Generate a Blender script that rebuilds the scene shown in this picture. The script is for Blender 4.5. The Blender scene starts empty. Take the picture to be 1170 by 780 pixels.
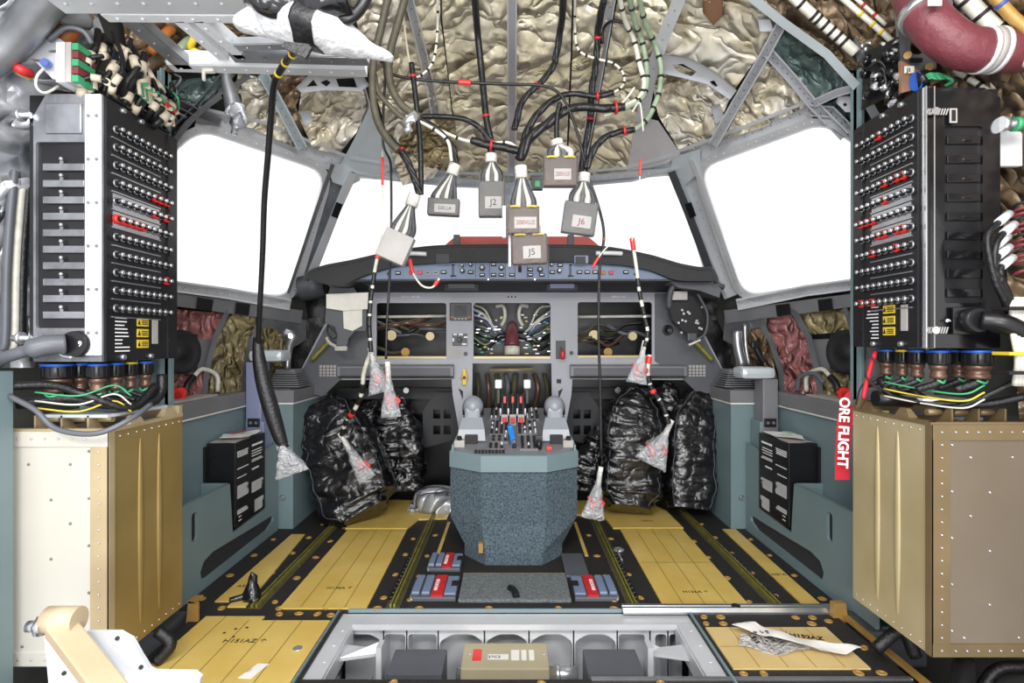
import bpy, bmesh, math, random
from mathutils import Vector as V, Matrix, noise, geometry
S = bpy.context.scene
COL = S.collection
# ---------------------------------------------------------------- camera, light
F, CZ = 640.0, 1.15                      # focal length in pixels of the 1170 px frame, eye height
cam = bpy.data.objects.new('camera', bpy.data.cameras.new('camera'))
COL.objects.link(cam); S.camera = cam
cam.data.sensor_width = 36; cam.data.lens = F / 1170 * 36; cam.data.clip_start = .05
cam.location = (0, 0, CZ); cam.rotation_euler = (math.pi / 2, 0, 0)
w = bpy.data.worlds.new('hangar_daylight'); S.world = w; w.use_nodes = True
w.node_tree.nodes['Background'].inputs[0].default_value = (1, 1, 1, 1)
w.node_tree.nodes['Background'].inputs[1].default_value = 1.15
def area(name, loc, target, sx, sy, power, col=(1, 1, 1)):
    l = bpy.data.lights.new(name, 'AREA'); l.shape = 'RECTANGLE'; l.size = sx; l.size_y = sy
    l.energy = power; l.color = col
    o = bpy.data.objects.new(name, l); COL.objects.link(o); o.location = loc
    o.rotation_euler = (V(target) - V(loc)).to_track_quat('-Z', 'Y').to_euler(); return o
area('work_light_left', (-1.0, -.9, 2.5), (-.5, 3.2, .7), .9, .5, 42, (1, .98, .95))
area('work_light_right', (.9, -.9, 2.5), (.5, 3.2, .7), .9, .5, 34, (1, .97, .93))
area('cabin_light', (0, .2, 2.6), (0, 2.6, 0), .8, .5, 20)
area('ceiling_fill_low', (0, -1.2, .9), (0, 3.3, 2.3), 1.0, .6, 46)  # added fill from low down, aimed up to brighten the ceiling
S.view_settings.view_transform = 'Standard'; S.view_settings.look = 'None'
S.view_settings.gamma = 1; S.view_settings.use_curve_mapping = False
S.view_settings.exposure = .25
# ---------------------------------------------------------------- projection helpers
def P(px, py, D): return V(((px - 585) / F * D, D, CZ - (py - 390) / F * D))
def PF(px, py, z=0.): return P(px, py, (CZ - z) * F / (py - 390))
def PX(px, py, x): return P(px, py, x * F / (px - 585))
def interp(x, tab):
    if x <= tab[0][0]: return tab[0][1]
    for (a, fa), (b, fb) in zip(tab, tab[1:]):
        if x <= b:
            return fa + (fb - fa) * (x - a) / (b - a)
    return tab[-1][1]
TW = [(0, 1.97), (1, 1.95), (2, 1.92), (2.6, 1.86), (3.2, 1.72), (3.7, 1.56), (4.2, 1.36), (4.6, 1.14), (5, .85), (5.4, .4)]
TZ = [(0, 3.0), (1.5, 2.95), (2.6, 2.76), (3.4, 2.62), (4.3, 2.34), (4.7, 2.0), (5, 1.6), (5.4, 1.1)]
def fskin(x, y, z, off):
    W = interp(y, TW) - off; H = max(interp(y, TZ) - 1 - off, .05)
    if z < 1: return (x / W) ** 2 + ((z - 1) / 3) ** 2 - 1
    return (x / W) ** 2 + ((z - 1) / H) ** 2 - 1
def skin(px, py, off=0.):
    dx, dz = (px - 585) / F, -(py - 390) / F
    D = .5; f = fskin(dx * D, D, CZ + dz * D, off)
    while f < 0 and D < 5.6: D += .12; f = fskin(dx * D, D, CZ + dz * D, off)
    a, b = D - .12, D
    for _ in range(11):
        m = (a + b) / 2
        if fskin(dx * m, m, CZ + dz * m, off) < 0: a = m
        else: b = m
    return P(px, py, a)
def inpoly(p, poly):
    x, y = p; c = False; n = len(poly)
    for i in range(n):
        x1, y1 = poly[i]; x2, y2 = poly[i - 1]
        if (y1 > y) != (y2 > y) and x < (x2 - x1) * (y - y1) / (y2 - y1) + x1: c = not c
    return c
def densify(poly, step, closed=True):
    out = []; n = len(poly)
    for i in range(n if closed else n - 1):
        a, b = V(poly[i]), V(poly[(i + 1) % n]); k = max(1, int((b - a).length / step))
        for j in range(k): out.append(tuple(a.lerp(b, j / k)))
    if not closed: out.append(tuple(poly[-1]))
    return out
def rounded(poly, r, n=5):
    out = []; N = len(poly)
    for i in range(N):
        p0, p, p1 = V(poly[i - 1]), V(poly[i]), V(poly[(i + 1) % N])
        ra = min(r, (p0 - p).length * .48, (p1 - p).length * .48)
        a = p + (p0 - p).normalized() * ra; b = p + (p1 - p).normalized() * ra
        for k in range(n + 1):
            t = k / n; out.append(tuple(a * (1 - t) ** 2 + p * 2 * t * (1 - t) + b * t * t))
    return out
def catmull(pts, k=6):
    pts = [V(p) for p in pts]
    if len(pts) < 3: return pts
    q = [pts[0] * 2 - pts[1]] + pts + [pts[-1] * 2 - pts[-2]]; out = []
    for i in range(1, len(q) - 2):
        a, b, c, d = q[i - 1:i + 3]
        for j in range(k):
            t = j / k
            out.append(.5 * ((2 * b) + (c - a) * t + (2 * a - 5 * b + 4 * c - d) * t * t + (3 * b - a - 3 * c + d) * t ** 3))
    out.append(pts[-1]); return out
def frame(o, x, y):
    x = V(x).normalized(); z = x.cross(V(y)).normalized(); y = z.cross(x)
    M = Matrix((x, y, z)).transposed().to_4x4(); M.translation = V(o); return M
# ---------------------------------------------------------------- materials
MATS = {}
def mat(name, col, rough=.5, metal=0., var=.12, scale=6., bump=0., bscale=30., kind='noise', alpha=1., coat=0., c2=None, emit=0., spec=.5):
    m = bpy.data.materials.new(name); m.use_nodes = True; N = m.node_tree.nodes; L = m.node_tree.links
    b = N['Principled BSDF']; tc = N.new('ShaderNodeTexCoord')
    n1 = N.new('ShaderNodeTexNoise'); n1.inputs['Scale'].default_value = scale; n1.inputs['Detail'].default_value = 5
    L.new(tc.outputs['Object'], n1.inputs['Vector'])
    r = N.new('ShaderNodeValToRGB'); r.color_ramp.elements[0].position = .32; r.color_ramp.elements[1].position = .68
    if c2 is None:
        lo = [c * (1 - var) for c in col]; hi = [min(1, c * (1 + var)) for c in col]
    else: lo, hi = c2, col
    r.color_ramp.elements[0].color = (*lo, 1); r.color_ramp.elements[1].color = (*hi, 1)
    L.new(n1.outputs['Fac'], r.inputs[0]); L.new(r.outputs[0], b.inputs['Base Color'])
    b.inputs['Roughness'].default_value = rough; b.inputs['Metallic'].default_value = metal
    b.inputs['Alpha'].default_value = alpha; b.inputs['Coat Weight'].default_value = coat
    b.inputs['Coat Roughness'].default_value = .15
    b.inputs['Specular IOR Level'].default_value = spec
    if emit: b.inputs['Emission Color'].default_value = (*col, 1); b.inputs['Emission Strength'].default_value = emit
    if bump:
        if kind == 'voronoi':
            t = N.new('ShaderNodeTexVoronoi'); t.feature = 'DISTANCE_TO_EDGE'; out = t.outputs['Distance']
        elif kind == 'crumple':
            nz = N.new('ShaderNodeTexNoise'); nz.inputs['Scale'].default_value = bscale * .6; nz.inputs['Detail'].default_value = 2
            L.new(tc.outputs['Object'], nz.inputs['Vector'])
            ad = N.new('ShaderNodeVectorMath'); ad.operation = 'MULTIPLY_ADD'; ad.inputs[1].default_value = (.9 / bscale,) * 3
            L.new(nz.outputs['Color'], ad.inputs[0]); L.new(tc.outputs['Object'], ad.inputs[2])
            hs = []
            for q in (1, 2.4):
                vt = N.new('ShaderNodeTexNoise'); vt.inputs['Scale'].default_value = bscale * q; vt.inputs['Detail'].default_value = .6; vt.inputs['Distortion'].default_value = .5
                L.new(ad.outputs[0], vt.inputs['Vector'])
                sb = N.new('ShaderNodeMath'); sb.operation = 'SUBTRACT'; sb.inputs[1].default_value = .5; L.new(vt.outputs['Fac'], sb.inputs[0])
                ab = N.new('ShaderNodeMath'); ab.operation = 'ABSOLUTE'; L.new(sb.outputs[0], ab.inputs[0])
                pw = N.new('ShaderNodeMath'); pw.operation = 'POWER'; pw.inputs[1].default_value = .75; L.new(ab.outputs[0], pw.inputs[0]); hs.append(pw)
            mx = N.new('ShaderNodeMath'); mx.operation = 'MULTIPLY_ADD'; mx.inputs[1].default_value = .45
            L.new(hs[1].outputs[0], mx.inputs[0]); L.new(hs[0].outputs[0], mx.inputs[2]); t = None; out = mx.outputs[0]
        else:
            t = N.new('ShaderNodeTexNoise'); t.inputs['Detail'].default_value = 6; out = t.outputs['Fac']
        if t: t.inputs['Scale'].default_value = bscale; L.new(tc.outputs['Object'], t.inputs['Vector'])
        bp = N.new('ShaderNodeBump'); bp.inputs['Strength'].default_value = min(1, bump); bp.inputs['Distance'].default_value = .9 / bscale if kind == 'crumple' else .012
        L.new(out, bp.inputs['Height']); L.new(bp.outputs[0], b.inputs['Normal'])
    MATS[name] = m; return m
def rgb(h): return tuple(((int(h[i:i + 2], 16) / 255 + .055) / 1.055) ** 2.4 if int(h[i:i + 2], 16) > 10 else int(h[i:i + 2], 16) / 3294 for i in (0, 2, 4))
mat('teal', rgb('74888d'), .42, var=.08, scale=3, bump=.05, bscale=200)
mat('teal_dark', rgb('3c5258'), .45, var=.1)
mat('greytrim', rgb('77787c'), .45, var=.08)
mat('paint', rgb('cfd1d5'), .38, .25, var=.08, scale=4, bump=.04, bscale=60)
mat('paintblue', rgb('c6d0d5'), .35, .15, var=.08, scale=4)
mat('white', rgb('dfe2e6'), .4, .1, var=.05)
mat('alu', rgb('b9bcc0'), .28, .85, var=.12, scale=9)
mat('dalu', rgb('8a8c90'), .4, .6, var=.2, scale=9)
mat('steel', rgb('d8dade'), .25, .8, var=.06)
mat('cabwhite', rgb('cbc9c2'), .5, .05, var=.06, scale=2.2, c2=rgb('c2bfb4'))
mat('gold', rgb('a8905c'), .4, .4, var=.1, scale=3, c2=rgb('937c48'))
mat('goldlite', rgb('c8ba98'), .42, .3, var=.08, scale=3, c2=rgb('b9a87c'))
mat('goldrim', rgb('b8a684'), .42, .3, var=.1)
mat('bronze', rgb('85796a'), .4, .3, var=.12, scale=2, c2=rgb('776a5a'))
mat('bronzerim', rgb('7c6a4c'), .42, .3, var=.12)
mat('black', rgb('17171a'), .35, var=.3, scale=10)
mat('blackgloss', rgb('111114'), .16, var=.3, scale=8, coat=.5, bump=.08, bscale=20)
mat('blackmetal', rgb('8a8c92'), .3, .55, var=.35, scale=9, bump=.25, bscale=26)
mat('vinyl', rgb('101014'), .24, var=.35, scale=6, coat=.55, bump=.3, bscale=5, kind='crumple')
mat('pad', rgb('1d1e21'), .6, var=.15, scale=20, bump=.15, bscale=200)
mat('darkgrey', rgb('44464b'), .5, var=.1)
mat('panelgrey', rgb('9fa1aa'), .45, var=.06, scale=3, bump=.04, bscale=120)
mat('panelside', rgb('55575c'), .5, var=.08, scale=4)
mat('fcu', rgb('71809c'), .42, var=.08, scale=6)
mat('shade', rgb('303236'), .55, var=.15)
mat('floor', rgb('2e2b29'), .6, var=.5, scale=160, bump=.5, bscale=220, c2=rgb('151415'))
mat('board', rgb('dcbf6c'), .38, var=.05, scale=5, c2=rgb('cfae56'), bump=.05, bscale=8, coat=.2)
mat('boardlite', rgb('d6bd84'), .42, var=.05, scale=5, c2=rgb('caae70'), coat=.2)
mat('tan', rgb('b08a4a'), .5, .2)
mat('olive', rgb('8a8440'), .4, .4, var=.25, scale=30)
mat('olivedark', rgb('4a4630'), .6, var=.2, scale=30)
mat('carpet', rgb('667882'), .95, var=.45, scale=110, c2=rgb('303c46'), bump=.8, bscale=170)
mat('carpetlite', rgb('5f6b74'), .95, var=.45, scale=110, c2=rgb('39424a'), bump=.8, bscale=170)
mat('carpetpale', rgb('7b8182'), .95, var=.3, scale=90, c2=rgb('575d60'), bump=.8, bscale=170)
mat('insul', rgb('e6dfc8'), .34, .05, var=.15, scale=4, c2=rgb('cfc4a2'), bump=.8, bscale=3, kind='crumple', coat=.35)
mat('insulpale', rgb('ece8dc'), .26, .1, var=.15, scale=5, c2=rgb('cdbf9c'), bump=.8, bscale=3.6, kind='crumple', coat=.5)
mat('insulbrown', rgb('9c8468'), .35, .15, scale=5, c2=rgb('5e4a34'), bump=.9, bscale=3.6, kind='crumple', coat=.4)
mat('insulgreen', rgb('78908c'), .35, .1, scale=6, c2=rgb('3c4a46'), bump=.8, bscale=4, kind='crumple', coat=.4)
mat('insulpink', rgb('b87c80'), .32, .1, scale=7, c2=rgb('8c5a54'), bump=.9, bscale=4.5, kind='crumple', coat=.5)
mat('insulyel', rgb('a89a70'), .36, .1, scale=8, c2=rgb('73684a'), bump=.9, bscale=4.5, kind='crumple', coat=.4)
mat('foil', rgb('d4d6dc'), .3, .3, scale=4, c2=rgb('a9adb4'), bump=.8, bscale=2.6, kind='crumple')
mat('shell', rgb('4a4c48'), .6, .2, scale=3)
mat('shellgreen', rgb('6a7650'), .5, .2)
mat('cable', rgb('141417'), .42, var=.3, scale=30, bump=.3, bscale=90)
mat('cableolive', rgb('4c483a'), .55, var=.2, scale=40, bump=.3, bscale=90)
mat('cablewhite', rgb('d0cec2'), .45, var=.15, scale=30)
mat('cablegreen', rgb('8c9c84'), .45, var=.2, scale=20)
mat('cablegrey', rgb('5c5f66'), .4, var=.1)
mat('cableblue', rgb('3a56a0'), .4); mat('green', rgb('3f9a6a'), .4); mat('yellow', rgb('d8bc34'), .45)
mat('sleeve', rgb('c8bca8'), .5, var=.08); mat('red', rgb('c0282c'), .4, var=.08); mat('redbright', rgb('e0302c'), .35)
mat('ribbon', rgb('c0182c'), .6, var=.06, bump=.1, bscale=300); mat('orange', rgb('a8622c'), .5)
mat('redcover', rgb('b04034'), .5, var=.1)
mat('burgundy', rgb('6e343c'), .45, var=.08, scale=12, bump=.3, bscale=50)
mat('paper', rgb('e4e2de'), .8, var=.04); mat('tape', rgb('dcd8cf'), .75, var=.05, scale=20, bump=.2, bscale=40)
mat('fleece', rgb('e2e3e5'), .8, var=.06, scale=40, c2=rgb('c2c4c8'), bump=.7, bscale=60)
mat('film', rgb('b4b8be'), .12, alpha=.11, var=.05, bump=.9, bscale=30, kind='crumple', spec=.8)
mat('filmthick', rgb('dcdfe4'), .16, alpha=.42, var=.05, bump=.9, bscale=26, kind='crumple', spec=.8)
mat('glass', rgb('ffffff'), .03, alpha=.06, var=0)
mat('ink', rgb('1c1418'), .6); mat('inkred', rgb('7a1c3c'), .6); mat('white_ink', rgb('eceef0'), .6)
mat('labelgrey', rgb('a8a4a0'), .6); mat('blue', rgb('1f7fd6'), .35); mat('bluering', rgb('2a62c8'), .4)
mat('packbrown', rgb('4c3a30'), .5, var=.25); mat('packgrey', rgb('504e4a'), .5, var=.25)
mat('cream', rgb('c6b498'), .45, var=.06, c2=rgb('b8a484'))
mat('rose', rgb('7a3038'), .5)
mat('lavender', rgb('8088a8'), .45, var=.05); mat('screen', rgb('0a0b0e'), .08, coat=.6)
mat('boxgrey', rgb('54575e'), .45, var=.06); mat('boxbeige', rgb('b3a88c'), .45, .1, var=.05)
mat('copper', rgb('6e5448'), .35, .5, var=.2); mat('knob', rgb('9fa2a8'), .25, .7)
mat('levergrey', rgb('8d929a'), .38, var=.05, coat=.2); mat('greenstrip', rgb('c4d890'), .4); mat('brownplate', rgb('8c6a52'), .5)
mat('mesh', rgb('3a3c40'), .6, .3, var=.5, scale=240, bump=.8, bscale=240)
# ---------------------------------------------------------------- mesh builder
class MB:
    def __init__(s): s.bm = bmesh.new(); s.mi = 0
    def f(s, vs, smooth=False):
        try: fc = s.bm.faces.new(vs)
        except ValueError: return
        fc.material_index = s.mi; fc.smooth = smooth
    def hexa(s, p):                       # bottom loop 0-3, top loop 4-7
        v = [s.bm.verts.new(q) for q in p]
        for q in ((3, 2, 1, 0), (4, 5, 6, 7), (0, 1, 5, 4), (1, 2, 6, 5), (2, 3, 7, 6), (3, 0, 4, 7)): s.f([v[i] for i in q])
        return s
    def box(s, c, d, M=None, bev=0.):
        c = V(c); h = [x / 2 for x in d]
        pts = [(-h[0], -h[1], -h[2]), (h[0], -h[1], -h[2]), (h[0], h[1], -h[2]), (-h[0], h[1], -h[2]),
               (-h[0], -h[1], h[2]), (h[0], -h[1], h[2]), (h[0], h[1], h[2]), (-h[0], h[1], h[2])]
        pts = [c + V(p) for p in pts]
        if M is not None: pts = [M @ p for p in pts]
        if not bev: return s.hexa(pts)
        t = MB(); t.hexa(pts)
        bmesh.ops.bevel(t.bm, geom=list(t.bm.edges), offset=bev, segments=2, affect='EDGES', profile=.6)
        s.merge(t); return s
    def bb(s, x0, x1, y0, y1, z0, z1, bev=0.):
        return s.box(((x0 + x1) / 2, (y0 + y1) / 2, (z0 + z1) / 2), (abs(x1 - x0), abs(y1 - y0), abs(z1 - z0)), None, bev)
    def merge(s, t, M=None):
        mp = {}
        for v in t.bm.verts: mp[v] = s.bm.verts.new(M @ v.co if M is not None else v.co)
        for f in t.bm.faces:
            k = s.mi; s.mi = k if t.mi == 0 else f.material_index; s.f([mp[v] for v in f.verts], f.smooth); s.mi = k
        t.bm.free()
    def prism(s, pts, vec, smooth=False):
        vec = V(vec); a = [s.bm.verts.new(p) for p in pts]; b = [s.bm.verts.new(V(p) + vec) for p in pts]; n = len(a)
        s.f(a[::-1]); s.f(b)
        for i in range(n): s.f([a[i], a[(i + 1) % n], b[(i + 1) % n], b[i]], smooth)
        return s
    def rings(s, rs, closed=True, cap=True, smooth=True):
        R = [[s.bm.verts.new(p) for p in r] for r in rs]; n = len(R[0])
        for a, b in zip(R, R[1:]):
            for i in range(n if closed else n - 1): s.f([a[i], a[(i + 1) % n], b[(i + 1) % n], b[i]], smooth)
        if cap and closed: s.f(R[0][::-1]); s.f(R[-1])
        return s
    def tube(s, pts, r, seg=8, k=6, cap=True):
        pts = catmull(pts, k); n = len(pts); rs = []; up = V((.31, .2, .93))
        for i, p in enumerate(pts):
            t = (pts[min(i + 1, n - 1)] - pts[max(i - 1, 0)]).normalized()
            u = (up - t * up.dot(t))
            if u.length < .05: u = t.orthogonal()
            u.normalize(); up = u; v = t.cross(u)
            rr = r(i / max(1, n - 1)) if callable(r) else r
            rs.append([p + (u * math.cos(a) + v * math.sin(a)) * rr for a in [2 * math.pi * j / seg for j in range(seg)]])
        return s.rings(rs, cap=cap)
    def cyl(s, a, b, r0, r1=None, seg=16, smooth=True):
        r1 = r0 if r1 is None else r1; a, b = V(a), V(b); t = (b - a).normalized(); u = t.orthogonal().normalized(); v = t.cross(u)
        rs = [[p + (u * math.cos(2 * math.pi * j / seg) + v * math.sin(2 * math.pi * j / seg)) * r for j in range(seg)] for p, r in ((a, r0), (b, r1))]
        return s.rings(rs, smooth=smooth)
    def lathe(s, prof, M, seg=20):
        rs = [[M @ V((r * math.cos(2 * math.pi * j / seg), r * math.sin(2 * math.pi * j / seg), h)) for j in range(seg)] for r, h in prof]
        return s.rings(rs)
    def ell(s, c, r, M=None, seg=14, rn=8):
        c = V(c); rs = []
        for i in range(rn + 1):
            a = math.pi * (.02 + .96 * i / rn) - math.pi / 2
            ring = [V((r[0] * math.cos(a) * math.cos(2 * math.pi * j / seg), r[1] * math.cos(a) * math.sin(2 * math.pi * j / seg), r[2] * math.sin(a))) for j in range(seg)]
            rs.append([c + (M @ p if M is not None else p) for p in ring])
        return s.rings(rs)
    def plate(s, outer, holes, M, t):     # flat plate in M's xy plane, thickness t along z
        loops = [outer] + list(holes); pts = []; ed = []
        for lp in loops:
            b = len(pts); pts += [V(p) for p in lp]; ed += [(b + i, b + (i + 1) % len(lp)) for i in range(len(lp))]
        vo, _, fo, *_ = geometry.delaunay_2d_cdt(pts, ed, [], 0, 1e-6)
        A = [s.bm.verts.new(M @ V((p.x, p.y, 0))) for p in vo]; B = [s.bm.verts.new(M @ V((p.x, p.y, t))) for p in vo]
        for fc in fo:
            c = sum((vo[i] for i in fc), V((0, 0))) / len(fc)
            if inpoly(c, outer) and not any(inpoly(c, h) for h in holes):
                s.f([A[i] for i in fc][::-1]); s.f([B[i] for i in fc])
        for lp in loops:
            a = [s.bm.verts.new(M @ V((p[0], p[1], 0))) for p in lp]; b = [s.bm.verts.new(M @ V((p[0], p[1], t))) for p in lp]; n = len(lp)
            for i in range(n): s.f([a[i], a[(i + 1) % n], b[(i + 1) % n], b[i]])
        return s
    def patch(s, poly, fn, step=8, thick=.012, holes=(), seed=0):   # fn(px, py, extra_offset) -> point
        rnd = random.Random(seed); bd = densify(poly, step); pts = [V(p) for p in bd]; n = len(bd); ed = [(i, (i + 1) % n) for i in range(n)]
        hs = []
        for h in holes:
            hd = densify(h, step); b = len(pts); pts += [V(p) for p in hd]; ed += [(b + i, b + (i + 1) % len(hd)) for i in range(len(hd))]; hs.append((b, len(hd)))
        xs = [p[0] for p in poly]; ys = [p[1] for p in poly]; y = min(ys) + step * .5
        while y < max(ys):
            x = min(xs) + step * .5
            while x < max(xs):
                q = (x + rnd.uniform(-.3, .3) * step, y + rnd.uniform(-.3, .3) * step)
                if inpoly(q, poly) and not any(inpoly(q, h) for h in holes): pts.append(V(q))
                x += step
            y += step
        vo, _, fo, *_ = geometry.delaunay_2d_cdt(pts, ed, [], 0, 1e-5)
        A = [s.bm.verts.new(fn(p.x, p.y, 0)) for p in vo]; B = [s.bm.verts.new(fn(p.x, p.y, -thick)) for p in vo]
        for fc in fo:
            c = sum((vo[i] for i in fc), V((0, 0))) / len(fc)
            if inpoly(c, poly) and not any(inpoly(c, h) for h in holes):
                s.f([A[i] for i in fc], True); s.f([B[i] for i in fc][::-1], True)
        for lp in [bd] + [densify(h, step) for h in holes]:
            a = [s.bm.verts.new(fn(p[0], p[1], 0)) for p in lp]; b = [s.bm.verts.new(fn(p[0], p[1], -thick)) for p in lp]; m = len(lp)
            for i in range(m): s.f([a[i], b[i], b[(i + 1) % m], a[(i + 1) % m]])
        return s
WM = {}
def build(name, mb, mats, parent=None, loc=None, kind=None):
    me = bpy.data.meshes.new(name)
    bmesh.ops.recalc_face_normals(mb.bm, faces=mb.bm.faces)
    mb.bm.to_mesh(me); mb.bm.free()
    for m in (mats if isinstance(mats, (list, tuple)) else [mats]): me.materials.append(MATS[m])
    o = bpy.data.objects.new(name, me); COL.objects.link(o)
    if parent is not None:
        M = WM[parent]; me.transform(M.inverted()); o.parent = parent; WM[o] = M
    else:
        co = [v.co for v in me.vertices]
        if loc is None:
            loc = V(((min(c.x for c in co) + max(c.x for c in co)) / 2, (min(c.y for c in co) + max(c.y for c in co)) / 2, min(c.z for c in co)))
        M = Matrix.Translation(loc); me.transform(M.inverted()); o.matrix_world = M; WM[o] = M
    if kind: o['kind'] = kind
    return o
def tag(o, label, cat, group=None, kind=None):
    o['label'] = label; o['category'] = cat
    if group: o['group'] = group
    if kind: o['kind'] = kind
    return o
def thing(name, label, cat, loc, group=None, M=None):
    o = bpy.data.objects.new(name, None); COL.objects.link(o); o.empty_display_size = .05
    WM[o] = M if M is not None else Matrix.Translation(V(loc)); o.matrix_world = WM[o]
    return tag(o, label, cat, group)
def solo(name, mb, mats, label, cat, group=None, kind=None): return tag(build(name, mb, mats), label, cat, group, kind)
def struct(name, mb, mats, parent=None):
    o = build(name, mb, mats, parent)
    if parent is None: o['kind'] = 'structure'
    return o
def inst(name, me, parent, M, label=None):
    o = bpy.data.objects.new(name, me); COL.objects.link(o); o.parent = parent; o.matrix_local = WM[parent].inverted() @ M
    WM[o] = M
    if label: o['label'] = label
    return o
def mesh(mb, mats):
    me = bpy.data.meshes.new('shared'); bmesh.ops.recalc_face_normals(mb.bm, faces=mb.bm.faces); mb.bm.to_mesh(me); mb.bm.free()
    for m in (mats if isinstance(mats, (list, tuple)) else [mats]): me.materials.append(MATS[m])
    return me
def text(body, size, M, m, parent, name='lettering', bold=0., t=.0006, sx=1.):
    c = bpy.data.curves.new('t', 'FONT'); c.body = body; c.size = size; c.extrude = t; c.align_x = 'CENTER'; c.align_y = 'CENTER'; c.offset = bold
    o = bpy.data.objects.new('t', c); COL.objects.link(o); bpy.context.view_layer.update()
    me = bpy.data.meshes.new_from_object(o.evaluated_get(bpy.context.evaluated_depsgraph_get()))
    bpy.data.objects.remove(o); me.transform(Matrix.Diagonal((sx, 1, 1, 1))); me.transform(WM[parent].inverted() @ M); me.materials.clear(); me.materials.append(MATS[m])
    r = bpy.data.objects.new(name, me); COL.objects.link(r); r.parent = parent; WM[r] = WM[parent]; return r
def strip(mb, pts, wpx, o0=0., o1=.04, u=True, step=14, fn=skin):
    pts = densify(pts, step, False); n = len(pts); rs = []
    om = o0 + (o1 - o0) * .35
    prof = [(-.5, o0), (.5, o0), (.5, o1), (.34, o1), (.34, om), (-.34, om), (-.34, o1), (-.5, o1)] if u else [(-.5, o0), (.5, o0), (.5, o1), (-.5, o1)]
    for i, p in enumerate(pts):
        a, b = V(pts[max(i - 1, 0)]), V(pts[min(i + 1, n - 1)]); t = (b - a).normalized(); nn = V((-t.y, t.x)); ww = wpx(i / (n - 1)) if callable(wpx) else wpx
        rs.append([fn(p[0] + nn.x * s_ * ww, p[1] + nn.y * s_ * ww, o) for s_, o in prof])
    mb.rings(rs, smooth=False); return mb
def rivets(mb, pts, step, r, o1, fn=skin):
    for p in densify(pts, step, False):
        c = fn(p[0], p[1], o1); mb.ell(c, (r, r, r), seg=6, rn=3)
def wire(pts, D, w, gap=.07):                      # pixel path -> 3D path; D number or (start, end)
    n = len(pts)
    out = []
    for i, p in enumerate(pts):
        d = D if not isinstance(D, tuple) else D[0] + (D[1] - D[0]) * i / (n - 1)
        out.append(P(p[0], p[1], min(d, skin(p[0], p[1], gap + w / F).y)))
    d = D if not isinstance(D, tuple) else (D[0] + D[1]) / 2
    return out, w / 2 / F * d
# ================================================================ STRUCTURE
step_fine = True
def crumple(off, amp, fr=.03, seed=0):
    def fn(px, py, e):
        a = noise.noise(V((px * fr, py * fr, seed * 7.3))); b = noise.noise(V((px * fr * 2.7, py * fr * 2.3, seed + 40)))
        c = (1 - abs(noise.noise(V((px * fr * 3.1 + a * 2, py * fr * 2.2, seed + 11))))) ** 4 * (1 if step_fine else 0)
        return skin(px, py, off + e + amp * (.6 - abs(a)) + amp * .45 * (.5 - abs(b)) + amp * .5 * c)
    return fn
def flat(off): return lambda px, py, e: skin(px, py, off + e)
WIN = {1: [(188, 182), (228, 147), (373, 196), (330, 341), (188, 322)], 2: [(403, 201), (576, 214), (576, 328), (352, 328)],
       3: [(594, 214), (772, 198), (812, 328), (594, 328)], 4: [(799, 191), (941, 139), (992, 175), (992, 317), (850, 339)]}
WIN = {k: rounded(v, 22 if k in (1, 4) else 12) for k, v in WIN.items()}
b = MB(); b.patch([(-520, -420), (1690, -420), (1690, 980), (-520, 980)], flat(-.03), 24, .03, holes=list(WIN.values())); struct('ceiling', b, 'shell')
# floor slab with the open bay in front
b = MB()
b.bb(-1.58, 1.58, 2.40, 4.35, -.03, 0); b.bb(-1.33, -.72, 1.3, 2.40, -.03, 0); b.bb(.745, 1.36, 1.3, 2.40, -.03, 0); b.bb(-.72, .745, 1.3, 1.907, -.03, 0)
floor = struct('floor', b, 'floor')
b = MB(); b.bb(-1.9, 1.9, .9, 4.5, -.66, -.62); b.bb(-1.9, 1.9, 2.62, 2.66, -.62, -.03); b.bb(-1.9, 1.9, .9, .94, -.62, -.03)
b.bb(-.76, -.73, .94, 2.4, -.62, -.03); b.bb(.755, .785, .94, 2.4, -.62, -.03); struct('floor', b, 'black').name = 'floor_well'
bpy.data.objects['floor_well']['kind'] = 'structure'
b = MB(); b.bb(-1.5, 1.5, 4.5, 4.54, -.62, 1.5); struct('wall_front', b, 'black')
# window rings
def loopn(poly, wd):
    n = len(poly); out = []; ar = sum(poly[i - 1][0] * poly[i][1] - poly[i][0] * poly[i - 1][1] for i in range(n)); sg = 1 if ar > 0 else -1
    for i in range(n):
        a, c = V(poly[i - 1]), V(poly[(i + 1) % n]); t = (c - a).normalized(); out.append((poly[i][0] + t.y * wd * sg, poly[i][1] - t.x * wd * sg))
    return out
for k, poly in WIN.items():
    p = densify(poly, 9); wd = 9 if k in (1, 4) else 7; q = loopn(p, wd); inn = loopn(p, -2)
    b = MB(); L = [[skin(*a, -.05) for a in inn], [skin(*a, .035) for a in inn], [skin(*a, .05) for a in p], [skin(*a, .05) for a in q], [skin(*a, -.02) for a in q]]
    L.append(L[0]); b.rings(L, cap=False, smooth=False)
    fr = struct('window_%d' % k, b, 'paint' if k in (1, 4) else 'paintblue')
    b = MB(); b.patch(loopn(poly, 2), flat(-.035), 20, .006); build('pane', b, 'glass', fr)
    b = MB(); rivets(b, [q for q in loopn(p, wd - 4)] , 9, .004, .05); build('rivet', b, 'steel', fr, kind='stuff')
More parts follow.
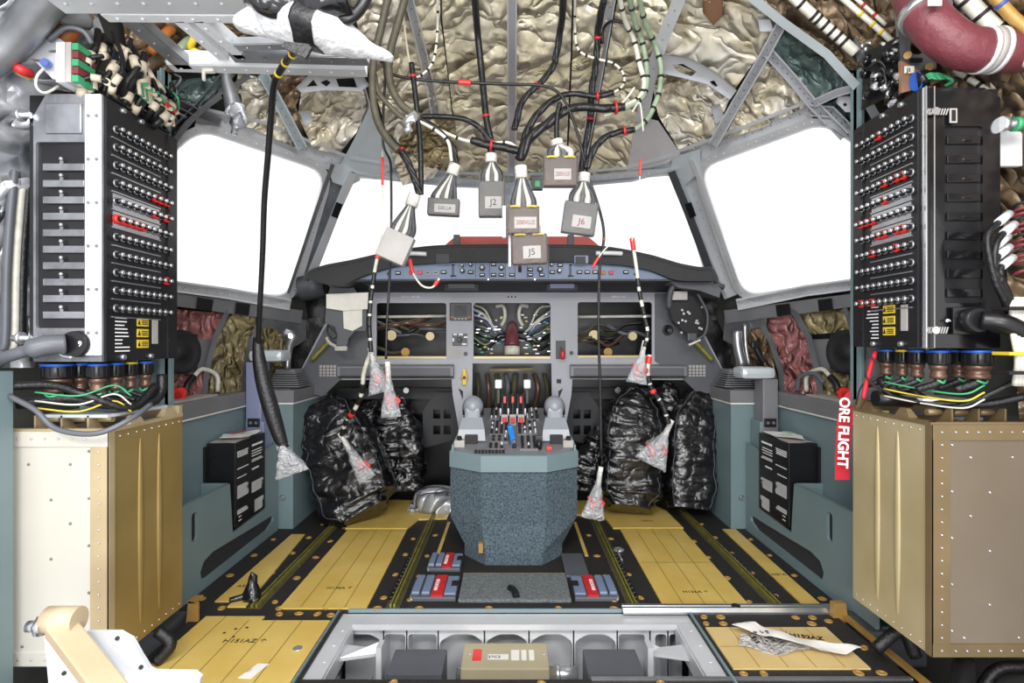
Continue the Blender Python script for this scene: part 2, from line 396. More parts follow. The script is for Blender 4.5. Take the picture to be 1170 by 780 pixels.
# posts, headers, ribs (fixed airframe)
def trim(n, pts, wpx, mt='paint', o0=0., o1=.05, u=True, riv=0):
    b = MB(); strip(b, pts, wpx, o0, o1, u); o = struct('trim_%d' % n, b, mt)
    if riv:
        c = MB(); rivets(c, pts, riv, .0045, o1 if not u else o0 + (o1 - o0) * .35); build('rivet', c, 'dalu', o, kind='stuff')
    return o
trim(1, [(392, 192), (372, 245), (338, 338)], lambda t: 30 - 8 * t, 'dalu', .0, .06, True, 9)       # left window post
trim(2, [(404, 198), (385, 240), (352, 325)], 9, 'paint', .03, .085, False)
trim(3, [(778, 187), (800, 240), (838, 338)], lambda t: 30 - 8 * t, 'paint', .0, .06, True, 9)      # right window post
trim(4, [(767, 196), (785, 240), (817, 325)], 9, 'darkgrey', .03, .085, False)
trim(5, [(398, 188), (450, 198), (520, 205), (585, 207), (650, 205), (720, 199), (772, 185)], 18, 'paintblue', .0, .055, True, 12)
trim(6, [(225, 133), (300, 150), (360, 175), (398, 190)], 24, 'paint', .0, .05, True, 10)           # left header
trim(7, [(770, 185), (812, 170), (870, 148), (925, 126)], 24, 'paint', .0, .05, True, 10)           # right header
trim(8, [(925, 126), (950, 128), (985, 165), (1010, 200)], 14, 'paint', .01, .06, True, 8)
trim(9, [(160, 190), (200, 152), (232, 118), (262, 82)], 14, 'dalu', .01, .07, True, 8)
trim(10, [(585, -120), (585, 40), (585, 120), (585, 205)], lambda t: 12 - 2 * t, 'paint', .0, .06, True)      # crown frames
trim(11, [(445, -120), (462, -20), (478, 40), (496, 120), (508, 190)], 11, 'paint', .0, .06, True, 14)
trim(12, [(722, -120), (702, -20), (690, 50), (676, 130), (662, 200)], 10, 'paint', .0, .06, True, 14)
trim(13, [(812, -90), (778, -5), (757, 45), (741, 95), (733, 140)], 14, 'paint', .0, .075, False, 14)
trim(14, [(896, 22), (872, 66), (845, 112), (814, 166)], 12, 'paint', .03, .09, True, 10)
trim(15, [(300, 84), (322, 124), (346, 170)], 12, 'paintblue', .03, .09, True, 10)
trim(16, [(800, -60), (860, -2), (895, 26), (945, 62), (985, 106), (1010, 150)], 11, 'paintblue', .04, .12, False)  # arch former
trim(17, [(878, 60), (905, 90), (928, 118), (965, 156)], 13, 'paint', .02, .08, True, 7)
trim(18, [(930, 118), (956, 106), (985, 98)], 9, 'paint', .05, .1, True)
trim(19, [(205, 118), (232, 132), (252, 140)], 10, 'dalu', .03, .08, True)
trim(20, [(196, 166), (215, 140), (240, 118), (285, 86)], 7, 'dalu', .06, .1, False)
trim(21, [(583, 208), (583, 330)], 9, 'paintblue', -.02, .05, False)
trim(22, [(360, -120), (385, -20), (402, 60), (418, 120), (412, 185)], 10, 'paint', -.01, .05, True)
# grey corner webs
def web(n, poly, mt='paintblue', off=.05, th=.02):
    b = MB(); b.patch(poly, flat(off), 14, th); return struct('trim_%d' % n, b, mt)
web(23, [(425, 116), (440, 152), (452, 190), (430, 205), (388, 190), (404, 160)])
web(24, [(728, 132), (752, 138), (778, 176), (760, 188), (716, 196)], 'paint')
web(25, [(372, 186), (402, 188), (412, 206), (396, 214), (380, 208)])
web(26, [(768, 180), (800, 170), (800, 196), (784, 210), (766, 200)])
# sills and the checkered bands under the side windows
trim(27, [(185, 325), (260, 335), (332, 348)], 13, 'white', .02, .1, True, 12)
trim(28, [(995, 322), (920, 332), (842, 348)], 13, 'white', .02, .1, True, 12)
trim(29, [(185, 340), (260, 350), (345, 362)], 15, 'greytrim', .03, .08, False)
trim(30, [(995, 340), (920, 350), (828, 362)], 15, 'greytrim', .03, .08, False)
n = 31
for a, c in (((225, 346), (243, 349)), ((269, 352), (285, 354)), ((935, 349), (951, 347)), ((887, 355), (903, 353)), ((388, 232), (382, 248)), ((786, 232), (792, 248))):
    b = MB(); strip(b, [a, c], 13 if a[1] > 300 else 8, .06, .092, False, 6); struct('trim_%d' % n, b, 'black'); n += 1
for poly in ([(298, 356), (350, 366), (350, 388), (330, 400), (318, 376), (298, 374)], [(828, 366), (876, 356), (876, 372), (858, 376), (848, 400), (826, 388)]):
    b = MB(); b.patch(poly, flat(.07), 10, .02); rivets(b, [poly[0], poly[1]], 6, .004, .072); struct('trim_%d' % n, b, 'dalu'); n += 1
# curved formers between the wall blankets
for pts, wd in (([(262, 352), (246, 385), (236, 425), (234, 452)], 6), ([(300, 362), (286, 392), (279, 425), (278, 452)], 5),
                ([(905, 352), (924, 385), (934, 425), (938, 452)], 7), ([(866, 362), (882, 392), (892, 425), (894, 452)], 6), ([(965, 352), (972, 372), (976, 400)], 5)):
    trim(n, pts, wd, 'dalu', .02, .08, False); n += 1
# ---------------------------------------------------------------- insulation blankets (each a quilt that lifts out)
G1 = 'insulation blankets laid between the crown frames'
def blanket(poly, label, mt='insul', off=.0, amp=.035, fr=.03, seed=0, group=None, step=5, name='insulation_blanket'):
    b = MB(); b.patch(poly, crumple(off, amp, fr, seed), step, .015, seed=seed)
    return solo(name, b, mt, label, 'insulation', group)
blanket([(458, -90), (503, -90), (503, 20), (512, 90), (524, 200), (510, 198), (497, 120), (478, 30)], 'long narrow cream insulation blanket right beside the left grey crown frame', seed=1)
blanket([(504, -90), (580, -90), (580, 208), (526, 202), (513, 90), (505, 20)], 'cream crinkled insulation blanket just left of the centre crown frame', seed=2)
blanket([(590, -90), (656, -90), (652, 60), (646, 206), (590, 208)], 'cream crinkled insulation blanket just right of the centre crown frame', seed=3)
blanket([(658, -90), (712, -90), (698, 10), (684, 80), (664, 205), (648, 205), (654, 60)], 'narrow cream insulation blanket left of the frame carrying the green cables', seed=4)
blanket([(722, -90), (800, -90), (776, -10), (752, 40), (735, 90), (728, 200), (668, 205), (684, 120), (700, 30)], 'cream insulation blanket behind the curved green and white cables', seed=5)
blanket([(800, -90), (850, -80), (850, -10), (890, 22), (868, 62), (838, 104), (800, 78), (760, 62), (750, 60), (772, 10)], 'bright quilted insulation blanket at the top right above the holed bracket', 'insulpale', amp=.03, fr=.02, seed=6)
blanket([(756, 66), (800, 84), (834, 112), (818, 150), (795, 170), (776, 172), (752, 132), (744, 90)], 'crumpled tan insulation blanket under the right holed bracket', 'insulpale', amp=.05, fr=.045, seed=7)
blanket([(876, 68), (924, 120), (870, 146), (826, 160), (842, 130)], 'triangular silvery brown insulation blanket above the right window', 'insulpale', amp=.05, fr=.05, seed=8)
blanket([(896, 30), (940, 66), (980, 108), (930, 116), (905, 88), (882, 54)], 'pale green insulation blanket with a tan patch inside the right arch', 'insulgreen', amp=.03, seed=9)
blanket([(934, 122), (985, 102), (985, 160), (965, 152)], 'small green insulation blanket at the right window upper corner', 'insulgreen', amp=.03, seed=10)
blanket([(850, -60), (985, -60), (1010, 60), (985, 100), (948, 58), (890, 16), (862, -4)], 'brown insulation blanket outside the right arch former', 'insulbrown', amp=.04, seed=11)
blanket([(985, -80), (1230, -80), (1230, 140), (1010, 120), (1010, 60)], 'brown insulation blanket behind the burgundy duct', 'insulbrown', amp=.05, seed=12)
blanket([(272, 84), (300, 88), (345, 172), (290, 148), (262, 138)], 'white and gold insulation blanket left of the long hanging cable', 'insulpale', amp=.05, fr=.05, seed=13)
blanket([(306, 80), (350, 76), (348, 100), (338, 120), (350, 165), (328, 124)], 'brown gold insulation blanket between the left strut and the holed bracket', 'insulbrown', amp=.04, fr=.05, seed=14)
blanket([(345, 100), (415, 102), (420, 120), (408, 150), (388, 176), (358, 170), (340, 132)], 'glossy pale insulation blanket under the left holed bracket', 'insulpale', amp=.05, fr=.03, seed=15)
blanket([(196, 92), (270, 84), (258, 104), (238, 116), (206, 140), (196, 166), (150, 180), (150, 100)], 'dark green insulation blanket at the left window upper corner', 'insulgreen', amp=.04, seed=16)
blanket([(405, -90), (440, -90), (458, -10), (474, 40), (494, 120), (505, 196), (452, 192), (436, 130), (420, 80), (402, 0)], 'cream insulation blanket behind the thick olive cables', 'insulpale', amp=.04, seed=17)
blanket([(120, -90), (395, -90), (400, 0), (405, 80), (300, 80), (150, 84)], 'dull insulation blanket above the left overhead rails', 'insulbrown', amp=.03, seed=18)
blanket([(478, 128), (520, 135), (524, 198), (470, 188), (455, 160)], 'loose greenish insulation pad tucked under the black wire branch', 'insulyel', .05, .05, .06, 19)
blanket([(448, 180), (478, 170), (504, 190), (495, 203), (460, 212)], 'torn yellow insulation scrap at the windshield header', 'insulpale', .06, .03, .08, 20)
blanket([(-260, -120), (60, -120), (120, 40), (60, 140), (40, 420), (-260, 420)], 'large silvery protective sheet at the far left wall', 'foil', .05, .06, .015, 21, step=12)
blanket([(1130, 80), (1420, -60), (1420, 520), (1165, 480)], 'brown insulation blanket behind the right breaker cabinet', 'insulbrown', .02, .05, .02, 22, step=12)
# under the side windows
blanket([(190, 352), (262, 358), (248, 388), (190, 388)], 'pink film covered insulation blanket above the left loudspeaker', 'insulpink', .02, .03, .06, 23)
blanket([(190, 424), (238, 424), (234, 455), (190, 455)], 'pink insulation blanket below the left loudspeaker', 'insulpink', .02, .03, .06, 24)
blanket([(264, 358), (300, 364), (286, 392), (280, 450), (236, 452), (238, 424), (248, 386)], 'olive gold insulation blanket between two curved formers on the left', 'insulyel', .02, .04, .05, 25)
blanket([(302, 364), (332, 376), (332, 440), (280, 450), (287, 394)], 'brown insulation blanket behind the left armrest', 'insulyel', .02, .04, .06, 26)
blanket([(980, 352), (910, 356), (926, 382), (980, 378)], 'gold insulation blanket above the right loudspeaker', 'insulyel', .02, .03, .06, 27)
blanket([(980, 424), (934, 424), (938, 455), (980, 455)], 'gold insulation blanket below the right loudspeaker', 'insulyel', .02, .03, .06, 28)
blanket([(903, 358), (868, 364), (884, 392), (894, 450), (936, 452), (932, 424), (922, 386)], 'pink red film covered insulation blanket on the right side wall', 'insulpink', .02, .04, .05, 29)
blanket([(864, 364), (840, 372), (840, 440), (892, 450), (880, 394)], 'brown insulation blanket behind the right armrest', 'insulbrown', .02, .04, .06, 30)
for s_, lb in ((-1, 'left'), (1, 'right')):
    X = lambda d: 585 + s_ * d
    b = MB(); b.patch([(X(338), 388), (X(395), 386), (X(395), 426), (X(346), 428)], flat(.045), 10, .015)
    o = solo('speaker_panel', b, 'greytrim', 'grey panel with a round black loudspeaker under the %s side window' % lb, 'speaker')
    c = skin(X(378 if s_ < 0 else 382), 402, .06); nrm = V((-s_ * .95, -.3, 0)).normalized(); M = frame(c, nrm.cross(V((0, 0, 1))), (0, 0, 1))
    if (M.col[2].xyz).dot(nrm) < 0: M = M @ Matrix.Rotation(math.pi, 4, 'X')
    b = MB(); b.lathe([(.105, -.02), (.115, 0), (.115, .012), (.10, .02), (.085, .012), (.04, .004), (.035, .014), (.001, .018)], M, 28)
    for k in range(4):
        a = math.pi / 4 + k * math.pi / 2; b.box((.118 * math.cos(a), .118 * math.sin(a), .004), (.022, .022, .006), M)
    build('loudspeaker', b, 'pad', o)
# brackets with lightening holes
def bracket(poly, holes, label, off=.09, mt='paint'):
    b = MB(); b.patch(poly, flat(off), 10, .012, holes=holes); c = [V(p) for p in poly]
    lo = densify(poly, 8); n_ = len(lo); b.rings([[skin(*p, off + .015) for p in lo], [skin(*p, off - .02) for p in lo]], cap=False, smooth=False)
    return solo('holed_bracket', b, mt, label, 'bracket')
bracket([(758, 62), (790, 67), (818, 82), (842, 103), (834, 114), (808, 96), (776, 88), (756, 84)], [[(768, 74), (780, 73), (796, 82), (790, 87), (774, 82)], [(811, 93), (816, 92), (820, 98), (815, 100)]], 'light grey bracket with oval holes on the right crown frame')
bracket([(338, 100), (352, 86), (415, 86), (422, 98), (412, 104), (372, 103), (344, 106)], [[(350, 99), (358, 91), (363, 98)], [(366, 94), (373, 91), (378, 94), (373, 99)], [(384, 90), (404, 89), (409, 100), (387, 99)]], 'light grey bracket with three holes under the left overhead rails')
bracket([(342, 128), (354, 126), (358, 138), (348, 144)], [], 'small grey bracket plate on the left pale blanket')
bracket([(958, 110), (980, 110), (980, 128), (966, 128), (955, 117)], [[(963, 119), (966, 117), (968, 120), (965, 122)]], 'grey gusset bracket at the right window upper corner')
bracket([(866, 22), (880, 22), (884, 36), (868, 36)], [], 'small white bracket plate at the top of the right diagonal strut', .06, 'white')
bracket([(812, 122), (822, 118), (828, 134), (818, 142)], [], 'grey bracket plate beside the right diagonal strut', .06)
bracket([(803, -12), (826, -12), (826, 18), (815, 29), (803, 14)], [], 'brown hanging flap at the top right of the ceiling', .03, 'brownplate')
# ================================================================ FLOOR FITTINGS
I4 = Matrix.Identity(4)
def slab(pts, z0, z1, mt, name, label, cat, group=None, marks=()):
    b = MB(); b.prism([(x, y, z0) for x, y in pts], (0, 0, z1 - z0)); o = solo(name, b, mt, label, cat, group)
    return o
def seams(o, segs, mt='ink', w_=.0022, z=.0075):
    b = MB()
    for (x0, y0, x1, y1) in segs:
        d = V((x1 - x0, y1 - y0, 0)); n_ = V((-d.y, d.x, 0)).normalized() * w_ / 2; a, c = V((x0, y0, z)), V((x1, y1, z))
        b.hexa([a - n_, c - n_, c + n_, a + n_] + [q + V((0, 0, .0006)) for q in (a - n_, c - n_, c + n_, a + n_)])
    build('drawn_line', b, mt, o)
def stain(o, segs): seams(o, segs, 'insulbrown', .0012)
B1 = slab([(-1.0, 2.405), (-.625, 2.405), (-.64, 3.42), (-1.0, 3.42)], .0, .006, 'board', 'floor_board', 'long yellow protective floor board left of the pedestal', 'floor board')
seams(B1, [(-.91, 2.41, -.915, 3.41), (-.815, 2.41, -.82, 3.41), (-.72, 2.41, -.73, 3.41), (-.99, 3.38, -.645, 3.38)], 'olive', .002)
text('H136A ↑', .03, frame((-.80, 2.60, .0066), (1, 0, 0), (0, 1, 0)), 'ink', B1)
B2 = slab([(-1.02, 3.425), (-.64, 3.425), (-.60, 3.60), (-.42, 3.62), (-.40, 4.0), (-.98, 4.05)], 0, .01, 'board', 'floor_board', 'wider yellow floor board running under the left wrapped bag', 'floor board')
B3 = slab([(.655, 2.425), (1.03, 2.425), (1.04, 3.43), (.66, 3.43)], 0, .006, 'board', 'floor_board', 'long yellow protective floor board right of the pedestal', 'floor board')
seams(B3, [(.745, 2.43, .755, 3.42), (.84, 2.43, .85, 3.42), (.935, 2.43, .945, 3.42), (.66, 2.9, 1.035, 2.9)], 'olive', .002)
text('H136A ↑', .03, frame((.84, 2.56, .0066), (1, 0, 0), (0, 1, 0)), 'ink', B3)
B4 = slab([(.62, 3.435), (1.05, 3.435), (1.04, 3.78), (.95, 4.0), (.45, 4.02), (.42, 3.7), (.60, 3.66)], 0, .01, 'board', 'floor_board', 'yellow floor board running under the right wrapped bags', 'floor board')
text('H37A', .03, frame((.86, 3.56, .0106), (1, 0, 0), (0, 1, 0)), 'ink', B4)
B5 = slab([(-1.31, 2.47), (-1.23, 2.47), (-1.23, 2.42), (-1.15, 2.42), (-1.17, 2.62), (-1.23, 3.33), (-1.31, 3.33)], 0, .006, 'board', 'floor_board', 'narrow yellow floor strip beside the left console', 'floor board')
text('A37A', .03, frame((-1.25, 2.62, .0066), (1, 0, 0), (0, 1, 0)), 'ink', B5)
B6 = slab([(1.265, 2.43), (1.345, 2.43), (1.365, 3.42), (1.285, 3.42)], 0, .006, 'board', 'floor_board', 'narrow yellow floor strip beside the right console', 'floor board')
text('H37A', .03, frame((1.31, 2.75, .0066), (1, 0, 0), (0, 1, 0)), 'ink', B6)
B7 = slab([(-1.29, 1.5), (-.745, 1.5), (-.745, 2.30), (-1.03, 2.30), (-1.03, 2.335), (-1.275, 2.335)], 0, .006, 'board', 'floor_board', 'broad yellow floor board left of the open bay', 'floor board')
seams(B7, [(-1.2, 1.55, -1.19, 2.33), (-1.09, 1.55, -1.08, 2.3), (-.98, 1.55, -.97, 2.3), (-.87, 1.55, -.86, 2.3)], 'olive', .002)
text('H151AZ ↑', .036, frame((-1.02, 2.14, .0066), (1, 0, 0), (0, 1, 0)), 'ink', B7)
b = MB()
for x, y in ((-1.13, 2.2), (-1.10, 2.23), (-1.06, 2.24), (-1.08, 2.17)): b.cyl((x, y, .005), (x, y, .0068), .006)
build('hole', b, 'ink', B7)
b = MB(); b.cyl((-.80, 2.09, .005), (-.80, 2.09, .0075), .018); c_ = build('cap_washer', b, 'steel', B7)
B8 = slab([(.775, 1.962), (1.257, 1.962), (1.257, 2.245), (.775, 2.245)], 0, .006, 'boardlite', 'floor_board', 'tan floor board right of the open bay under the white paper', 'floor board')
seams(B8, [(.87, 1.965, .87, 2.24), (.97, 1.965, .97, 2.24), (1.07, 1.965, 1.07, 2.24), (1.17, 1.965, 1.17, 2.24), (.78, 2.1, 1.25, 2.1)], 'tan', .002)
text('H152AZ', .034, frame((1.14, 2.17, .0066), (1, -.25, 0), (.25, 1, 0)), 'ink', B8, bold=.001)
for sx, lb in ((-1, 'left'), (1, 'right')):
    slab([(sx * .40 - .009, 3.0), (sx * .40 + .009, 3.0), (sx * .40 + .009, 3.56), (sx * .40 - .009, 3.56)], 0, .004, 'board', 'floor_strip', 'thin yellow strip on the black floor %s of the pedestal foot' % lb, 'floor strip')
slab([(1.375, 1.5), (1.40, 1.5), (1.40, 2.33), (1.375, 2.33)], .0, .012, 'tan', 'edge_strip', 'yellow edge strip at the right border of the front floor', 'floor strip')
b = MB(); b.prism([(-1.34, 2.30, -.02), (-1.29, 2.30, -.02), (-1.29, 2.30, .075), (-1.33, 2.30, .085)], (0, .012, 0)); b.bb(-1.335, -1.30, 2.30, 2.36, .075, .083)
solo('floor_bracket', b, 'tan', 'bent yellow clip at the rear left floor corner', 'bracket')
b = MB(); b.prism([(1.335, 2.33, -.02), (1.40, 2.33, -.02), (1.39, 2.33, .06), (1.34, 2.33, .06)], (0, .03, 0))
solo('floor_bracket', b, 'tan', 'bent tan clip at the rear right floor corner', 'bracket')
for x, lb in ((-1.11, 'left outer'), (-.515, 'left inner'), (.53, 'right inner'), (1.15, 'right outer')):
    inner = abs(x) < 1
    t = thing('seat_track', '%s yellow green seat rail with toothed black edge let into the floor' % lb, 'rail', (x, 3.0, 0))
    y1 = 3.9 if not inner else 3.75; w2 = .014 if not inner else .012
    b = MB(); b.bb(x - .03, x + .03, 2.41, y1, .0, .003); build('base', b, 'olivedark', t)
    b = MB(); b.bb(x - w2, x - w2 + .008, 2.41, y1, .003, .02); b.bb(x + w2 - .008, x + w2, 2.41, y1, .003, .02); build('rail', b, 'olive', t)
    b = MB(); s_ = -1 if x > 0 else 1
    xe = x - .022 if not inner else x - .024
    if x > 0: xe = x + .024
    for k in range(15 if not inner else 12):
        y = 2.5 + k * .045; b.cyl((xe, y, .003), (xe, y, .016), .010, seg=10); b.box((xe, y + .02, .006), (.012, .012, .006))
    build('teeth', b, 'cablegrey' if False else 'black', t)
# fasteners let into the floor
fm = MB(); fm.lathe([(.018, 0), (.018, .004), (.015, .0055), (.009, .0055), (.008, .003), (.0005, .003)], I4, 14); fm = mesh(fm, 'tan')
rnd = random.Random(4)
spots = []
for sx in (-1, 1):
    for y in (2.47, 2.72, 2.98, 3.22, 3.46):
        spots += [(sx * 1.045, y), (sx * 1.19, y + .06), (sx * 1.385, y + .03)]
        if y < 3.4: spots += [(sx * .575, y + .04), (sx * .455, y + .10 if y > 3 else y + .02)]
for x in (-1.25, -1.0, -.8, -.58, -.4, -.1, .2, .44, .6, .83, 1.07, 1.3): spots.append((x, 2.412 if x < .45 else 2.425))
for x, y in ((-.98, 2.36), (-.90, 2.365), (-.82, 2.36), (-.76, 2.35), (.80, 2.335), (.87, 2.335), (.79, 2.28), (.86, 2.28), (1.18, 2.33), (1.25, 2.33), (1.22, 2.28), (1.3, 2.3), (.80, 1.935), (.87, 1.935), (1.2, 1.94), (1.28, 1.94), (1.32, 2.1), (.1, 1.88), (-.4, 1.885), (.5, 1.885)): spots.append((x, y))
for x, y in spots:
    inst('floor_fastener', fm, floor, Matrix.Translation((x, y, 0)) @ Matrix.Rotation(rnd.random() * 3, 4, 'Z') @ Matrix.Diagonal((rnd.uniform(.7, 1.1), rnd.uniform(.7, 1.1), 1, 1)))
t = thing('threshold_bar', 'ridged silver metal bar lying across the floor behind the tan board', 'bar', (.9, 2.38, 0))
b = MB(); b.prism([(.47, 2.362, 0), (.47, 2.362, .008), (.47, 2.372, .022), (.47, 2.386, .022), (.47, 2.39, .014), (.47, 2.396, .022), (.47, 2.412, .022), (.47, 2.418, 0)], (.93, 0, 0)); build('bar', b, 'alu', t)
b = MB(); b.cyl((.955, 2.39, .014), (.955, 2.39, .026), .018); build('plug', b, 'black', t)
b = MB(); b.bb(-.70, .47, 2.396, 2.403, -.01, .006); solo('edge_strip', b, 'teal', 'teal painted edge behind the open bay', 'edge strip')
b = MB(); b.bb(-.738, -.732, 1.6, 2.39, -.01, .01); solo('edge_strip', b, 'teal', 'blue painted edge along the left of the open bay', 'edge strip')
b = MB(); b.bb(.748, .755, 1.6, 2.36, -.01, .01); solo('edge_strip', b, 'teal', 'blue painted edge along the right of the open bay', 'edge strip')
b = MB(); b.bb(.27, 1.36, 1.90, 1.915, -.02, .006); solo('edge_strip', b, 'alu', 'silver edge bar along the bottom right floor', 'edge strip')
# mat and latch blocks behind the pedestal
t = thing('floor_mat', 'grey carpeted hatch cover with a black pull tab behind the pedestal', 'mat', (0, 2.6, 0))
b = MB(); b.box((.012, 2.605, .008), (.50, .285, .016), None, .006); build('carpet_top', b, 'carpetpale', t)
b = MB(); b.tube([(.02, 2.48, .017), (.01, 2.53, .026), (-.01, 2.57, .02)], .016, 6); build('pull_tab', b, 'black', t)
b = MB(); b.bb(-.24, .27, 2.755, 2.775, 0, .005); solo('edge_strip', b, 'tan', 'thin tan strip between the grey hatch cover and the pedestal', 'edge strip')
def latch(x0, x1, y0, y1, label, flip=1):
    t = thing('floor_latch', label, 'latch', ((x0 + x1) / 2, (y0 + y1) / 2, 0), 'blue grey latch blocks round the pedestal foot')
    w_ = x1 - x0
    X = lambda f: x0 + w_ * f if flip > 0 else x1 - w_ * f
    b = MB(); b.bb(min(X(.02), X(.98)), max(X(.02), X(.98)), y0, y1, 0, .02, .005); build('block', b, 'boxgrey', t)
    for a, c in ((.03, .20), (.24, .42)):
        b = MB(); b.bb(min(X(a), X(c)), max(X(a), X(c)), y0 + .02, y1 - .02, .02, .036, .006); build('button', b, 'fcu', t)
    b = MB(); b.bb(min(X(.45), X(.70)), max(X(.45), X(.70)), y0 + .006, y1 - .006, .02, .028); build('warning_flag', b, 'red', t)
    for k in range(2):
        yy = y0 + (y1 - y0) * .5; xx = X(.52 + .12 * k)
        text('UNLOCKED' , .024, frame((xx, yy, .0284), (0, 1, 0), (-1, 0, 0)), 'white_ink', t, sx=.9) if k == 0 else None
    b = MB(); b.bb(min(X(.72), X(.97)), max(X(.72), X(.97)), y0 + .02, y1 - .02, .02, .03, .004); build('cover', b, 'fcu', t)
    b = MB(); b.bb(min(X(.84), X(1.0)), max(X(.84), X(1.0)), (y0 + y1) / 2 - .02, (y0 + y1) / 2 + .03, .028, .034); build('slot', b, 'ink', t)
    b = MB(); b.tube([(X(.06), y0 - .01, .01), (X(.02), y0 + .02, .016), (X(0), y1 - .03, .014)], .005, 6); build('wire_spring', b, 'steel', t)
latch(-.455, -.245, 2.475, 2.70, 'nearer left blue grey floor latch with red flag')
latch(-.425, -.255, 2.79, 2.985, 'farther left blue grey floor latch with red flag')
latch(.275, .475, 2.475, 2.70, 'single right blue grey floor latch with red flag', -1)
b = MB(); b.box((.32, 2.87, .006), (.115, .29, .012), None, .004); t = solo('cover_plate', b, 'boxgrey', 'plain blue grey cover plate right of the pedestal foot', 'plate')
# black crumpled wrap and paper scraps lying on the floor
b = MB(); b.lathe([(.045, 0), (.05, .012), (.032, .03), (.02, .07), (.012, .10), (.004, .12)], Matrix.Translation((-1.155, 2.49, .006)), 9)
for v in b.bm.verts: v.co += V((noise.noise(v.co * 30), noise.noise(v.co * 31 + V((5, 0, 0))), 0)) * .02
b.tube([(-1.24, 2.46, .012), (-1.19, 2.48, .02), (-1.15, 2.5, .03)], .014, 6)
solo('bag_scrap', b, 'vinyl', 'small twisted black bag end on the left yellow strip', 'scrap')
def sheet(pts, z, amp, seed, t_=.0015, st=.02):
    b = MB()
    def fn(x, y, e): return V((x, y, z + e + amp * max(0, .3 + noise.noise(V((x * 12, y * 12, seed))))))
    b.patch(pts, fn, st, t_, seed=seed); return b
b = sheet([(.85, 2.10), (.90, 2.185), (1.06, 2.17), (1.13, 2.08), (.98, 2.03)], .0085, .025, 3)
o = solo('printed_plastic', b, 'filmthick', 'clear crumpled plastic with black print on the tan board', 'plastic')
b = sheet([(.86, 2.19), (.97, 2.235), (1.02, 2.15), (1.27, 2.035), (1.20, 2.01), (1.05, 2.07), (.93, 2.16)], .028, .02, 5)
solo('paper_scrap', b, 'paper', 'torn white paper lying across the printed plastic', 'paper')
b = MB(); rr = random.Random(2)
for k in range(70):
    x, y = .90 + rr.random() * .16, 2.07 + rr.random() * .09
    b.box((x, y, .0345), (rr.uniform(.004, .014), rr.uniform(.003, .006), .0012), None)
build('print', b, 'ink', o)
b = sheet([(-.93, 1.9), (-.90, 1.985), (-.86, 1.985), (-.885, 1.9)], .0085, .004, 6)
solo('paper_scrap', b, 'paper', 'small white paper scrap on the left front board', 'paper')
b = MB(); b.lathe([(.012, 0), (.03, .0), (.032, .008), (.02, .014), (.012, .01)], Matrix.Translation((.585, 3.08, .0)), 12); b.tube([(.585, 3.08, .01), (.572, 3.02, .012), (.575, 2.93, .006)], .006, 6)
solo('cargo_ring', b, 'steel', 'shiny metal ring fitting on the right inner seat rail', 'fitting')

# ================================================================ OPEN BAY
t = thing('floor_beam', 'grey white machined cross beam with arched pockets behind the open bay', 'beam', (0, 2.4, -.5))
b = MB(); b.bb(-.73, .745, 2.30, 2.39, -.035, -.012); build('flange', b, 'paint', t)
b = MB(); b.bb(-.73, .745, 2.455, 2.465, -.6, -.035); build('web', b, 'white', t)
def bayx(px): return (px - 585) / F * 2.34
cells = [(382, 437), (439, 463), (466, 499), (502, 552), (555, 603), (606, 654), (657, 704), (707, 737), (749, 762), (765, 790)]
holes = []
for a, c in cells:
    x0, x1 = bayx(a), bayx(c); zt, zb = -.075, -.42; m_ = (x0 + x1) / 2
    if c - a > 40: holes.append(rounded([(x0, zb), (x1, zb), (x1, zt - .03), (x0 + (x1 - x0) * .75, zt), (x0 + (x1 - x0) * .3, zt), (x0, zt - .03)], .02, 3))
    else: holes.append(rounded([(x0, zb), (x1, zb), (x1, zt), (x0, zt)], .015, 3))
b = MB(); b.plate([(-.73, -.6), (.745, -.6), (.745, -.03), (-.73, -.03)], holes, frame((0, 2.345, 0), (1, 0, 0), (0, 0, 1)), -.012); build('pocket_frame', b, 'white', t)
b = MB()
for a, c in zip(cells, cells[1:]):
    x = (bayx(a[1]) + bayx(c[0])) / 2; b.bb(x - .003, x + .003, 2.345, 2.455, -.55, -.06)
build('rib', b, 'white', t)
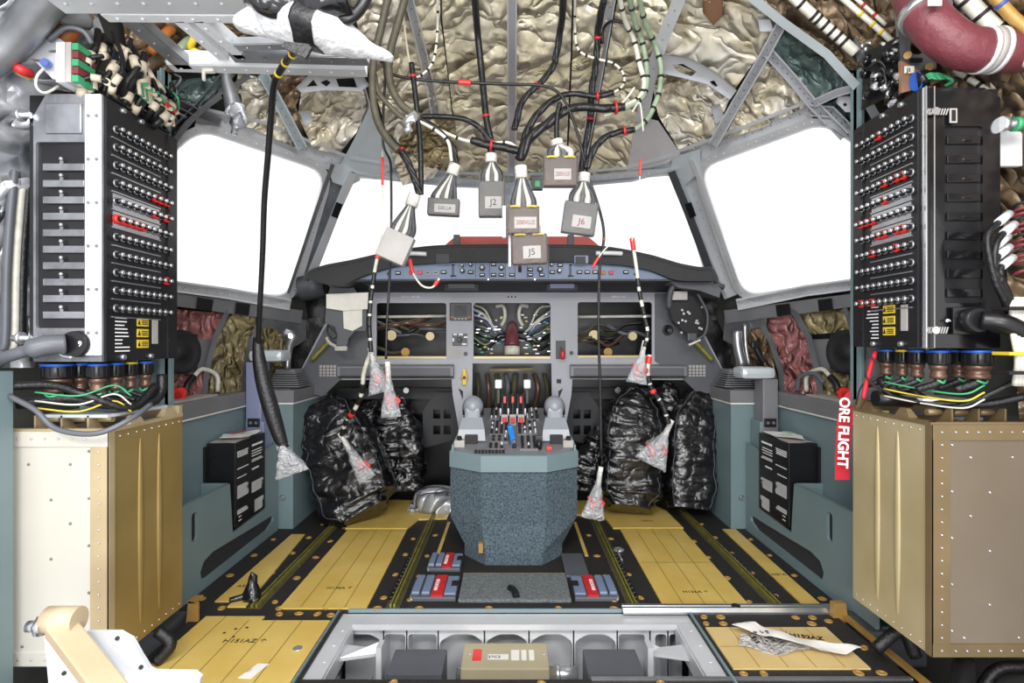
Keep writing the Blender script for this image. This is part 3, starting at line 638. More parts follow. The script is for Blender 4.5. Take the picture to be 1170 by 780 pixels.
for sx, x, lb in ((-1, -.69, 'left'), (1, .71, 'right')):
    b = MB(); b.bb(x - .035, x + .035, 1.55, 2.30, -.022, -.010); b.bb(x - .035 * sx - .004, x - .035 * sx + .004, 1.55, 2.30, -.09, -.022)
    for k in range(6): b.cyl((x + .01, 1.7 + k * .11, -.011), (x + .01, 1.7 + k * .11, -.008), .006, seg=8)
    solo('bay_side_rail', b, 'paint', 'grey white rail with bolts along the %s side of the open bay' % lb, 'rail')
    b = MB(); q = -sx
    b.prism([(x - .03 * sx, 2.12, -.05), (x - .18 * sx, 2.16, -.05), (x - .18 * sx, 2.19, -.02), (x - .13 * sx, 2.2, -.05), (x - .03 * sx, 2.22, -.05)], (0, 0, -.012))
    b.bb(x - .185 * sx - .010, x - .185 * sx + .010, 2.12, 2.18, -.35, -.01)
    solo('bay_strut', b, 'paint', 'triangular grey white strut at the %s end of the open bay' % lb, 'strut')
    t = thing('equipment_tray', 'small metal equipment frame with connector at the %s end of the bay' % lb, 'equipment', (x - .13 * sx, 2.06, -.3))
    xc = x - .10 * sx
    b = MB(); b.bb(xc - .07, xc - .055, 2.0, 2.1, -.3, -.10); b.bb(xc + .055, xc + .07, 2.0, 2.1, -.3, -.10); b.bb(xc - .07, xc + .07, 2.0, 2.1, -.13, -.115); build('frame', b, 'dalu', t)
    b = MB(); b.bb(xc - .05, xc + .05, 2.0, 2.06, -.24, -.15, .008); build('connector', b, 'dalu', t)
    b = MB(); b.bb(xc - .035, xc + .035, 1.993, 2.0, -.215, -.175); build('socket', b, 'ink', t)
    b = MB()
    for k in range(7): b.cyl((xc - .06 + k * .02, 1.998, -.145), (xc - .06 + k * .02, 1.99, -.145), .004, seg=6)
    build('screw', b, 'steel', t)
def baybox(px0, px1, pyt, pyb, D0, D1, mt, label, front=None):
    zt = CZ - (pyt - 390) / F * D1; x0, x1 = (px0 - 585) / F * D0, (px1 - 585) / F * D0
    t = thing('equipment_box', label, 'box', ((x0 + x1) / 2, D0, -.4))
    b = MB(); b.bb(x0, x1, D0, D1, zt - .26, zt, .006); build('case', b, mt, t); return t, x0, x1, zt, D0
for a, c, lb in ((441, 505, 'left dark grey equipment box with two front screws in the open bay'), (672, 737, 'right dark grey equipment box with two front screws in the open bay')):
    t, x0, x1, zt, D0 = baybox(a, c, 741, 770, 2.10, 2.27, 'boxgrey', lb)
    for x in (x0 + .03, x1 - .03):
        b = MB(); b.cyl((x, D0, zt - .045), (x, D0 - .012, zt - .045), .018, .012, 12); build('screw', b, 'steel', t)
t, x0, x1, zt, D0 = baybox(526, 628, 734, 770, 2.10, 2.28, 'boxbeige', 'beige equipment box with red and white labels in the middle of the open bay')
b = MB(); b.bb(x0 + .04, x0 + .075, D0 + .05, D0 + .13, zt, zt + .001); l = build('red_label', b, 'redbright', t); 
b = MB(); b.bb(x0 + .10, x0 + .18, D0 + .06, D0 + .095, zt, zt + .001); build('white_label', b, 'paper', t); text('27C2', .022, frame((x0 + .125, D0 + .075, zt + .0015), (1, 0, 0), (0, 1, 0)), 'ink', t)
for x in (.19, .23, .26):
    b = MB(); b.bb(x0 + x, x0 + x + (.032 if x < .2 else .02), D0 + .055, D0 + .125, zt, zt + .001); build('white_label', b, 'paper', t)
b = MB()
for x in (x0 + .03, x1 - .015): b.cyl((x, D0 + .09, zt), (x, D0 + .09, zt + .004), .005, seg=10)
b.cyl(((x0 + x1) / 2, D0, zt - .08), ((x0 + x1) / 2, D0 - .004, zt - .08), .005, seg=8); build('screw', b, 'steel', t)
rr = random.Random(12)
for i, (x, lb) in enumerate(((-.17, 'left of the beige box'), (.19, 'right of the beige box'))):
    t = thing('valve_assembly', 'silver valve with green and white wires %s' % lb, 'valve', (x, 2.2, -.3))
    b = MB(); b.cyl((x - .05, 2.22, -.17), (x + .07, 2.22, -.17), .03); b.cyl((x - .02, 2.22, -.17), (x + .0, 2.22, -.17), .038); build('body', b, 'steel', t)
    for k, m_ in enumerate(('green', 'cablewhite', 'cable')):
        b = MB(); b.tube([(x - .03 + k * .03, 2.12, -.25), (x + k * .02, 2.13, -.2), (x + .04, 2.16, -.19 - k * .02), (x + .06, 2.2, -.3)], .007, 6); build('wire', b, m_, t)
for i, (x, r) in enumerate(((-.60, .05), (-.52, .04), (.66, .045))):
    b = MB(); b.tube([(x, 1.95, -.42), (x + .02, 2.05, -.33), (x + .08, 2.2, -.3), (x + .12, 2.3, -.38)], r * .6, 10)
    solo('bay_hose', b, 'cablegrey', ['dark hose at the far left inside the open bay', 'second dark hose at the left inside the open bay', 'dark hose at the right inside the open bay'][i], 'hose')

# ================================================================ SIDE CONSOLES
def MX(sx): return lambda x: sx * x
for sx, lb in ((-1, 'left'), (1, 'right')):
    t = thing('side_console', 'long teal side console with grey top along the %s wall' % lb, 'console', (sx * 1.6, 2.8, 0))
    a, c = sorted((sx * 1.58, sx * 1.60)); b = MB(); b.bb(a, c, 2.2, 3.43, 0, .80); build('wall_panel', b, 'teal', t)
    a, c = sorted((sx * 1.565, sx * 1.605)); b = MB(); b.bb(a, c, 2.2, 3.42, .775, .855, .004); build('grey_trim', b, 'greytrim', t)
    b = MB(); a, c = sorted((sx * 1.563, sx * 1.58)); b.bb(a, c, 2.2, 3.42, .768, .775); build('white_edge', b, 'paper', t)
    b = MB(); b.prism([(sx * 1.60, 2.2, .84), (sx * 1.60, 3.43, .84), (sx * 1.625, 3.43, .84), (sx * 1.77, 2.9, .84), (sx * 1.85, 2.2, .84)], (0, 0, .012)); build('top', b, 'greytrim', t)
    b = MB(); a, c = sorted((sx * 1.455, sx * 1.58)); b.bb(a, c, 2.2, 3.42, .0, .03); build('foot', b, 'teal_dark', t)
    # pocket panel
    t = thing('storage_pocket', 'stepped teal pocket panel with oval grille on the %s side' % lb, 'panel', (sx * 1.44, 2.8, 0))
    out = [(2.2, .0), (3.42, .0), (3.42, .535), (3.24, .515), (3.24, .185), (2.87, .168), (2.84, .43), (2.2, .43)]
    grille = [(2.62, .045), (3.27, .05), (3.35, .075), (3.36, .10), (3.31, .115), (3.2, .118), (2.68, .145), (2.6, .13), (2.57, .09), (2.58, .055)]
    slot = rounded([(2.50, .25), (2.545, .25), (2.545, .38), (2.50, .38)], .02, 4)
    M = frame((sx * 1.43, 0, 0), (0, 1, 0), (0, 0, 1)); b = MB(); b.plate(out, [grille, slot], M, .014 * (1 if sx > 0 else -1) * (1)); build('panel', b, 'teal', t)
    b = MB(); x0 = sx * 1.4435; M2 = frame((x0, 0, 0), (0, 1, 0), (0, 0, 1)); b.plate(grille, [], M2, .002); build('grille', b, 'mesh', t)
    b = MB(); b.plate([(2.48, .23), (2.565, .23), (2.565, .40), (2.48, .40)], [], M2, .002); build('slot_backing', b, 'ink', t)
    b = MB(); a, c = sorted((sx * 1.445, sx * 1.578)); b.bb(a, c, 2.2, 2.84, .36, .37); build('pocket_floor', b, 'teal', t)
    for q_ in ((2.84, 2.852, .43), (3.245, 3.255, .5)): b = MB(); b.bb(a, c, q_[0], q_[1], .03, q_[2]); build('divider', b, 'teal', t)
    # forward console block
    t = thing('stick_console', 'tall teal forward console block with grey top on the %s side' % lb, 'console', (sx * 1.45, 3.7, 0))
    b = MB(); b.prism([(sx * 1.345, 3.44, 0), (sx * 1.58, 3.44, 0), (sx * 1.52, 3.70, 0), (sx * 1.37, 4.05, 0), (sx * 1.345, 4.05, 0)], (0, 0, .77)); build('body', b, 'teal', t)
    b = MB(); b.bb(*sorted((sx * 1.338, sx * 1.345)), 3.436, 4.06, .765, .775); b.bb(*sorted((sx * 1.338, sx * 1.58)), 3.43, 3.436, .765, .775); build('white_edge', b, 'paper', t)
    b = MB(); b.prism([(sx * 1.335, 3.425, .776), (sx * 1.58, 3.425, .776), (sx * 1.52, 3.70, .776), (sx * 1.37, 4.07, .776), (sx * 1.335, 4.07, .776)], (0, 0, .075)); build('grey_top', b, 'greytrim', t)
    b = MB(); b.prism([(sx * 1.37, 3.46, .851), (sx * 1.53, 3.46, .851), (sx * 1.53, 3.62, .851), (sx * 1.37, 3.8, .851)], (0, 0, .006)); build('inlay', b, 'panelside', t)
    b = MB(); b.cyl((sx * 1.41, 3.44, .19), (sx * 1.41, 3.43, .19), .018, .012, 12); build('screw', b, 'alu', t)
    # bellows
    t = thing('stick_bellows', 'stack of ribbed grey rubber folds on the %s forward console' % lb, 'bellows', (sx * 1.42, 3.6, .857))
    for k in range(7):
        b = MB(); r = .105 - .006 * k; b.box((sx * 1.44, 3.62, .866 + k * .0135), (r * 2, r * 2.0, .008), None, .003); build('fold', b, 'greytrim', t)
    b = MB(); b.box((sx * 1.44, 3.62, .905), (.12, .12, .085)); build('core', b, 'black', t)
    b = MB(); b.prism([(sx * 1.44 - .06, 3.56, .952), (sx * 1.44 + .06, 3.56, .952), (sx * 1.44 + .06, 3.68, .952), (sx * 1.44 - .06, 3.68, .952)], (0, 0, .022)); build('cap', b, 'greytrim', t)
    # armrest on its column
    t = thing('armrest', 'padded teal armrest on a grey lavender column beside the %s console' % lb, 'armrest', (sx * 1.5, 3.36, 0))
    dz = 0 if sx < 0 else -.10
    b = MB(); b.bb(*sorted((sx * 1.47, sx * 1.56)), 3.28, 3.40, .55, 1.03 + dz, .008); build('column', b, 'lavender' if sx < 0 else 'greytrim', t)
    b = MB(); b.bb(*sorted((sx * 1.455, sx * 1.565)), 3.285, 3.415, .03, .68, .008); build('lower_column', b, 'teal' if sx > 0 else 'lavender', t)
    b = MB(); b.box((sx * 1.44, 3.34, 1.065 + dz), (.20, .16, .07), None, .03); build('cushion', b, 'paintblue', t)
    b = MB(); b.bb(*sorted((sx * 1.475, sx * 1.545)), 3.27, 3.29, .65, .70, .004); so = build('socket_plate', b, 'black', t)
    b = MB()
    for k in (-.016, .016): b.cyl((sx * 1.51 + k, 3.27, .675), (sx * 1.51 + k, 3.266, .675), .009, seg=10)
    build('jack', b, 'dalu', so)
    # black document / equipment box held in the pocket
    t = thing('placard_box', 'black box printed with white placard text in the %s pocket panel' % lb, 'box', (sx * 1.5, 3.05, .178))
    b = MB(); b.bb(*sorted((sx * 1.425, sx * 1.573)), 2.885, 3.235, .19, .625, .004); build('case', b, 'black', t)
    b = MB(); b.bb(*sorted((sx * 1.565, sx * 1.578)), 2.86, 2.885, .19, .61, .003)
    for z in (.56, .33): b.cyl((sx * 1.56, 2.884, z), (sx * 1.56, 2.876, z), .008, seg=8)
    build('flange', b, 'black', t)
    M = lambda y, z: frame((sx * 1.4242, y, z), (0, 1 if sx < 0 else -1, 0), (0, 0, 1)) 
    fw = 1 if sx < 0 else -1
    b = MB(); rr = random.Random(8)
    def row(y0, y1, z, h=.0045):
        y = y0
        while y < y1:
            l_ = rr.uniform(.006, .02); l_ = min(l_, y1 - y); b.box((sx * 1.4242, y + l_ / 2, z), (.0012, l_, h)); y += l_ + .004
    def blk(f0, f1, z0, z1, dz=.0085):
        y0, y1 = (2.885 + f0 * .35, 2.885 + f1 * .35); z = z1
        while z > z0: row(y0, y1 - rr.uniform(0, .03), z); z -= dz
    def col(side, z0, z1, d=.0085): blk(*((.06, .42) if side == 0 else (.52, .93)), z0, z1, d)
    n_, f_ = 0, 1
    col(n_, .545, .575); col(n_, .475, .487, .012); col(n_, .43, .44, .012); col(n_, .33, .395); col(n_, .25, .27); row(2.92, 2.95, .235); row(2.92, 2.95, .215)
    col(f_, .52, .55, .014); col(f_, .485, .50); col(f_, .32, .375); row(3.07, 3.15, .45, .008); blk(.62, .95, .21, .27)
    row(3.07, 3.2, .58, .011); build('placard_text', b, 'white_ink', t, kind='stuff')
    b = MB(); 
    for k, (m_) in enumerate(((0, 'labelgrey'), (1, 'paper'))):
        pass
    b = sheet([(sx * 1.43, 2.90), (sx * 1.565, 2.90), (sx * 1.565, 3.06), (sx * 1.43, 3.06)], .627, .004, 4); solo('manual', b, 'labelgrey', 'flat grey leaflet under the paper on the %s placard box' % lb, 'paper')
    b = sheet([(sx * 1.42, 3.02), (sx * 1.53, 2.93), (sx * 1.575, 3.05), (sx * 1.50, 3.20), (sx * 1.43, 3.2)], .637, .012, 9 + sx)
    o = solo('paper_tag', b, 'paper', '%s printed white paper lying on the %s placard box' % ('red' if sx < 0 else 'green', lb), 'paper')
    text('STOP' if sx < 0 else '579', .05, frame((sx * 1.49, 3.05, .656), (.3, 1, 0) if sx < 0 else (.5, -1, 0), (-1, .3, 0) if sx < 0 else (1, .5, 0)), 'red' if sx < 0 else 'green', o)
# red caps, white hose etc. lying on the console tops
def hose(pts, r, mt, name, label, cat): 
    b = MB(); b.tube(pts, r, 10); return solo(name, b, mt, label, cat)
for sx, lb in ((-1, 'left'), (1, 'right')):
    x = sx * 1.68; y = 2.98
    t = thing('oxygen_hose', 'looped grey white hose with black end on the %s console top' % lb, 'hose', (x, y, .855))
    b = MB(); b.tube([(x - sx * .03, y + .16, .87), (x - sx * .03, y + .15, .96), (x, y + .06, 1.0), (x, y - .03, .96)], .012, 10); build('hose', b, 'cablewhite', t)
    b = MB(); b.tube([(x, y - .02, .965), (x + sx * .01, y - .06, .93), (x + sx * .01, y - .08, .885)], .017, 10); build('end', b, 'black', t)
    if sx > 0:
        b = MB(); b.tube([(x - .06, y + .2, .87), (x - .06, y + .17, .95), (x - .03, y + .08, .975), (x - .02, y, .93)], .012, 10); build('second_hose', b, 'cablegrey', t)
    t = thing('red_plug', 'round red cap on the %s console top' % lb, 'cap', (x, y - .16, .855)); b = MB(); b.cyl((x, y - .14, .89), (x - sx * .02, y - .19, .885), .034, .03, 16); build('cap', b, 'redbright', t)
    b = MB(); b.cyl((x - sx * .02, y - .19, .885), (x - sx * .02, y - .2, .885), .018); build('plug', b, 'red', t)
    b = MB(); b.box((x, y - .32, .872), (.10, .05, .03), None, .006); solo('red_clip', b, 'redbright', 'small red block on the %s console top' % lb, 'clip')
    b = MB(); b.box((x - sx * .03, y - .25, .859), (.11, .62, .012), None, .003); solo('tray_plate', b, 'labelgrey', 'flat pale plate lying along the %s console top' % lb, 'plate')
# ================================================================ RIVETED EQUIPMENT CABINETS AND BREAKER RACKS
rv = random.Random(5)
def rivrow(b, a, c, n, r=.0045, nrm=(0, -1, 0)):
    a, c = V(a), V(c); nrm = V(nrm)
    for i in range(n):
        p = a.lerp(c, i / (n - 1)); b.cyl(p, p + nrm * r * .7, r, r * .5, 7)
for sx, x, y0, y1, z0, z1, lb, mn, ms, mr in ((-1, 1.26, 1.75, 2.14, .138, .877, 'left', 'cabwhite', 'gold', 'goldrim'), (1, 1.30, 1.735, 2.135, .175, .90, 'right', 'bronze', 'goldlite', 'bronzerim')):
    xo = 1.60; X = lambda v: sx * v
    t = thing('equipment_cabinet', 'tall riveted %s metal cabinet on the %s side under the breaker rack' % ('cream and gold' if sx < 0 else 'beige and bronze', lb), 'cabinet', (sx * 1.43, 1.94, z0))
    b = MB(); b.bb(*sorted((X(x + .004), X(xo))), y0 + .004, y1, z0, z1 - .03); build('body', b, ms, t)
    b = MB(); b.bb(*sorted((X(x + .055), X(xo))), y0, y0 + .006, z0 + .04, z1 - .05); c_ = build('front_panel', b, mn, t)
    b = MB()
    for px_, pz in ((.12, .85), (.25, .85), (.18, .7), (.18, .45), (.18, .22), (.10, .08), (.27, .08), (.12, .60)): b.cyl((X(x + px_), y0, z0 + (z1 - z0) * pz), (X(x + px_), y0 - .003, z0 + (z1 - z0) * pz), .005, .003, 8)
    for k in range(5):
        z = z0 + .08 + k * (z1 - z0 - .15) / 4
        for xx in (x + .062, x + .315): b.cyl((X(xx), y0, z), (X(xx), y0 - .003, z), .0048, .003, 8)
    build('rivet', b, 'steel' if sx > 0 else 'dalu', t, kind='stuff')
    # side panel with two pressed beads
    b = MB(); b.bb(*sorted((X(x), X(x + .005))), y0 + .02, y1, z0, z1 - .01)
    for yy in (.36, .62):
        yc = y0 + (y1 - y0) * yy + .01; b.ell((X(x), yc, (z0 + z1) / 2), (.007, .014, (z1 - z0) * .43), seg=12, rn=16)
    build('side_panel', b, ms, t)
    # corner angle, bottom and top rims
    b = MB(); b.bb(*sorted((X(x - .003), X(x + .055))), y0 - .004, y0 + .002, z0, z1 - .01); b.bb(*sorted((X(x - .004), X(x + .002))), y0 - .004, y0 + .022, z0, z1 - .01); build('corner_angle', b, mr, t)
    for q_ in ((z0, z0 + .04), (z1 - .055, z1 - .008)): b = MB(); b.bb(*sorted((X(x), X(xo))), y0 - .005, y0 + .001, *q_); build('rim', b, mr if sx > 0 else 'cabwhite', t)
    b = MB(); rivrow(b, (X(x + .028), y0 - .004, z0 + .02), (X(x + .028), y0 - .004, z1 - .03), 18)
    rivrow(b, (X(x + .07), y0 - .005, z0 + .02), (X(xo - .02), y0 - .005, z0 + .02), 7); rivrow(b, (X(x + .07), y0 - .005, z1 - .03), (X(xo - .02), y0 - .005, z1 - .03), 7)
    for z in (z0 + .02, z1 - .03): rivrow(b, (X(x), y0 + .05, z), (X(x), y1 - .02, z), 9, .0045, (-sx, 0, 0))
    build('rivet', b, 'steel', t, kind='stuff')
    # top flange and clamps
    b = MB(); b.bb(*sorted((X(x - .003), X(x + .02))), y0, y1, z1 - .012, z1); b.bb(*sorted((X(x), X(xo))), y0, y0 + .018, z1 - .012, z1); b.bb(*sorted((X(x), X(xo))), y1 - .02, y1, z1 - .012, z1 + .03)
    build('top_flange', b, mr, t)
    for k, (yy) in enumerate((.10, .28)):
        b = MB(); b.hexa([(X(x), y0 + yy, z1), (X(x + .03), y0 + yy, z1), (X(x + .03), y0 + yy + .07, z1), (X(x), y0 + yy + .07, z1), (X(x + .005), y0 + yy + .02, z1 + .028), (X(x + .02), y0 + yy + .02, z1 + .028), (X(x + .02), y0 + yy + .05, z1 + .028), (X(x + .005), y0 + yy + .05, z1 + .028)]); build('clamp', b, mr, t)
    for k in range(3):
        b = MB(); xx = x + .10 + k * .085; b.prism([(X(xx), y0 + .05, z1 - .02), (X(xx), y0 + .05, z1 + .035), (X(xx), y0 + .07, z1 + .035), (X(xx), y0 + .12, z1 - .02)], (sx * .006, 0, 0)); b.cyl((X(xx - .05), y0 + .09, z1 + .02), (X(xx - .005), y0 + .09, z1 + .02), .011, seg=12); build('shelf_bracket', b, mr, t)

brk = MB(); brk.cyl((0, 0, 0), (0, 0, .004), .0105, .0095, 12); brk.mi = 1; brk.cyl((0, 0, .004), (0, 0, .017), .0065, .0062, 10); brk.mi = 2; brk.cyl((0, 0, .017), (0, 0, .021), .0062, .0045, 10)
brk_me = mesh(brk, ['knob', 'black', 'steel'])
brd = MB(); brd.cyl((0, 0, 0), (0, 0, .010), .0118, .0105, 12); brd.mi = 1; brd.cyl((0, 0, .010), (0, 0, .018), .0065, .0062, 10); brd.mi = 2; brd.cyl((0, 0, .018), (0, 0, .023), .0062, .0045, 10)
brd_me = mesh(brd, ['redbright', 'black', 'steel'])
RED = {-1: {(3, 6), (3, 7), (3, 8), (4, 6), (4, 8), (5, 0), (5, 1), (5, 2), (5, 3), (5, 4), (8, 8)},
       1: {(0, 5), (3, 4), (3, 2), (3, 1), (4, 4), (5, 8), (5, 7), (5, 6), (6, 5), (6, 4), (6, 2), (6, 1), (7, 6), (7, 2), (10, 8), (10, 6)}}
for sx, lb in ((-1, 'left'), (1, 'right')):
    X = lambda v: sx * v
    x, xo, y0, y1, z0, z1 = (1.285, 1.52, 1.755, 2.12, 1.087, 1.925) if sx < 0 else (1.285, 1.53, 1.755, 2.08, 1.13, 1.945)
    t = thing('breaker_rack', 'black circuit breaker rack with rows of knobs on the %s side' % lb, 'breaker rack', (sx * 1.4, 1.94, z0))
    b = MB(); b.bb(*sorted((X(x), X(xo))), y0 + .01, y1, z0, z1); build('case', b, 'black', t)
    # breaker panel, facing the centreline
    b = MB(); b.bb(*sorted((X(x - .006), X(x))), y0 + .012, y1, z0 + .002, z1 - .005)
    build('breaker_panel', b, 'black', t)
    zr = [1.832 - k * .0575 for k in range(11)] if sx < 0 else [1.862 - k * .0575 for k in range(11)]
    for k, z in enumerate(zr):
        lite = k in (4, 5) if sx < 0 else k in (4, 5, 6)
        b = MB(); b.bb(*sorted((X(x - .009), X(x - .006))), y0 + .035, y1 - .085, z - .030, z - .026); build('row_strip', b, 'alu', t)
        if lite:
            b = MB(); b.bb(*sorted((X(x - .0075), X(x - .006))), y0 + .04, y1 - .09, z - .025, z + .024); build('white_row', b, 'alu', t)
        for j in range(9):
            yy = y0 + .05 + j * .032 if sx < 0 else y0 + .035 + j * .031
            if sx < 0 and j == 8 and False: continue
            rd = (k, j) in RED[sx]
            M = Matrix.Translation((X(x - .0075), yy, z)) @ Matrix.Rotation(-sx * math.pi / 2, 4, 'Y') @ Matrix.Scale(1.3, 4)
            inst('circuit_breaker', brd_me if rd else brk_me, t, M, 'circuit breaker with red collar' if rd else None)
    # warning labels and legend
    for k in range(3):
        zc = z0 + .115 - k * .037; yc = (y0 + .155) if sx < 0 else (y0 + .115)
        b = MB(); b.bb(*sorted((X(x - .0085), X(x - .006))), yc, yc + .058, zc, zc + .028); l = build('warning_label', b, 'yellow', t)
        b = MB(); xs = sorted((X(x - .0092), X(x - .0084)))
        ya = yc + (.05 if sx > 0 else .008)
        b.prism([(xs[0], ya - .007, zc + .006), (xs[0], ya + .007, zc + .006), (xs[0], ya, zc + .022)], (xs[1] - xs[0], 0, 0)); build('hazard_triangle', b, 'ink', l)
        b = MB()
        for q in range(3):
            yb = yc + (.004 if sx > 0 else .022); b.bb(xs[0], xs[1], yb, yb + .032, zc + .006 + q * .006, zc + .009 + q * .006)
        build('warning_text', b, 'ink', l)
    b = MB(); yb = y0 + .235 if sx < 0 else y0 + .055; b.bb(*sorted((X(x - .0085), X(x - .006))), yb, yb + .03, z0 + .055, z0 + .14); build('grey_label', b, 'labelgrey', t)
    b = MB(); rr = random.Random(3 + sx)
    for k in range(10):
        yb = y0 + .05 if sx < 0 else y0 + .20; l_ = rr.uniform(.03, .07); b.bb(*sorted((X(x - .0068), X(x - .006))), yb, yb + l_, z0 + .03 + k * .012, z0 + .034 + k * .012)
    build('legend_text', b, 'white_ink', t)
    b = MB()
    for yy, z in ((y0 + .08, z1 - .02), (y0 + .17, z1 - .02), (y0 + .08, z0 + .012), (y0 + .22, z0 + .012)): b.cyl((X(x - .006), yy, z), (X(x - .018), yy, z), .010, .008, 10)
    build('stud', b, 'knob', t)
    b = MB(); b.bb(*sorted((X(x - .012), X(x + .01))), y1 - .045, y1 + .01, z0, z1 - .01)
    for k in range(10): b.bb(*sorted((X(x - .015), X(x - .012))), y1 - .04, y1 - .03, z0 + .06 + k * .08, z0 + .075 + k * .08)
    build('edge_rail', b, 'black', t)
    # near face
    if sx < 0:
        b = MB(); b.plate([(-1.50, z0), (-1.285, z0), (-1.285, z1), (-1.46, z1), (-1.50, z1 - .07)], [rounded([(-1.492, z0 + .105), (-1.335, z0 + .105), (-1.335, z1 - .15), (-1.492, z1 - .15)], .01, 3)], frame((0, y0, 0), (1, 0, 0), (0, 0, 1)), -.010); build('face_frame', b, 'blackmetal', t)
        for k in range(10):
            z = z0 + .135 + k * .0515
            b = MB(); b.bb(-1.47, -1.34, y0 - .001, y0 + .008, z, z + .022, .002); b.bb(-1.415, -1.405, y0 - .003, y0, z + .014, z + .03); build('module_face', b, 'blackmetal', t)
            b = MB(); b.cyl((-1.41, y0, z + .036), (-1.41, y0 - .006, z + .036), .005, seg=8); build('screw', b, 'steel', t)
        b = MB(); b.bb(-1.46, -1.345, y0 - .006, y0, z1 - .125, z1 - .03, .004); build('top_plate', b, 'blackmetal', t)
        for xx in (-1.318, -1.292):
            b = MB(); b.bb(xx - .0115, xx + .0115, y0 - .012, y0 - .004, z0 + .02, z1 - .005, .001); st = build('white_strip', b, 'white', t)
            for k in range(6): b = MB(); b.cyl((xx, y0 - .012, z0 + .09 + k * .135), (xx, y0 - .0145, z0 + .09 + k * .135), .0055, seg=8); build('screw', b, 'dalu', st)
        for k, z in enumerate((1.855, 1.16)):
            b = MB(); b.cyl((-1.50, y0 - .01, z), (-1.555, y0 - .01, z), .010, seg=10); b.cyl((-1.525, y0 - .01, z), (-1.535, y0 - .01, z), .02, seg=12); build('mount_bolt', b, 'steel', t)
        b = MB(); b.cyl((-1.352, y0, 1.142), (-1.352, y0 - .03, 1.142), .042, .040, 22); pl = build('plug_flange', b, 'black', t)
        text('9', .024, frame((-1.33, y0 - .031, 1.142), (1, 0, 0), (0, 0, 1)), 'white_ink', pl)
        b = MB(); b.tube([(-1.385, y0 - .01, 1.165), (-1.40, y0 - .035, 1.15), (-1.385, y0 - .035, 1.11), (-1.35, y0 - .035, 1.10)], .006, 8); build('clip_ring', b, 'alu', t)
        c_ = MB(); c_.tube([(-1.375, y0 - .03, 1.142), (-1.41, y0 - .06, 1.138), (-1.46, y0 - .08, 1.12), (-1.53, y0 - .07, 1.10), (-1.60, y0 - .02, 1.08)], lambda q: .030 if q < .45 else .018, 12)
        solo('power_cable', c_, 'cablegrey', 'thick grey cable plugged into the front of the left breaker rack', 'cable')
    else:
        b = MB(); b.plate([(1.285, z0), (1.53, z0), (1.53, z1 - .03), (1.48, z1), (1.285, z1)], [rounded([(1.355, z0 + .14), (1.475, z0 + .14), (1.475, z1 - .12), (1.355, z1 - .12)], .01, 3)], frame((0, y0, 0), (1, 0, 0), (0, 0, 1)), -.010); build('face_frame', b, 'blackgloss', t)
        for k in range(9):
            z = z0 + .16 + k * .06
            b = MB(); b.bb(1.365, 1.47, y0 + .001, y0 + .009, z, z + .026, .002); b.bb(1.415, 1.44, y0 - .003, y0 + .001, z + .008, z + .014); build('module_face', b, 'blackgloss', t)
        b = MB(); b.bb(1.288, 1.292, y0 - .012, y0, z0, z1); build('edge_strip', b, 'steel', t); b = MB(); b.bb(1.315, 1.3165, y0 - .012, y0 - .009, z0, z1); build('seam_strip', b, 'labelgrey', t)
        for z in (z0 + .055, z1 - .08):
            b = MB(); b.cyl((1.316, y0 - .01, z), (1.316, y0 - .018, z), .012, seg=14); build('round_screw', b, 'steel', t)
            b = MB()
            for q in range(4): b.prism([(1.325 + q * .008, y0 - .011, z - .01), (1.329 + q * .008, y0 - .011, z - .01), (1.335 + q * .008, y0 - .011, z + .01), (1.331 + q * .008, y0 - .011, z + .01)], (0, -.001, 0)); 
            for q in range(3): b.prism([(1.290 + q * .006, y0 - .011, z - .01), (1.293 + q * .006, y0 - .011, z - .01), (1.298 + q * .006, y0 - .011, z + .01), (1.295 + q * .006, y0 - .011, z + .01)], (0, -.001, 0))
            build('stripe_mark', b, 'labelgrey', t)
        b = MB(); b.bb(1.362, 1.385, y0 - .013, y0 - .010, z1 - .115, z1 - .07); nl = build('name_plate', b, 'labelgrey', t); b = MB(); b.bb(1.367, 1.380, y0 - .0137, y0 - .013, z1 - .110, z1 - .075); build('plate_window', b, 'ink', nl)
        b = MB(); b.box((1.42, y0 - .012, z0 + .085), (.10, .008, .085), None, .003); pf = build('plug_plate', b, 'blackgloss', t)
        b = MB(); b.cyl((1.425, y0 - .01, z0 + .085), (1.425, y0 - .05, z0 + .085), .040, .036, 20); build('plug_flange', b, 'black', t)
        text('9', .022, frame((1.358, y0 - .0125, z0 + .085), (0, 0, 1), (-1, 0, 0)), 'white_ink', t)
        c_ = MB(); c_.tube([(1.43, y0 - .05, 1.215), (1.47, y0 - .08, 1.205), (1.53, y0 - .08, 1.17), (1.60, y0, 1.12)], .028, 12)
        solo('power_cable', c_, 'black', 'thick black cable plugged into the front of the right breaker rack', 'cable')
    # uprights beside the racks
    b = MB(); xx = 1.345 if sx < 0 else 1.335
    b.bb(*sorted((X(xx), X(xx + .03))), 2.17, 2.19, .2 if sx < 0 else .9, 2.2); b.bb(*sorted((X(xx), X(xx + .008))), 2.15, 2.21, .2 if sx < 0 else .9, 2.2)
    solo('rack_upright', b, 'teal', 'slim teal metal upright behind the %s breaker rack' % lb, 'post')
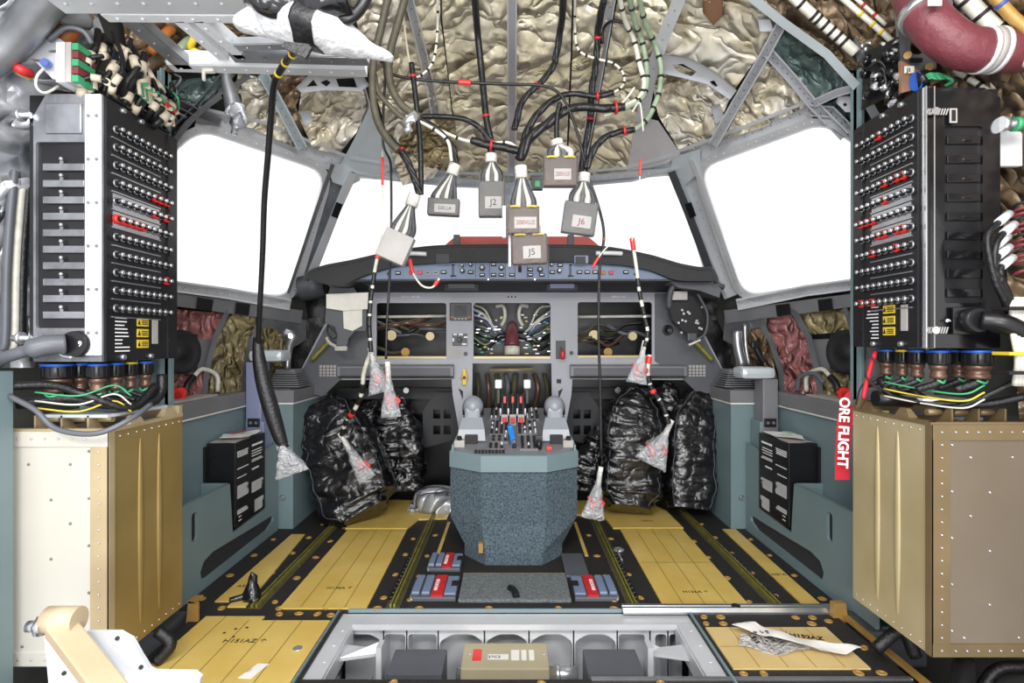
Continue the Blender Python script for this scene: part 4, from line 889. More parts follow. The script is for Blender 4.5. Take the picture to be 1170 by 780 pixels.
# outer uprights and back plates
b = MB(); b.bb(-1.575, -1.525, 1.70, 1.712, .0, 1.06); b.bb(-1.533, -1.525, 1.66, 1.70, .0, 1.06); b.cyl((-1.543, 1.70, .94), (-1.543, 1.69, .94), .010)
solo('outer_post', b, 'teal', 'blue grey post at the far left picture edge beside the cream cabinet', 'post')
b = MB(); b.bb(-1.66, -1.56, 2.15, 2.17, .87, 1.9); b.bb(-1.56, -1.34, 2.2, 2.22, .87, 1.12)
solo('back_plate', b, 'teal', 'blue grey back plate behind the left breaker rack and its connectors', 'plate')
b = MB(); b.bb(1.337, 1.36, 2.02, 2.15, .45, .9); solo('green_upright', b, 'greenstrip', 'pale green strip beside the right cabinet under the red ribbon', 'post')
b = MB(); b.bb(1.37, 1.62, 2.15, 2.17, .9, 1.2); solo('back_plate', b, 'greytrim', 'grey back plate behind the connectors of the right rack', 'plate')
b = MB(); b.prism([(-1.52, 1.80, .905), (-1.30, 1.80, .905), (-1.28, 2.08, .905), (-1.52, 2.08, .905)], (0, 0, .01)); solo('connector_shelf', b, 'paintblue', 'pale metal shelf under the left rack connectors', 'shelf')
b = MB(); b.prism([(1.35, 1.84, .955), (1.58, 1.80, .945), (1.58, 2.05, .945), (1.36, 2.05, .955)], (0, 0, .008)); solo('connector_shelf', b, 'white', 'white metal shelf under the right rack connectors', 'shelf')
# round connectors under the racks
def connector(px, py, D, r, zt, ylw, label, grp):
    x = (px - 585) / F * D
    t = thing('round_connector', label, 'connector', (x, D, zt - .09), grp)
    b = MB(); b.cyl((x, D, zt - .004), (x, D, zt - .012), r * 1.02, seg=20); build('blue_ring', b, 'yellow' if ylw else 'bluering', t)
    b = MB(); b.lathe([(r * .8, 0), (r * .95, -.004), (r, -.014), (r, -.048), (r * .93, -.052)], Matrix.Translation((x, D, zt)), 20)
    for k in range(14):
        a = 2 * math.pi * k / 14; b.box((x + r * math.cos(a), D + r * math.sin(a), zt - .03), (.004, .004, .03))
    build('coupling', b, 'black', t)
    b = MB(); b.lathe([(r * .85, -.05), (r * .85, -.064), (r * .72, -.066), (r * .72, -.08), (r * .8, -.082), (r * .8, -.094), (r * .6, -.096)], Matrix.Translation((x, D, zt)), 18); build('back_shell', b, 'copper', t)
    b = MB(); s = 1 if px < 585 else -1
    b.tube([(x, D, zt - .092), (x + .006 * s, D - .004, zt - .11), (x + .05 * s, D + .03, zt - .135)], r * .42, 8); build('cable', b, 'cable', t)
    b = MB(); b.tube([(x - r * .5, D - r * .5, zt - .1), (x, D - r * .7, zt - .108), (x + r * .6, D - r * .2, zt - .10)], .004, 6); build('tie', b, 'green', t)
GL, GR = 'round connectors under the left rack', 'round connectors under the right rack'
for px, D, r, yl, lb in ((66, 1.80, .045, 0, 'widest blue ringed connector under the left rack'), (92, 1.86, .030, 0, 'black connector second from left under the left rack'), (112, 1.81, .028, 0, 'blue ringed connector below the white strips of the left rack'),
                         (132, 1.89, .025, 0, 'blue ringed connector fourth from left under the left rack'), (149, 1.96, .022, 1, 'yellow ringed connector under the left rack'), (166, 2.02, .024, 0, 'rightmost connector under the left rack')):
    connector(px, 0, D, r, 1.083, yl, lb, GL)
for px, D, r, yl, lb in ((1117, 1.80, .042, 0, 'widest blue ringed connector under the right rack'), (1096, 1.88, .028, 0, 'plain black connector beside the widest one under the right rack'), (1072, 1.81, .029, 0, 'blue ringed connector near the corner of the right rack'),
                         (1048, 1.89, .025, 0, 'blue ringed connector right of the yellow ringed one'), (1031, 1.95, .021, 1, 'yellow ringed connector under the right rack'), (1013, 2.01, .026, 0, 'leftmost connector under the right rack')):
    connector(px, 0, D, r, 1.126, yl, lb, GR)
def cab(pts, r, mt, label, cat='cable', seg=8, name='cable'):
    b = MB(); b.tube(pts, r, seg); return solo(name, b, mt, label, cat)
cab([P(185, 428, 2.0), P(183, 450, 1.98), P(165, 462, 1.92), P(120, 462, 1.84), P(80, 455, 1.8), P(20, 462, 1.75)], .016, 'cable', 'thick black cable bundle sagging under the left rack connectors')
cab([P(10, 441, 1.72), P(60, 440, 1.76), P(100, 452, 1.78), P(150, 466, 1.86), P(178, 440, 1.96)], .013, 'cable', 'second black cable bundle under the left rack connectors')
cab([P(10, 452, 1.70), P(40, 468, 1.70), P(65, 490, 1.70), P(110, 495, 1.70), P(150, 478, 1.75), P(172, 462, 1.86)], .0085, 'cablegrey', 'grey cable hanging in a loop over the cream cabinet')
for k, (py, c, lb) in enumerate(((458, 'cablewhite', 'white'), (448, 'green', 'green'), (466, 'yellow', 'yellow'))):
    cab([P(40, py, 1.73), P(90, py + 4, 1.76), P(130, py - 8, 1.82), P(150, py + 4, 1.85)], .003, c, 'thin %s wire across the black bundle under the left rack' % lb, 'wire', 6, 'wire')
cab([P(1005, 432, 2.0), P(1020, 452, 1.95), P(1060, 460, 1.85), P(1120, 462, 1.8), P(1175, 452, 1.75)], .013, 'cable', 'black cable bundle sagging under the right rack connectors')
cab([P(1040, 445, 1.9), P(1080, 465, 1.82), P(1120, 455, 1.76), P(1180, 425, 1.7)], .010, 'cable', 'second black cable bundle under the right rack connectors')
for k, (py, c, lb) in enumerate(((452, 'yellow', 'yellow'), (444, 'green', 'green'), (460, 'cablewhite', 'white'))):
    cab([P(1010, py - 8, 1.95), P(1050, py, 1.86), P(1100, py + 6, 1.76), P(1125, py - 4, 1.74)], .003, c, 'thin %s wire across the black bundle under the right rack' % lb, 'wire', 6, 'wire')
cab([P(978, 462, 2.0), P(985, 440, 1.98), P(1005, 425, 1.95), P(992, 405, 1.97), P(990, 430, 1.95), P(1008, 448, 1.93), P(1000, 440, 1.94), P(1020, 452, 1.9)], .003, 'ink', 'thin black cord tied in loops beside the right rack', 'cord', 6, 'cord')
cab([P(1000, 402, 1.99), P(992, 428, 1.97), P(986, 455, 1.96)], .008, 'ribbon', 'twisted red ribbon strap above the red safety streamer', 'ribbon', 6, 'ribbon_strap')
# gold fitting and dark backshell on the right shelf
b = MB(); b.cyl(P(1000, 455, 2.0), P(1040, 455, 2.0), .028, .03); b.cyl(P(1040, 455, 2.0), P(1046, 455, 2.0), .022); solo('cable_plug', b, 'black', 'dark ribbed plug lying on top of the right cabinet', 'plug')
# streamer
t = thing('safety_streamer', 'red streamer with white safety lettering hanging beside the right cabinet', 'streamer', PX(962, 500, 1.335))
xs_ = 1.335
def SP(px, py): return P(px, py, 2.215 if py < 520 else 2.22)
L_ = [(976, 438, 990), (966, 450, 984), (959, 464, 977), (956, 485, 974), (955, 505, 972), (954, 525, 971), (954, 548, 971)]
b = MB(); A = [[P(a, y, 2.24), P(c, y, 2.20), P(c, y, 2.195), P(a, y, 2.235)] for a, y, c in L_]; b.rings(A, smooth=False); build('ribbon', b, 'ribbon', t)
text('ORE FLIGHT', .050, frame(P(963.5, 494, 2.185), (-.05, -.03, -1), (1, -.3, 0)), 'white_ink', t, bold=.0015)

for k, (px, D, m_, lb) in enumerate(((8, 1.9, 'cablegrey', 'leftmost grey'), (18, 1.93, 'cablewhite', 'pale'), (26, 1.95, 'cable', 'black'))):
    cab([P(px + 14, 150, D), P(px + 6, 220, D), P(px, 300, D), P(px - 2, 385, D), P(px - 6, 400, D)], .014, m_, '%s conduit running down left of the left breaker rack' % lb, 'conduit')
b = MB(); b.bb(-1.70, -1.575, 2.0, 2.02, 1.1, 1.75); solo('side_plate', b, 'teal_dark', 'dark teal plate behind the conduits left of the left breaker rack', 'plate')
# ================================================================ INSTRUMENT PANEL, GLARESHIELD
DP = 3.80
def pl(p, D=DP): return ((p[0] - 585) / F * D, CZ - (p[1] - 390) / F * D)
def pls(l, D=DP): return [pl(p, D) for p in l]
def FR(D): return frame((0, D, 0), (1, 0, 0), (0, 0, 1))       # plate thickness -t goes away from the camera
def rect(a, b_, c, d): return [(a, b_), (c, b_), (c, d), (a, d)]
def pbox(b, px0, py0, px1, py1, D, t=.01, bev=0.):            # box on a frontal plane, proud of it by t
    x0, z1 = pl((px0, py0), D); x1, z0 = pl((px1, py1), D); b.bb(x0, x1, D - t, D, z0, z1, bev)
ip = thing('instrument_panel', 'grey main instrument panel with three empty display openings', 'instrument panel', (0, DP, .45))
outer = [(398, 333), (772, 333), (800, 372), (838, 445), (800, 452), (788, 434), (654, 433), (653, 450), (644, 500), (636, 502), (631, 480), (630, 415), (540, 415), (539, 480), (534, 502), (526, 500), (517, 450), (516, 433), (382, 434), (370, 452), (332, 445), (370, 372)]
holes = [rounded(pls(rect(*h)), .02, 3) for h in ((430, 346, 510, 410), (541, 346, 629, 410), (660, 345, 745, 409))]
b = MB(); b.plate(pls(outer), holes, FR(DP), -.02); build('panel', b, 'panelgrey', ip)
# dark side wings in front of the outer panel
for sx, lb in ((-1, 'left'), (1, 'right')):
    q = lambda d: 585 + sx * d
    b = MB(); w_ = [(q(187), 335), (q(163), 335), (q(163), 412), (q(195), 433), (q(215), 452), (q(252), 446), (q(215), 378)]
    b.plate(pls(w_), [], FR(DP - .011), -.010); wg = build('side_wing', b, 'panelside', ip)
    b = MB()
    for k in range(5):
        gx = q(211) - 9
        pbox(b, gx + k * 4, 417, gx + k * 4 + 3, 430, DP - .012, .002) if k < 5 else 0
    g = build('vent_grid', b, 'labelgrey', ip); b = MB()
    for k in range(3): pbox(b, q(211) - 9, 420 + k * 3.6, q(211) + 10, 420.8 + k * 3.6, DP - .014, .002)
    build('grid_line', b, 'panelside', g)
    # lower bar with bevel
    xa, xb = sorted((q(66), q(196))); x0, z1 = pl((xa, 416)); x1, z0 = pl((xb, 432))
    b = MB(); b.prism([(x0, DP - .01, z1), (x0, DP - .07, z1 - .012), (x0, DP - .07, z0 + .02), (x0, DP - .01, z0)], (x1 - x0, 0, 0)); build('lower_bar', b, 'greytrim', ip)
    b = MB(); b.bb(x0 + .02, x1 - .02, DP - .078, DP - .07, z0 + .022, z1 - .022, .002); build('bar_inlay', b, 'panelside', ip)
# opening sills (yellow primer edges)
for a, c, y in ((430, 510, 409), (541, 629, 409), (660, 745, 408)):
    b = MB(); x0, z = pl((a, y)); x1, _ = pl((c, y)); b.bb(x0, x1, DP + .004, DP + .10, z - .004, z + .012); build('opening_sill', b, 'goldlite', ip)
# standby display
x0, z1 = pl((514, 346)); b = MB(); pbox(b, 514, 346, 539, 366, DP - .0, .02, .006); sd = build('standby_display', b, 'darkgrey', ip)
b = MB(); pbox(b, 519, 349, 533, 361, DP - .02, .002); build('screen', b, 'screen', sd)
b = MB(); pbox(b, 515, 361, 518.5, 363.5, DP - .02, .006); build('amber_key', b, 'orange', sd); b = MB(); pbox(b, 534.5, 361, 538, 363.5, DP - .02, .006); build('amber_key', b, 'orange', sd)
b = MB()
for k in range(4): pbox(b, 519 + k * 4, 363, 521.5 + k * 4, 365, DP - .02, .004)
build('keys', b, 'labelgrey', sd)
b = MB(); pbox(b, 517, 381, 534, 395, DP, .006, .002); ap = build('autobrake_plate', b, 'panelside', ip)
b = MB(); x, z = pl((525, 388)); b.cyl((x, DP - .006, z), (x, DP - .03, z), .018, .014); build('selector_knob', b, 'black', ap)
b = MB()
for p in ((518, 381, 522, 383), (524, 381, 529, 383), (530, 384, 534, 386), (517, 386, 519, 390), (528, 392, 533, 394)): b = MB(); pbox(b, *p, DP - .006, .001); build('legend', b, 'white_ink', ap)
b = MB(); pbox(b, 511, 397, 527, 409, DP, .004); pg = build('placard', b, 'labelgrey', ip); b = MB()
for k in range(3): pbox(b, 515 + k * 4, 397, 515.6 + k * 4, 409, DP - .004, .001); pbox(b, 511, 400 + k * 3, 527, 400.6 + k * 3, DP - .004, .001)
build('placard_grid', b, 'panelgrey', pg)
b = MB(); x, z = pl((532, 404)); b.cyl((x, DP, z), (x, DP - .02, z), .014, .011, 12); build('black_knob', b, 'black', ip)
# gear lever
b = MB(); pbox(b, 635, 389, 646, 410, DP, .006, .002); gl = build('lever_slot', b, 'darkgrey', ip)
b = MB(); x, z = pl((641, 400)); b.tube([(x, DP, z + .02), (x, DP - .04, z), (x, DP - .06, z - .01)], .006); build('lever_arm', b, 'dalu', gl)
b = MB(); x, z = pl((642, 405)); b.ell((x, DP - .06, z), (.018, .014, .034)); build('lever_handle', b, 'red', gl)
b = MB(); x, z = pl((653, 403)); b.cyl((x, DP, z), (x, DP - .022, z), .013, .010, 12); build('black_knob', b, 'black', ip)
text('◂  ▫ ▪ ▫', .03, frame((0, DP - .0005, pl((0, 339))[1]), (1, 0, 0), (0, 0, 1)), 'darkgrey', ip) if False else None
for px, s in ((469, 'DISPLAY UNIT SEL'), (707, 'DISPLAY UNIT')):
    x, z = pl((px, 340)); text(s, .018, frame((x, DP - .001, z + .006), (1, 0, 0), (0, 0, 1)), 'white_ink', ip, sx=.9)
    text('NO STEP ON', .012, frame((x, DP - .001, z - .012), (1, 0, 0), (0, 0, 1)), 'white_ink', ip) if False else None
b = MB()
for k in range(3): pbox(b, 580 + k * 4, 338, 581.5 + k * 4, 340, DP, .001)
build('legend', b, 'ink', ip)
# yellow key tag and hooks on the centre posts
x, z = pl((531, 431)); b = MB(); b.ell((x, DP - .02, z), (.024, .012, .026)); b.bb(x - .012, x + .012, DP - .03, DP - .012, z, z + .06, .004); b.bb(x - .014, x + .014, DP - .03, DP - .012, z - .05, z, .004)
o = solo('yellow_cover', b, 'yellow', 'small yellow plastic cover on the left centre post of the panel', 'cover'); b = MB(); b.cyl((x, DP - .034, z), (x, DP - .03, z), .012); build('hole', b, 'inkred', o)
b = MB(); pbox(b, 636, 433, 641, 437.5, DP, .01); build('small_switch', b, 'ink', ip)
b = MB()
for px in (527, 640):
    x, z = pl((px, 450)); d = .02 if px < 585 else -.02; b.prism([(x - d, DP - .001, z + .04), (x + d * .6, DP - .001, z + .02), (x + d * .6, DP - .001, z - .04)], (0, -.001, 0))
build('notch', b, 'ink', ip)
# upper deck between panel and glareshield: slopes towards the camera
b = MB(); y_, z_ = DP, pl((0, 334))[1]; zt = CZ + (390 - 319) / F * 3.52
x0, x1 = pl((398, 0))[0], pl((772, 0))[0]
b.hexa([(x0, DP, z_), (x1, DP, z_), (x1, DP + .2, z_), (x0, DP + .2, z_), (-.95, 3.55, zt), (1.0, 3.55, zt), (1.0, 3.9, zt), (-.95, 3.9, zt)]); dk = build('upper_deck', b, 'shade', ip)
for px0, px1, m_ in ((512, 543, 'panelside'), (628, 656, 'lavender')):
    yy = 327; D = 3.66; xa, xb = (px0 - 585) / F * D, (px1 - 585) / F * D; zc = CZ + (390 - yy) / F * D
    b = MB(); b.box(((xa + xb) / 2, D - .012, zc), (xb - xa + .05, .02, .065), None, .006); tr = build('pull_out_tray', b, 'shade', ip)
    b = MB(); b.box(((xa + xb) / 2, D - .025, zc), (xb - xa, .012, .032), None, .004); build('tray_handle', b, m_, tr)

# FCU strip
DG = 3.46
t = thing('autopilot_control_unit', 'long blue grey control strip with knobs and push buttons under the black glareshield', 'control panel', (0, DG, 1.5))
o1 = [(405, 319), (432, 309), (455, 303), (520, 299), (650, 299), (715, 303), (745, 309), (768, 319)]
b = MB(); b.plate(pls(o1, DG), [], FR(DG), -.12); build('face_plate', b, 'fcu', t)
b = MB()
for p in ((516, 303, 516.6, 318), (522, 303, 541, 303.4), (543, 300, 543.6, 318), (559, 300, 559.6, 318), (577, 300, 577.6, 318), (588, 300, 588.6, 318), (602, 300, 602.6, 318), (626, 300, 626.6, 318), (650, 302, 650.6, 318)): pbox(b, *p, DG, .001)
build('module_seam', b, 'shade', t)
rk = random.Random(3)
def pknob(px, py, r, par, m_='black'):
    x, z = pl((px, py), DG); b = MB(); b.cyl((x, DG, z), (x, DG - .012, z), r, seg=14); b.cyl((x, DG - .012, z), (x, DG - .032, z), r * .7, r * .62, 14); k = build('selector_knob', b, m_, par)
    b = MB(); b.cyl((x, DG - .032, z), (x, DG - .034, z), r * .45, seg=10); build('knob_top', b, 'knob', k)
for px, py, r in ((528.5, 309.5, .016), (538, 302.5, .012), (551, 306, .019), (573, 306, .019), (617, 308, .019), (630, 302.5, .012), (639, 309.5, .016), (528.5, 303.5, .01)): pknob(px, py, r, t)
for px, py in ((564, 302), (551, 314), (564, 314), (573, 314), (538, 311), (585, 314), (606, 308), (606, 314), (619, 314), (631, 311), (640, 303), (507, 311), (498, 312), (489, 312), (455, 312), (662, 311), (671, 311), (680, 311), (715, 311)):
    x, z = pl((px, py), DG); b = MB(); b.box((x, DG - .004, z), (.034, .01, .022), None, .003); k = build('push_button', b, 'labelgrey' if px in (498, 489) else 'ink', t)
    b = MB(); b.bb(x - .011, x + .011, DG - .0105, DG - .009, z - .002, z + .004); build('button_legend', b, 'ink' if px in (498, 489) else 'white_ink', k)
for px, c in ((480, 'redbright'), (470, 'red'), (689, 'orange'), (698, 'red')):
    x, z = pl((px, 311.5), DG); b = MB(); b.box((x, DG - .006, z), (.028, .012, .024), None, .003); build('red_button', b, c, t)
b = MB(); pbox(b, 592, 303, 596, 311, DG, .004); build('display_window', b, 'screen', t)
b = MB()
for sx in (-1, 1):
    x, z = pl((585 + sx * 67, 309), DG); b.bb(x - .003, x + .003, DG - .004, DG, z - .035, z + .035); b.bb(x - .018, x + .018, DG - .004, DG, z - .038, z - .030); b.bb(x - .01, x + .01, DG - .004, DG, z + .03, z + .037)
    x, z = pl((585 + sx * 141, 313), DG); b.cyl((x, DG, z), (x, DG - .005, z), .01, seg=12)
build('hook_mark', b, 'ink', t)
b = MB(); b.bb(-.98, .99, DG - .01, DG + .1, pl((0, 321), DG)[1], pl((0, 319), DG)[1]); build('lower_lip', b, 'shade', t)
b = MB()
for px in (558, 611): x, z = pl((px, 319.5), DG); b.cyl((x, DG - .012, z), (x, DG - .02, z), .006)
build('screw', b, 'steel', t)
# hood
t = thing('glareshield', 'arched black padded glareshield across the whole cockpit', 'glareshield', (0, 3.6, 1.5))
up = [(349, 318), (352, 309), (372, 302), (400, 297), (430, 290), (468, 283), (520, 279), (650, 279), (700, 282), (745, 291), (778, 301), (800, 305), (812, 304), (818, 312), (820, 321)]
lo = [(782, 321), (768, 319), (745, 309), (715, 303), (650, 299), (520, 299), (455, 303), (432, 309), (405, 319), (390, 326), (372, 325)]
hood = [V(pl(p, 3.42)) for p in up + lo]
hs = rounded([tuple(p) for p in hood], .03, 3)
b = MB(); M = FR(3.42); lay = []
def shrink(pts, k, dy):
    c = V((0, 1.65)); return [V((p[0] * (1 - k * .3), dy, 0)) + V((0, 0, c.y + (p[1] - c.y) * (1 - k))) for p in pts]
b.plate(hs, [], FR(3.42), -.45); build('hood', b, 'pad', t)
b = MB(); fr = [V(pl(p, 3.41)) for p in up]; b.tube([(p.x, 3.43, p.y - .012) for p in fr], .014, 8); build('edge_roll', b, 'pad', t)
for px in (506, 664):
    b = MB(); pbox(b, px - 8, 290 + (2 if px > 585 else 0), px + 8, 301, 3.42, .012, .003); build('pocket_flap', b, 'fcu' if px > 585 else 'shade', t) if px < 585 else build('pocket_flap', b, 'lavender', t)
    if px > 585: b = MB(); pbox(b, px - 6.5, 293, px + 5, 301, 3.407, .003); build('flap_inner', b, 'shade', t)
for a, c, y in ((456, 487, 289.5), (681, 711, 289)):
    x0, z = pl((a, y), 3.4); x1, _ = pl((c, y), 3.4); b = MB(); b.tube([(x0, 3.41, z), ((x0 + x1) / 2, 3.40, z), (x1, 3.41, z - .002)], .014, 8); build('white_handle', b, 'white', t)
# red cover outside behind the hood
b = MB(); z0 = CZ + (390 - 292) / F * 3.9; z1 = CZ + (390 - 270) / F * 3.9
b.prism([((500 - 585) / F * 3.9, 3.9, z0 + .03), ((520 - 585) / F * 3.9, 3.9, z1), ((672 - 585) / F * 3.9, 3.9, z1), ((692 - 585) / F * 3.9, 3.9, z0 + .03), ((692 - 585) / F * 3.9, 3.9, z0), ((500 - 585) / F * 3.9, 3.9, z0)], (0, .2, 0)); 
rc = solo('red_cover', b, 'redcover', 'long red cover with angled ends behind the top of the glareshield', 'cover')
for px in (522, 652):
    b = MB(); x = (px - 585) / F * 3.9; b.bb(x - .022, x + .022, 3.88, 3.9, z0, z1 + .01, .003); build('clamp', b, 'darkgrey', rc)
# ---- behind the openings: wiring
def wbundle(name, label, pts_list, mt, r, D):
    b = MB()
    for p in pts_list: b.tube([P(x, y, D + dd) for x, y, dd in p], r, 6)
    return solo(name, b, mt, label, 'wiring')
b = MB(); b.bb(-.95, .95, 4.28, 4.30, .6, 1.55); solo('inner_bulkhead', b, 'black', 'black bulkhead seen behind the empty display openings', 'bulkhead')  # black colour stands in for the shade ahead of the panel
rr = random.Random(21)
for sx, lb in ((-1, 'left'), (1, 'right')):
    q = lambda d: 585 + sx * d
    for k, (c, r_, nm) in enumerate((('cablewhite', .010, 'white'), ('cableblue', .009, 'blue'), ('cablegrey', .012, 'grey'), ('cablegreen', .008, 'pale green'), ('cable', .014, 'black'))):
        for j in range(3):
            y0 = 356 + k * 8 + j * 5 + rr.uniform(-3, 3); 
            cab([P(q(44), y0 - 6, 4.0), P(q(30), y0 + rr.uniform(-4, 4), 3.96), P(q(16), 382 + rr.uniform(-4, 6), 4.0), P(q(4), 384 + rr.uniform(-6, 8), 4.05)], r_ * (.9 if j else .7), c, '%s %s wire fanning out in the %s half of the centre opening' % (('upper', 'middle', 'lower')[j], nm, lb), 'wire', 6, 'wire')
    cab([P(q(18), 350, 3.95), P(q(10), 350, 3.93), P(q(8), 362, 3.93), P(q(12), 372, 3.95)], .013, 'cablewhite', 'curled white cable hook at the %s top of the centre opening' % lb, 'cable')
    t = thing('wire_splice', 'cluster of small white connectors in the %s half of the centre opening' % lb, 'connector', P(q(28), 380, 3.95))
    for j in range(34):
        b = MB(); p = P(q(rr.uniform(10, 43)), rr.uniform(358, 404), 3.93 + rr.random() * .05); b.box(p, (rr.uniform(.012, .03), .012, .01), None, .002); build('contact', b, rr.choice(['white', 'steel', 'yellow', 'paintblue', 'green']), t)
t = thing('air_duct', 'burgundy air duct with white band in the centre opening', 'duct', P(585, 400, 3.95))
b = MB(); b.tube([P(585, 372, 4.1), P(585, 380, 4.0), P(585, 396, 3.96)], lambda q: .035 + .02 * q, 14); build('duct', b, 'burgundy', t)
b = MB(); b.cyl(P(585, 396, 3.96), P(585, 406, 3.95), .056, seg=18); build('collar', b, 'cablewhite', t)
for i, (a, c, lb) in enumerate(((430, 510, 'left'), (660, 745, 'right'))):
    b = MB(); b.tube([P(a - 2, 362, 3.95), P(c + 4, 361, 3.95)], .010, 8); solo('cross_tube', b, 'cablewhite', 'thin white tube crossing the %s display opening' % lb, 'tube')
    for j in range(9):
        x0 = a + rr.uniform(5, 60); y0 = rr.uniform(368, 400)
        mt, nm = rr.choice((('cable', 'black'), ('olivedark', 'olive'), ('copper', 'brown'), ('cablegrey', 'grey')))
        cab([P(x0 - 20, y0 + rr.uniform(-10, 10), 4.0), P(x0, y0, 3.95), P(x0 + 12, y0 + rr.uniform(-10, 10), 3.98), P(x0 + 30, y0 + rr.uniform(-8, 8), 4.05)], rr.uniform(.008, .018), mt, '%s tangled %s hose in the %s display opening' % (('first', 'second', 'third', 'fourth', 'fifth', 'sixth', 'seventh', 'eighth', 'ninth')[j] + ' from the', nm, lb) if False else '%s hose tangled %s the %s display opening' % (nm, ('low left in', 'low in', 'across the middle of', 'high in', 'at the right of', 'deep inside', 'at the left of', 'near the sill of', 'in the centre of')[j], lb), 'hose', 8, 'hose')
    for j, (x0, y0) in enumerate(((a + 18, 383), (a + 34, 402), (a + 62, 384))):
        b = MB(); p = P(x0, y0, 3.97); b.cyl(p, p + V((0, -.03, 0)), .03 if j else .036, seg=16); b.cyl(p + V((0, -.03, 0)), p + V((0, -.034, 0)), .02, seg=16); solo('round_fitting', b, 'goldlite' if j != 1 else 'tan', 'round metal fitting %s in the %s display opening' % (('at the left', 'near the sill', 'at the right')[j], lb), 'fitting')
# lower centre opening
b = MB(); b.tube([P(560, 423, 4.0), P(610, 422, 4.0)], .014, 8); solo('yellow_tube', b, 'goldlite', 'pale yellow tube under the centre display opening', 'tube')
for j in range(8):
    x0 = 545 + j * 11; cab([P(x0, 428, 4.1), P(x0 + rr.uniform(-5, 5), 445, 4.06), P(x0 + rr.uniform(-4, 4), 470, 4.1)], rr.uniform(.012, .022), rr.choice(['copper', 'olivedark', 'cablegrey']), 'dark hose number' if False else 'dull hose %s behind the throttle levers' % ('farthest left', 'second from left', 'third from left', 'just left of centre', 'just right of centre', 'third from right', 'second from right', 'farthest right')[j], 'hose', 8, 'hose')
# footwell structures
for sx, lb in ((-1, 'left'), (1, 'right')):
    q = lambda d: 585 + sx * d
    b = MB(); D = 4.15; pts = pls([(q(58), 500), (q(58), 462), (q(68), 448), (q(88), 448), (q(102), 470), (q(102), 512)], D); hl = [pls(rect(*sorted((q(a), q(a + 8)))[:1], y, sorted((q(a), q(a + 8)))[1], y + 10), D) for a in (70, 82) for y in (468, 486)]
    b.plate(pts, hl, FR(D), -.01); solo('pedal_plate', b, 'shade', 'dim plate with four square holes in the %s footwell' % lb, 'plate')  # footwell shade is put into the plate's darker colour
    b = MB(); x = q(130); b.bb(*sorted(((q(60) - 585) / F * 4.2, (q(200) - 585) / F * 4.2)), 4.2, 4.25, .72, .80); solo('footwell_beam', b, 'shade', 'dark beam at the top of the %s footwell' % lb, 'beam')
    b = MB(); p = P(q(121) , 446, 4.1); b.lathe([(.02, 0), (.026, .004), (.02, .008)], frame(p, (1, 0, 0), (0, 0, 1)), 14); solo('ring_fitting', b, 'steel', 'small silver ring high in the %s footwell' % lb, 'fitting')
b = MB(); b.lathe([(.16, .0), (.158, .07), (.145, .10), (.11, .125), (.05, .135), (.001, .136)], Matrix.Translation((-.52, 3.86, .01)), 28); b.bb(-.70, -.36, 3.74, 3.98, .01, .035, .008); b.bb(-.545, -.515, 3.70, 3.73, .03, .14, .004); solo('silver_cover', b, 'foil', 'rounded silver cover on the floor left of the pedestal', 'cover')
# ---- dark fabric at the panel ends and display brackets
def pdepth(D, amp, fr, seed):
    return lambda px, py, e: P(px, py, D - e - amp * (1 - abs(noise.noise(V((px * fr, py * fr, seed)))) * 2))
b = MB(); b.patch([(344, 322), (400, 330), (398, 345), (376, 372), (352, 418), (336, 448), (322, 446), (334, 400), (352, 362)], pdepth(3.9, .05, .05, 2), 8, .02); solo('black_fabric', b, 'cable', 'black insulation fabric filling the left end of the panel', 'insulation')
b = MB(); b.patch([(826, 322), (770, 330), (772, 345), (794, 372), (818, 418), (834, 448), (848, 446), (836, 400), (818, 362)], pdepth(3.9, .05, .05, 5), 8, .02); solo('black_fabric', b, 'cable', 'black insulation fabric filling the right end of the panel', 'insulation')
t = thing('display_bracket', 'grey bracket plate partly covered with white masking tape left of the panel', 'bracket', P(395, 395, 3.6))
pts = rounded(pls([(378, 325), (402, 325), (408, 335), (419, 336), (418, 378), (406, 378), (398, 386), (396, 396), (384, 394), (386, 384), (371, 368), (374, 340)], 3.62), .01, 3)
b = MB(); b.plate(pts, [rounded(pls([(374, 370), (382, 372), (386, 382), (380, 388), (373, 380)], 3.62), .01, 3)], FR(3.62), -.03); build('plate', b, 'panelside', t)
b = MB(); b.plate(pls([(373, 336), (421, 334), (420, 353), (392, 355), (373, 352)], 3.6), [], FR(3.6), .004); build('masking_tape', b, 'tape', t)
b = MB(); b.plate(pls([(392, 354), (414, 352), (414, 372), (403, 378), (393, 375)], 3.61), [], FR(3.61), .004); build('masking_tape', b, 'tape', t)
b = MB(); p = P(390, 398, 3.6); b.box(p, (.08, .03, .03), None, .006); b.tube([P(373, 385, 3.6), P(376, 391, 3.6), P(384, 396, 3.6)], .012); build('bolt_block', b, 'labelgrey', t)
for sx, lb in ((-1, 'left'), (1, 'right')):
    q = lambda d: 585 + sx * d
    b = MB(); a, c = P(q(207), 388, 3.74), P(q(229), 411, 3.74); b.tube([a, a.lerp(c, .5), c], .016, 8); solo('yellow_strap', b, 'olive', 'olive yellow strap on the %s wing of the panel' % lb, 'strap')
b = MB(); b.cyl(P(344, 330, 3.7), P(372, 326, 3.7), .085, .07, 14); b.tube([P(372, 320, 3.7), P(395, 316, 3.65), P(420, 324, 3.6), P(424, 332, 3.6)], .014); solo('gasper_housing', b, 'darkgrey', 'dark grey housing at the left end under the glareshield', 'housing')
t = thing('display_mount', 'black display mount with exposed connectors at the right of the panel', 'mount', P(790, 388, 3.6))
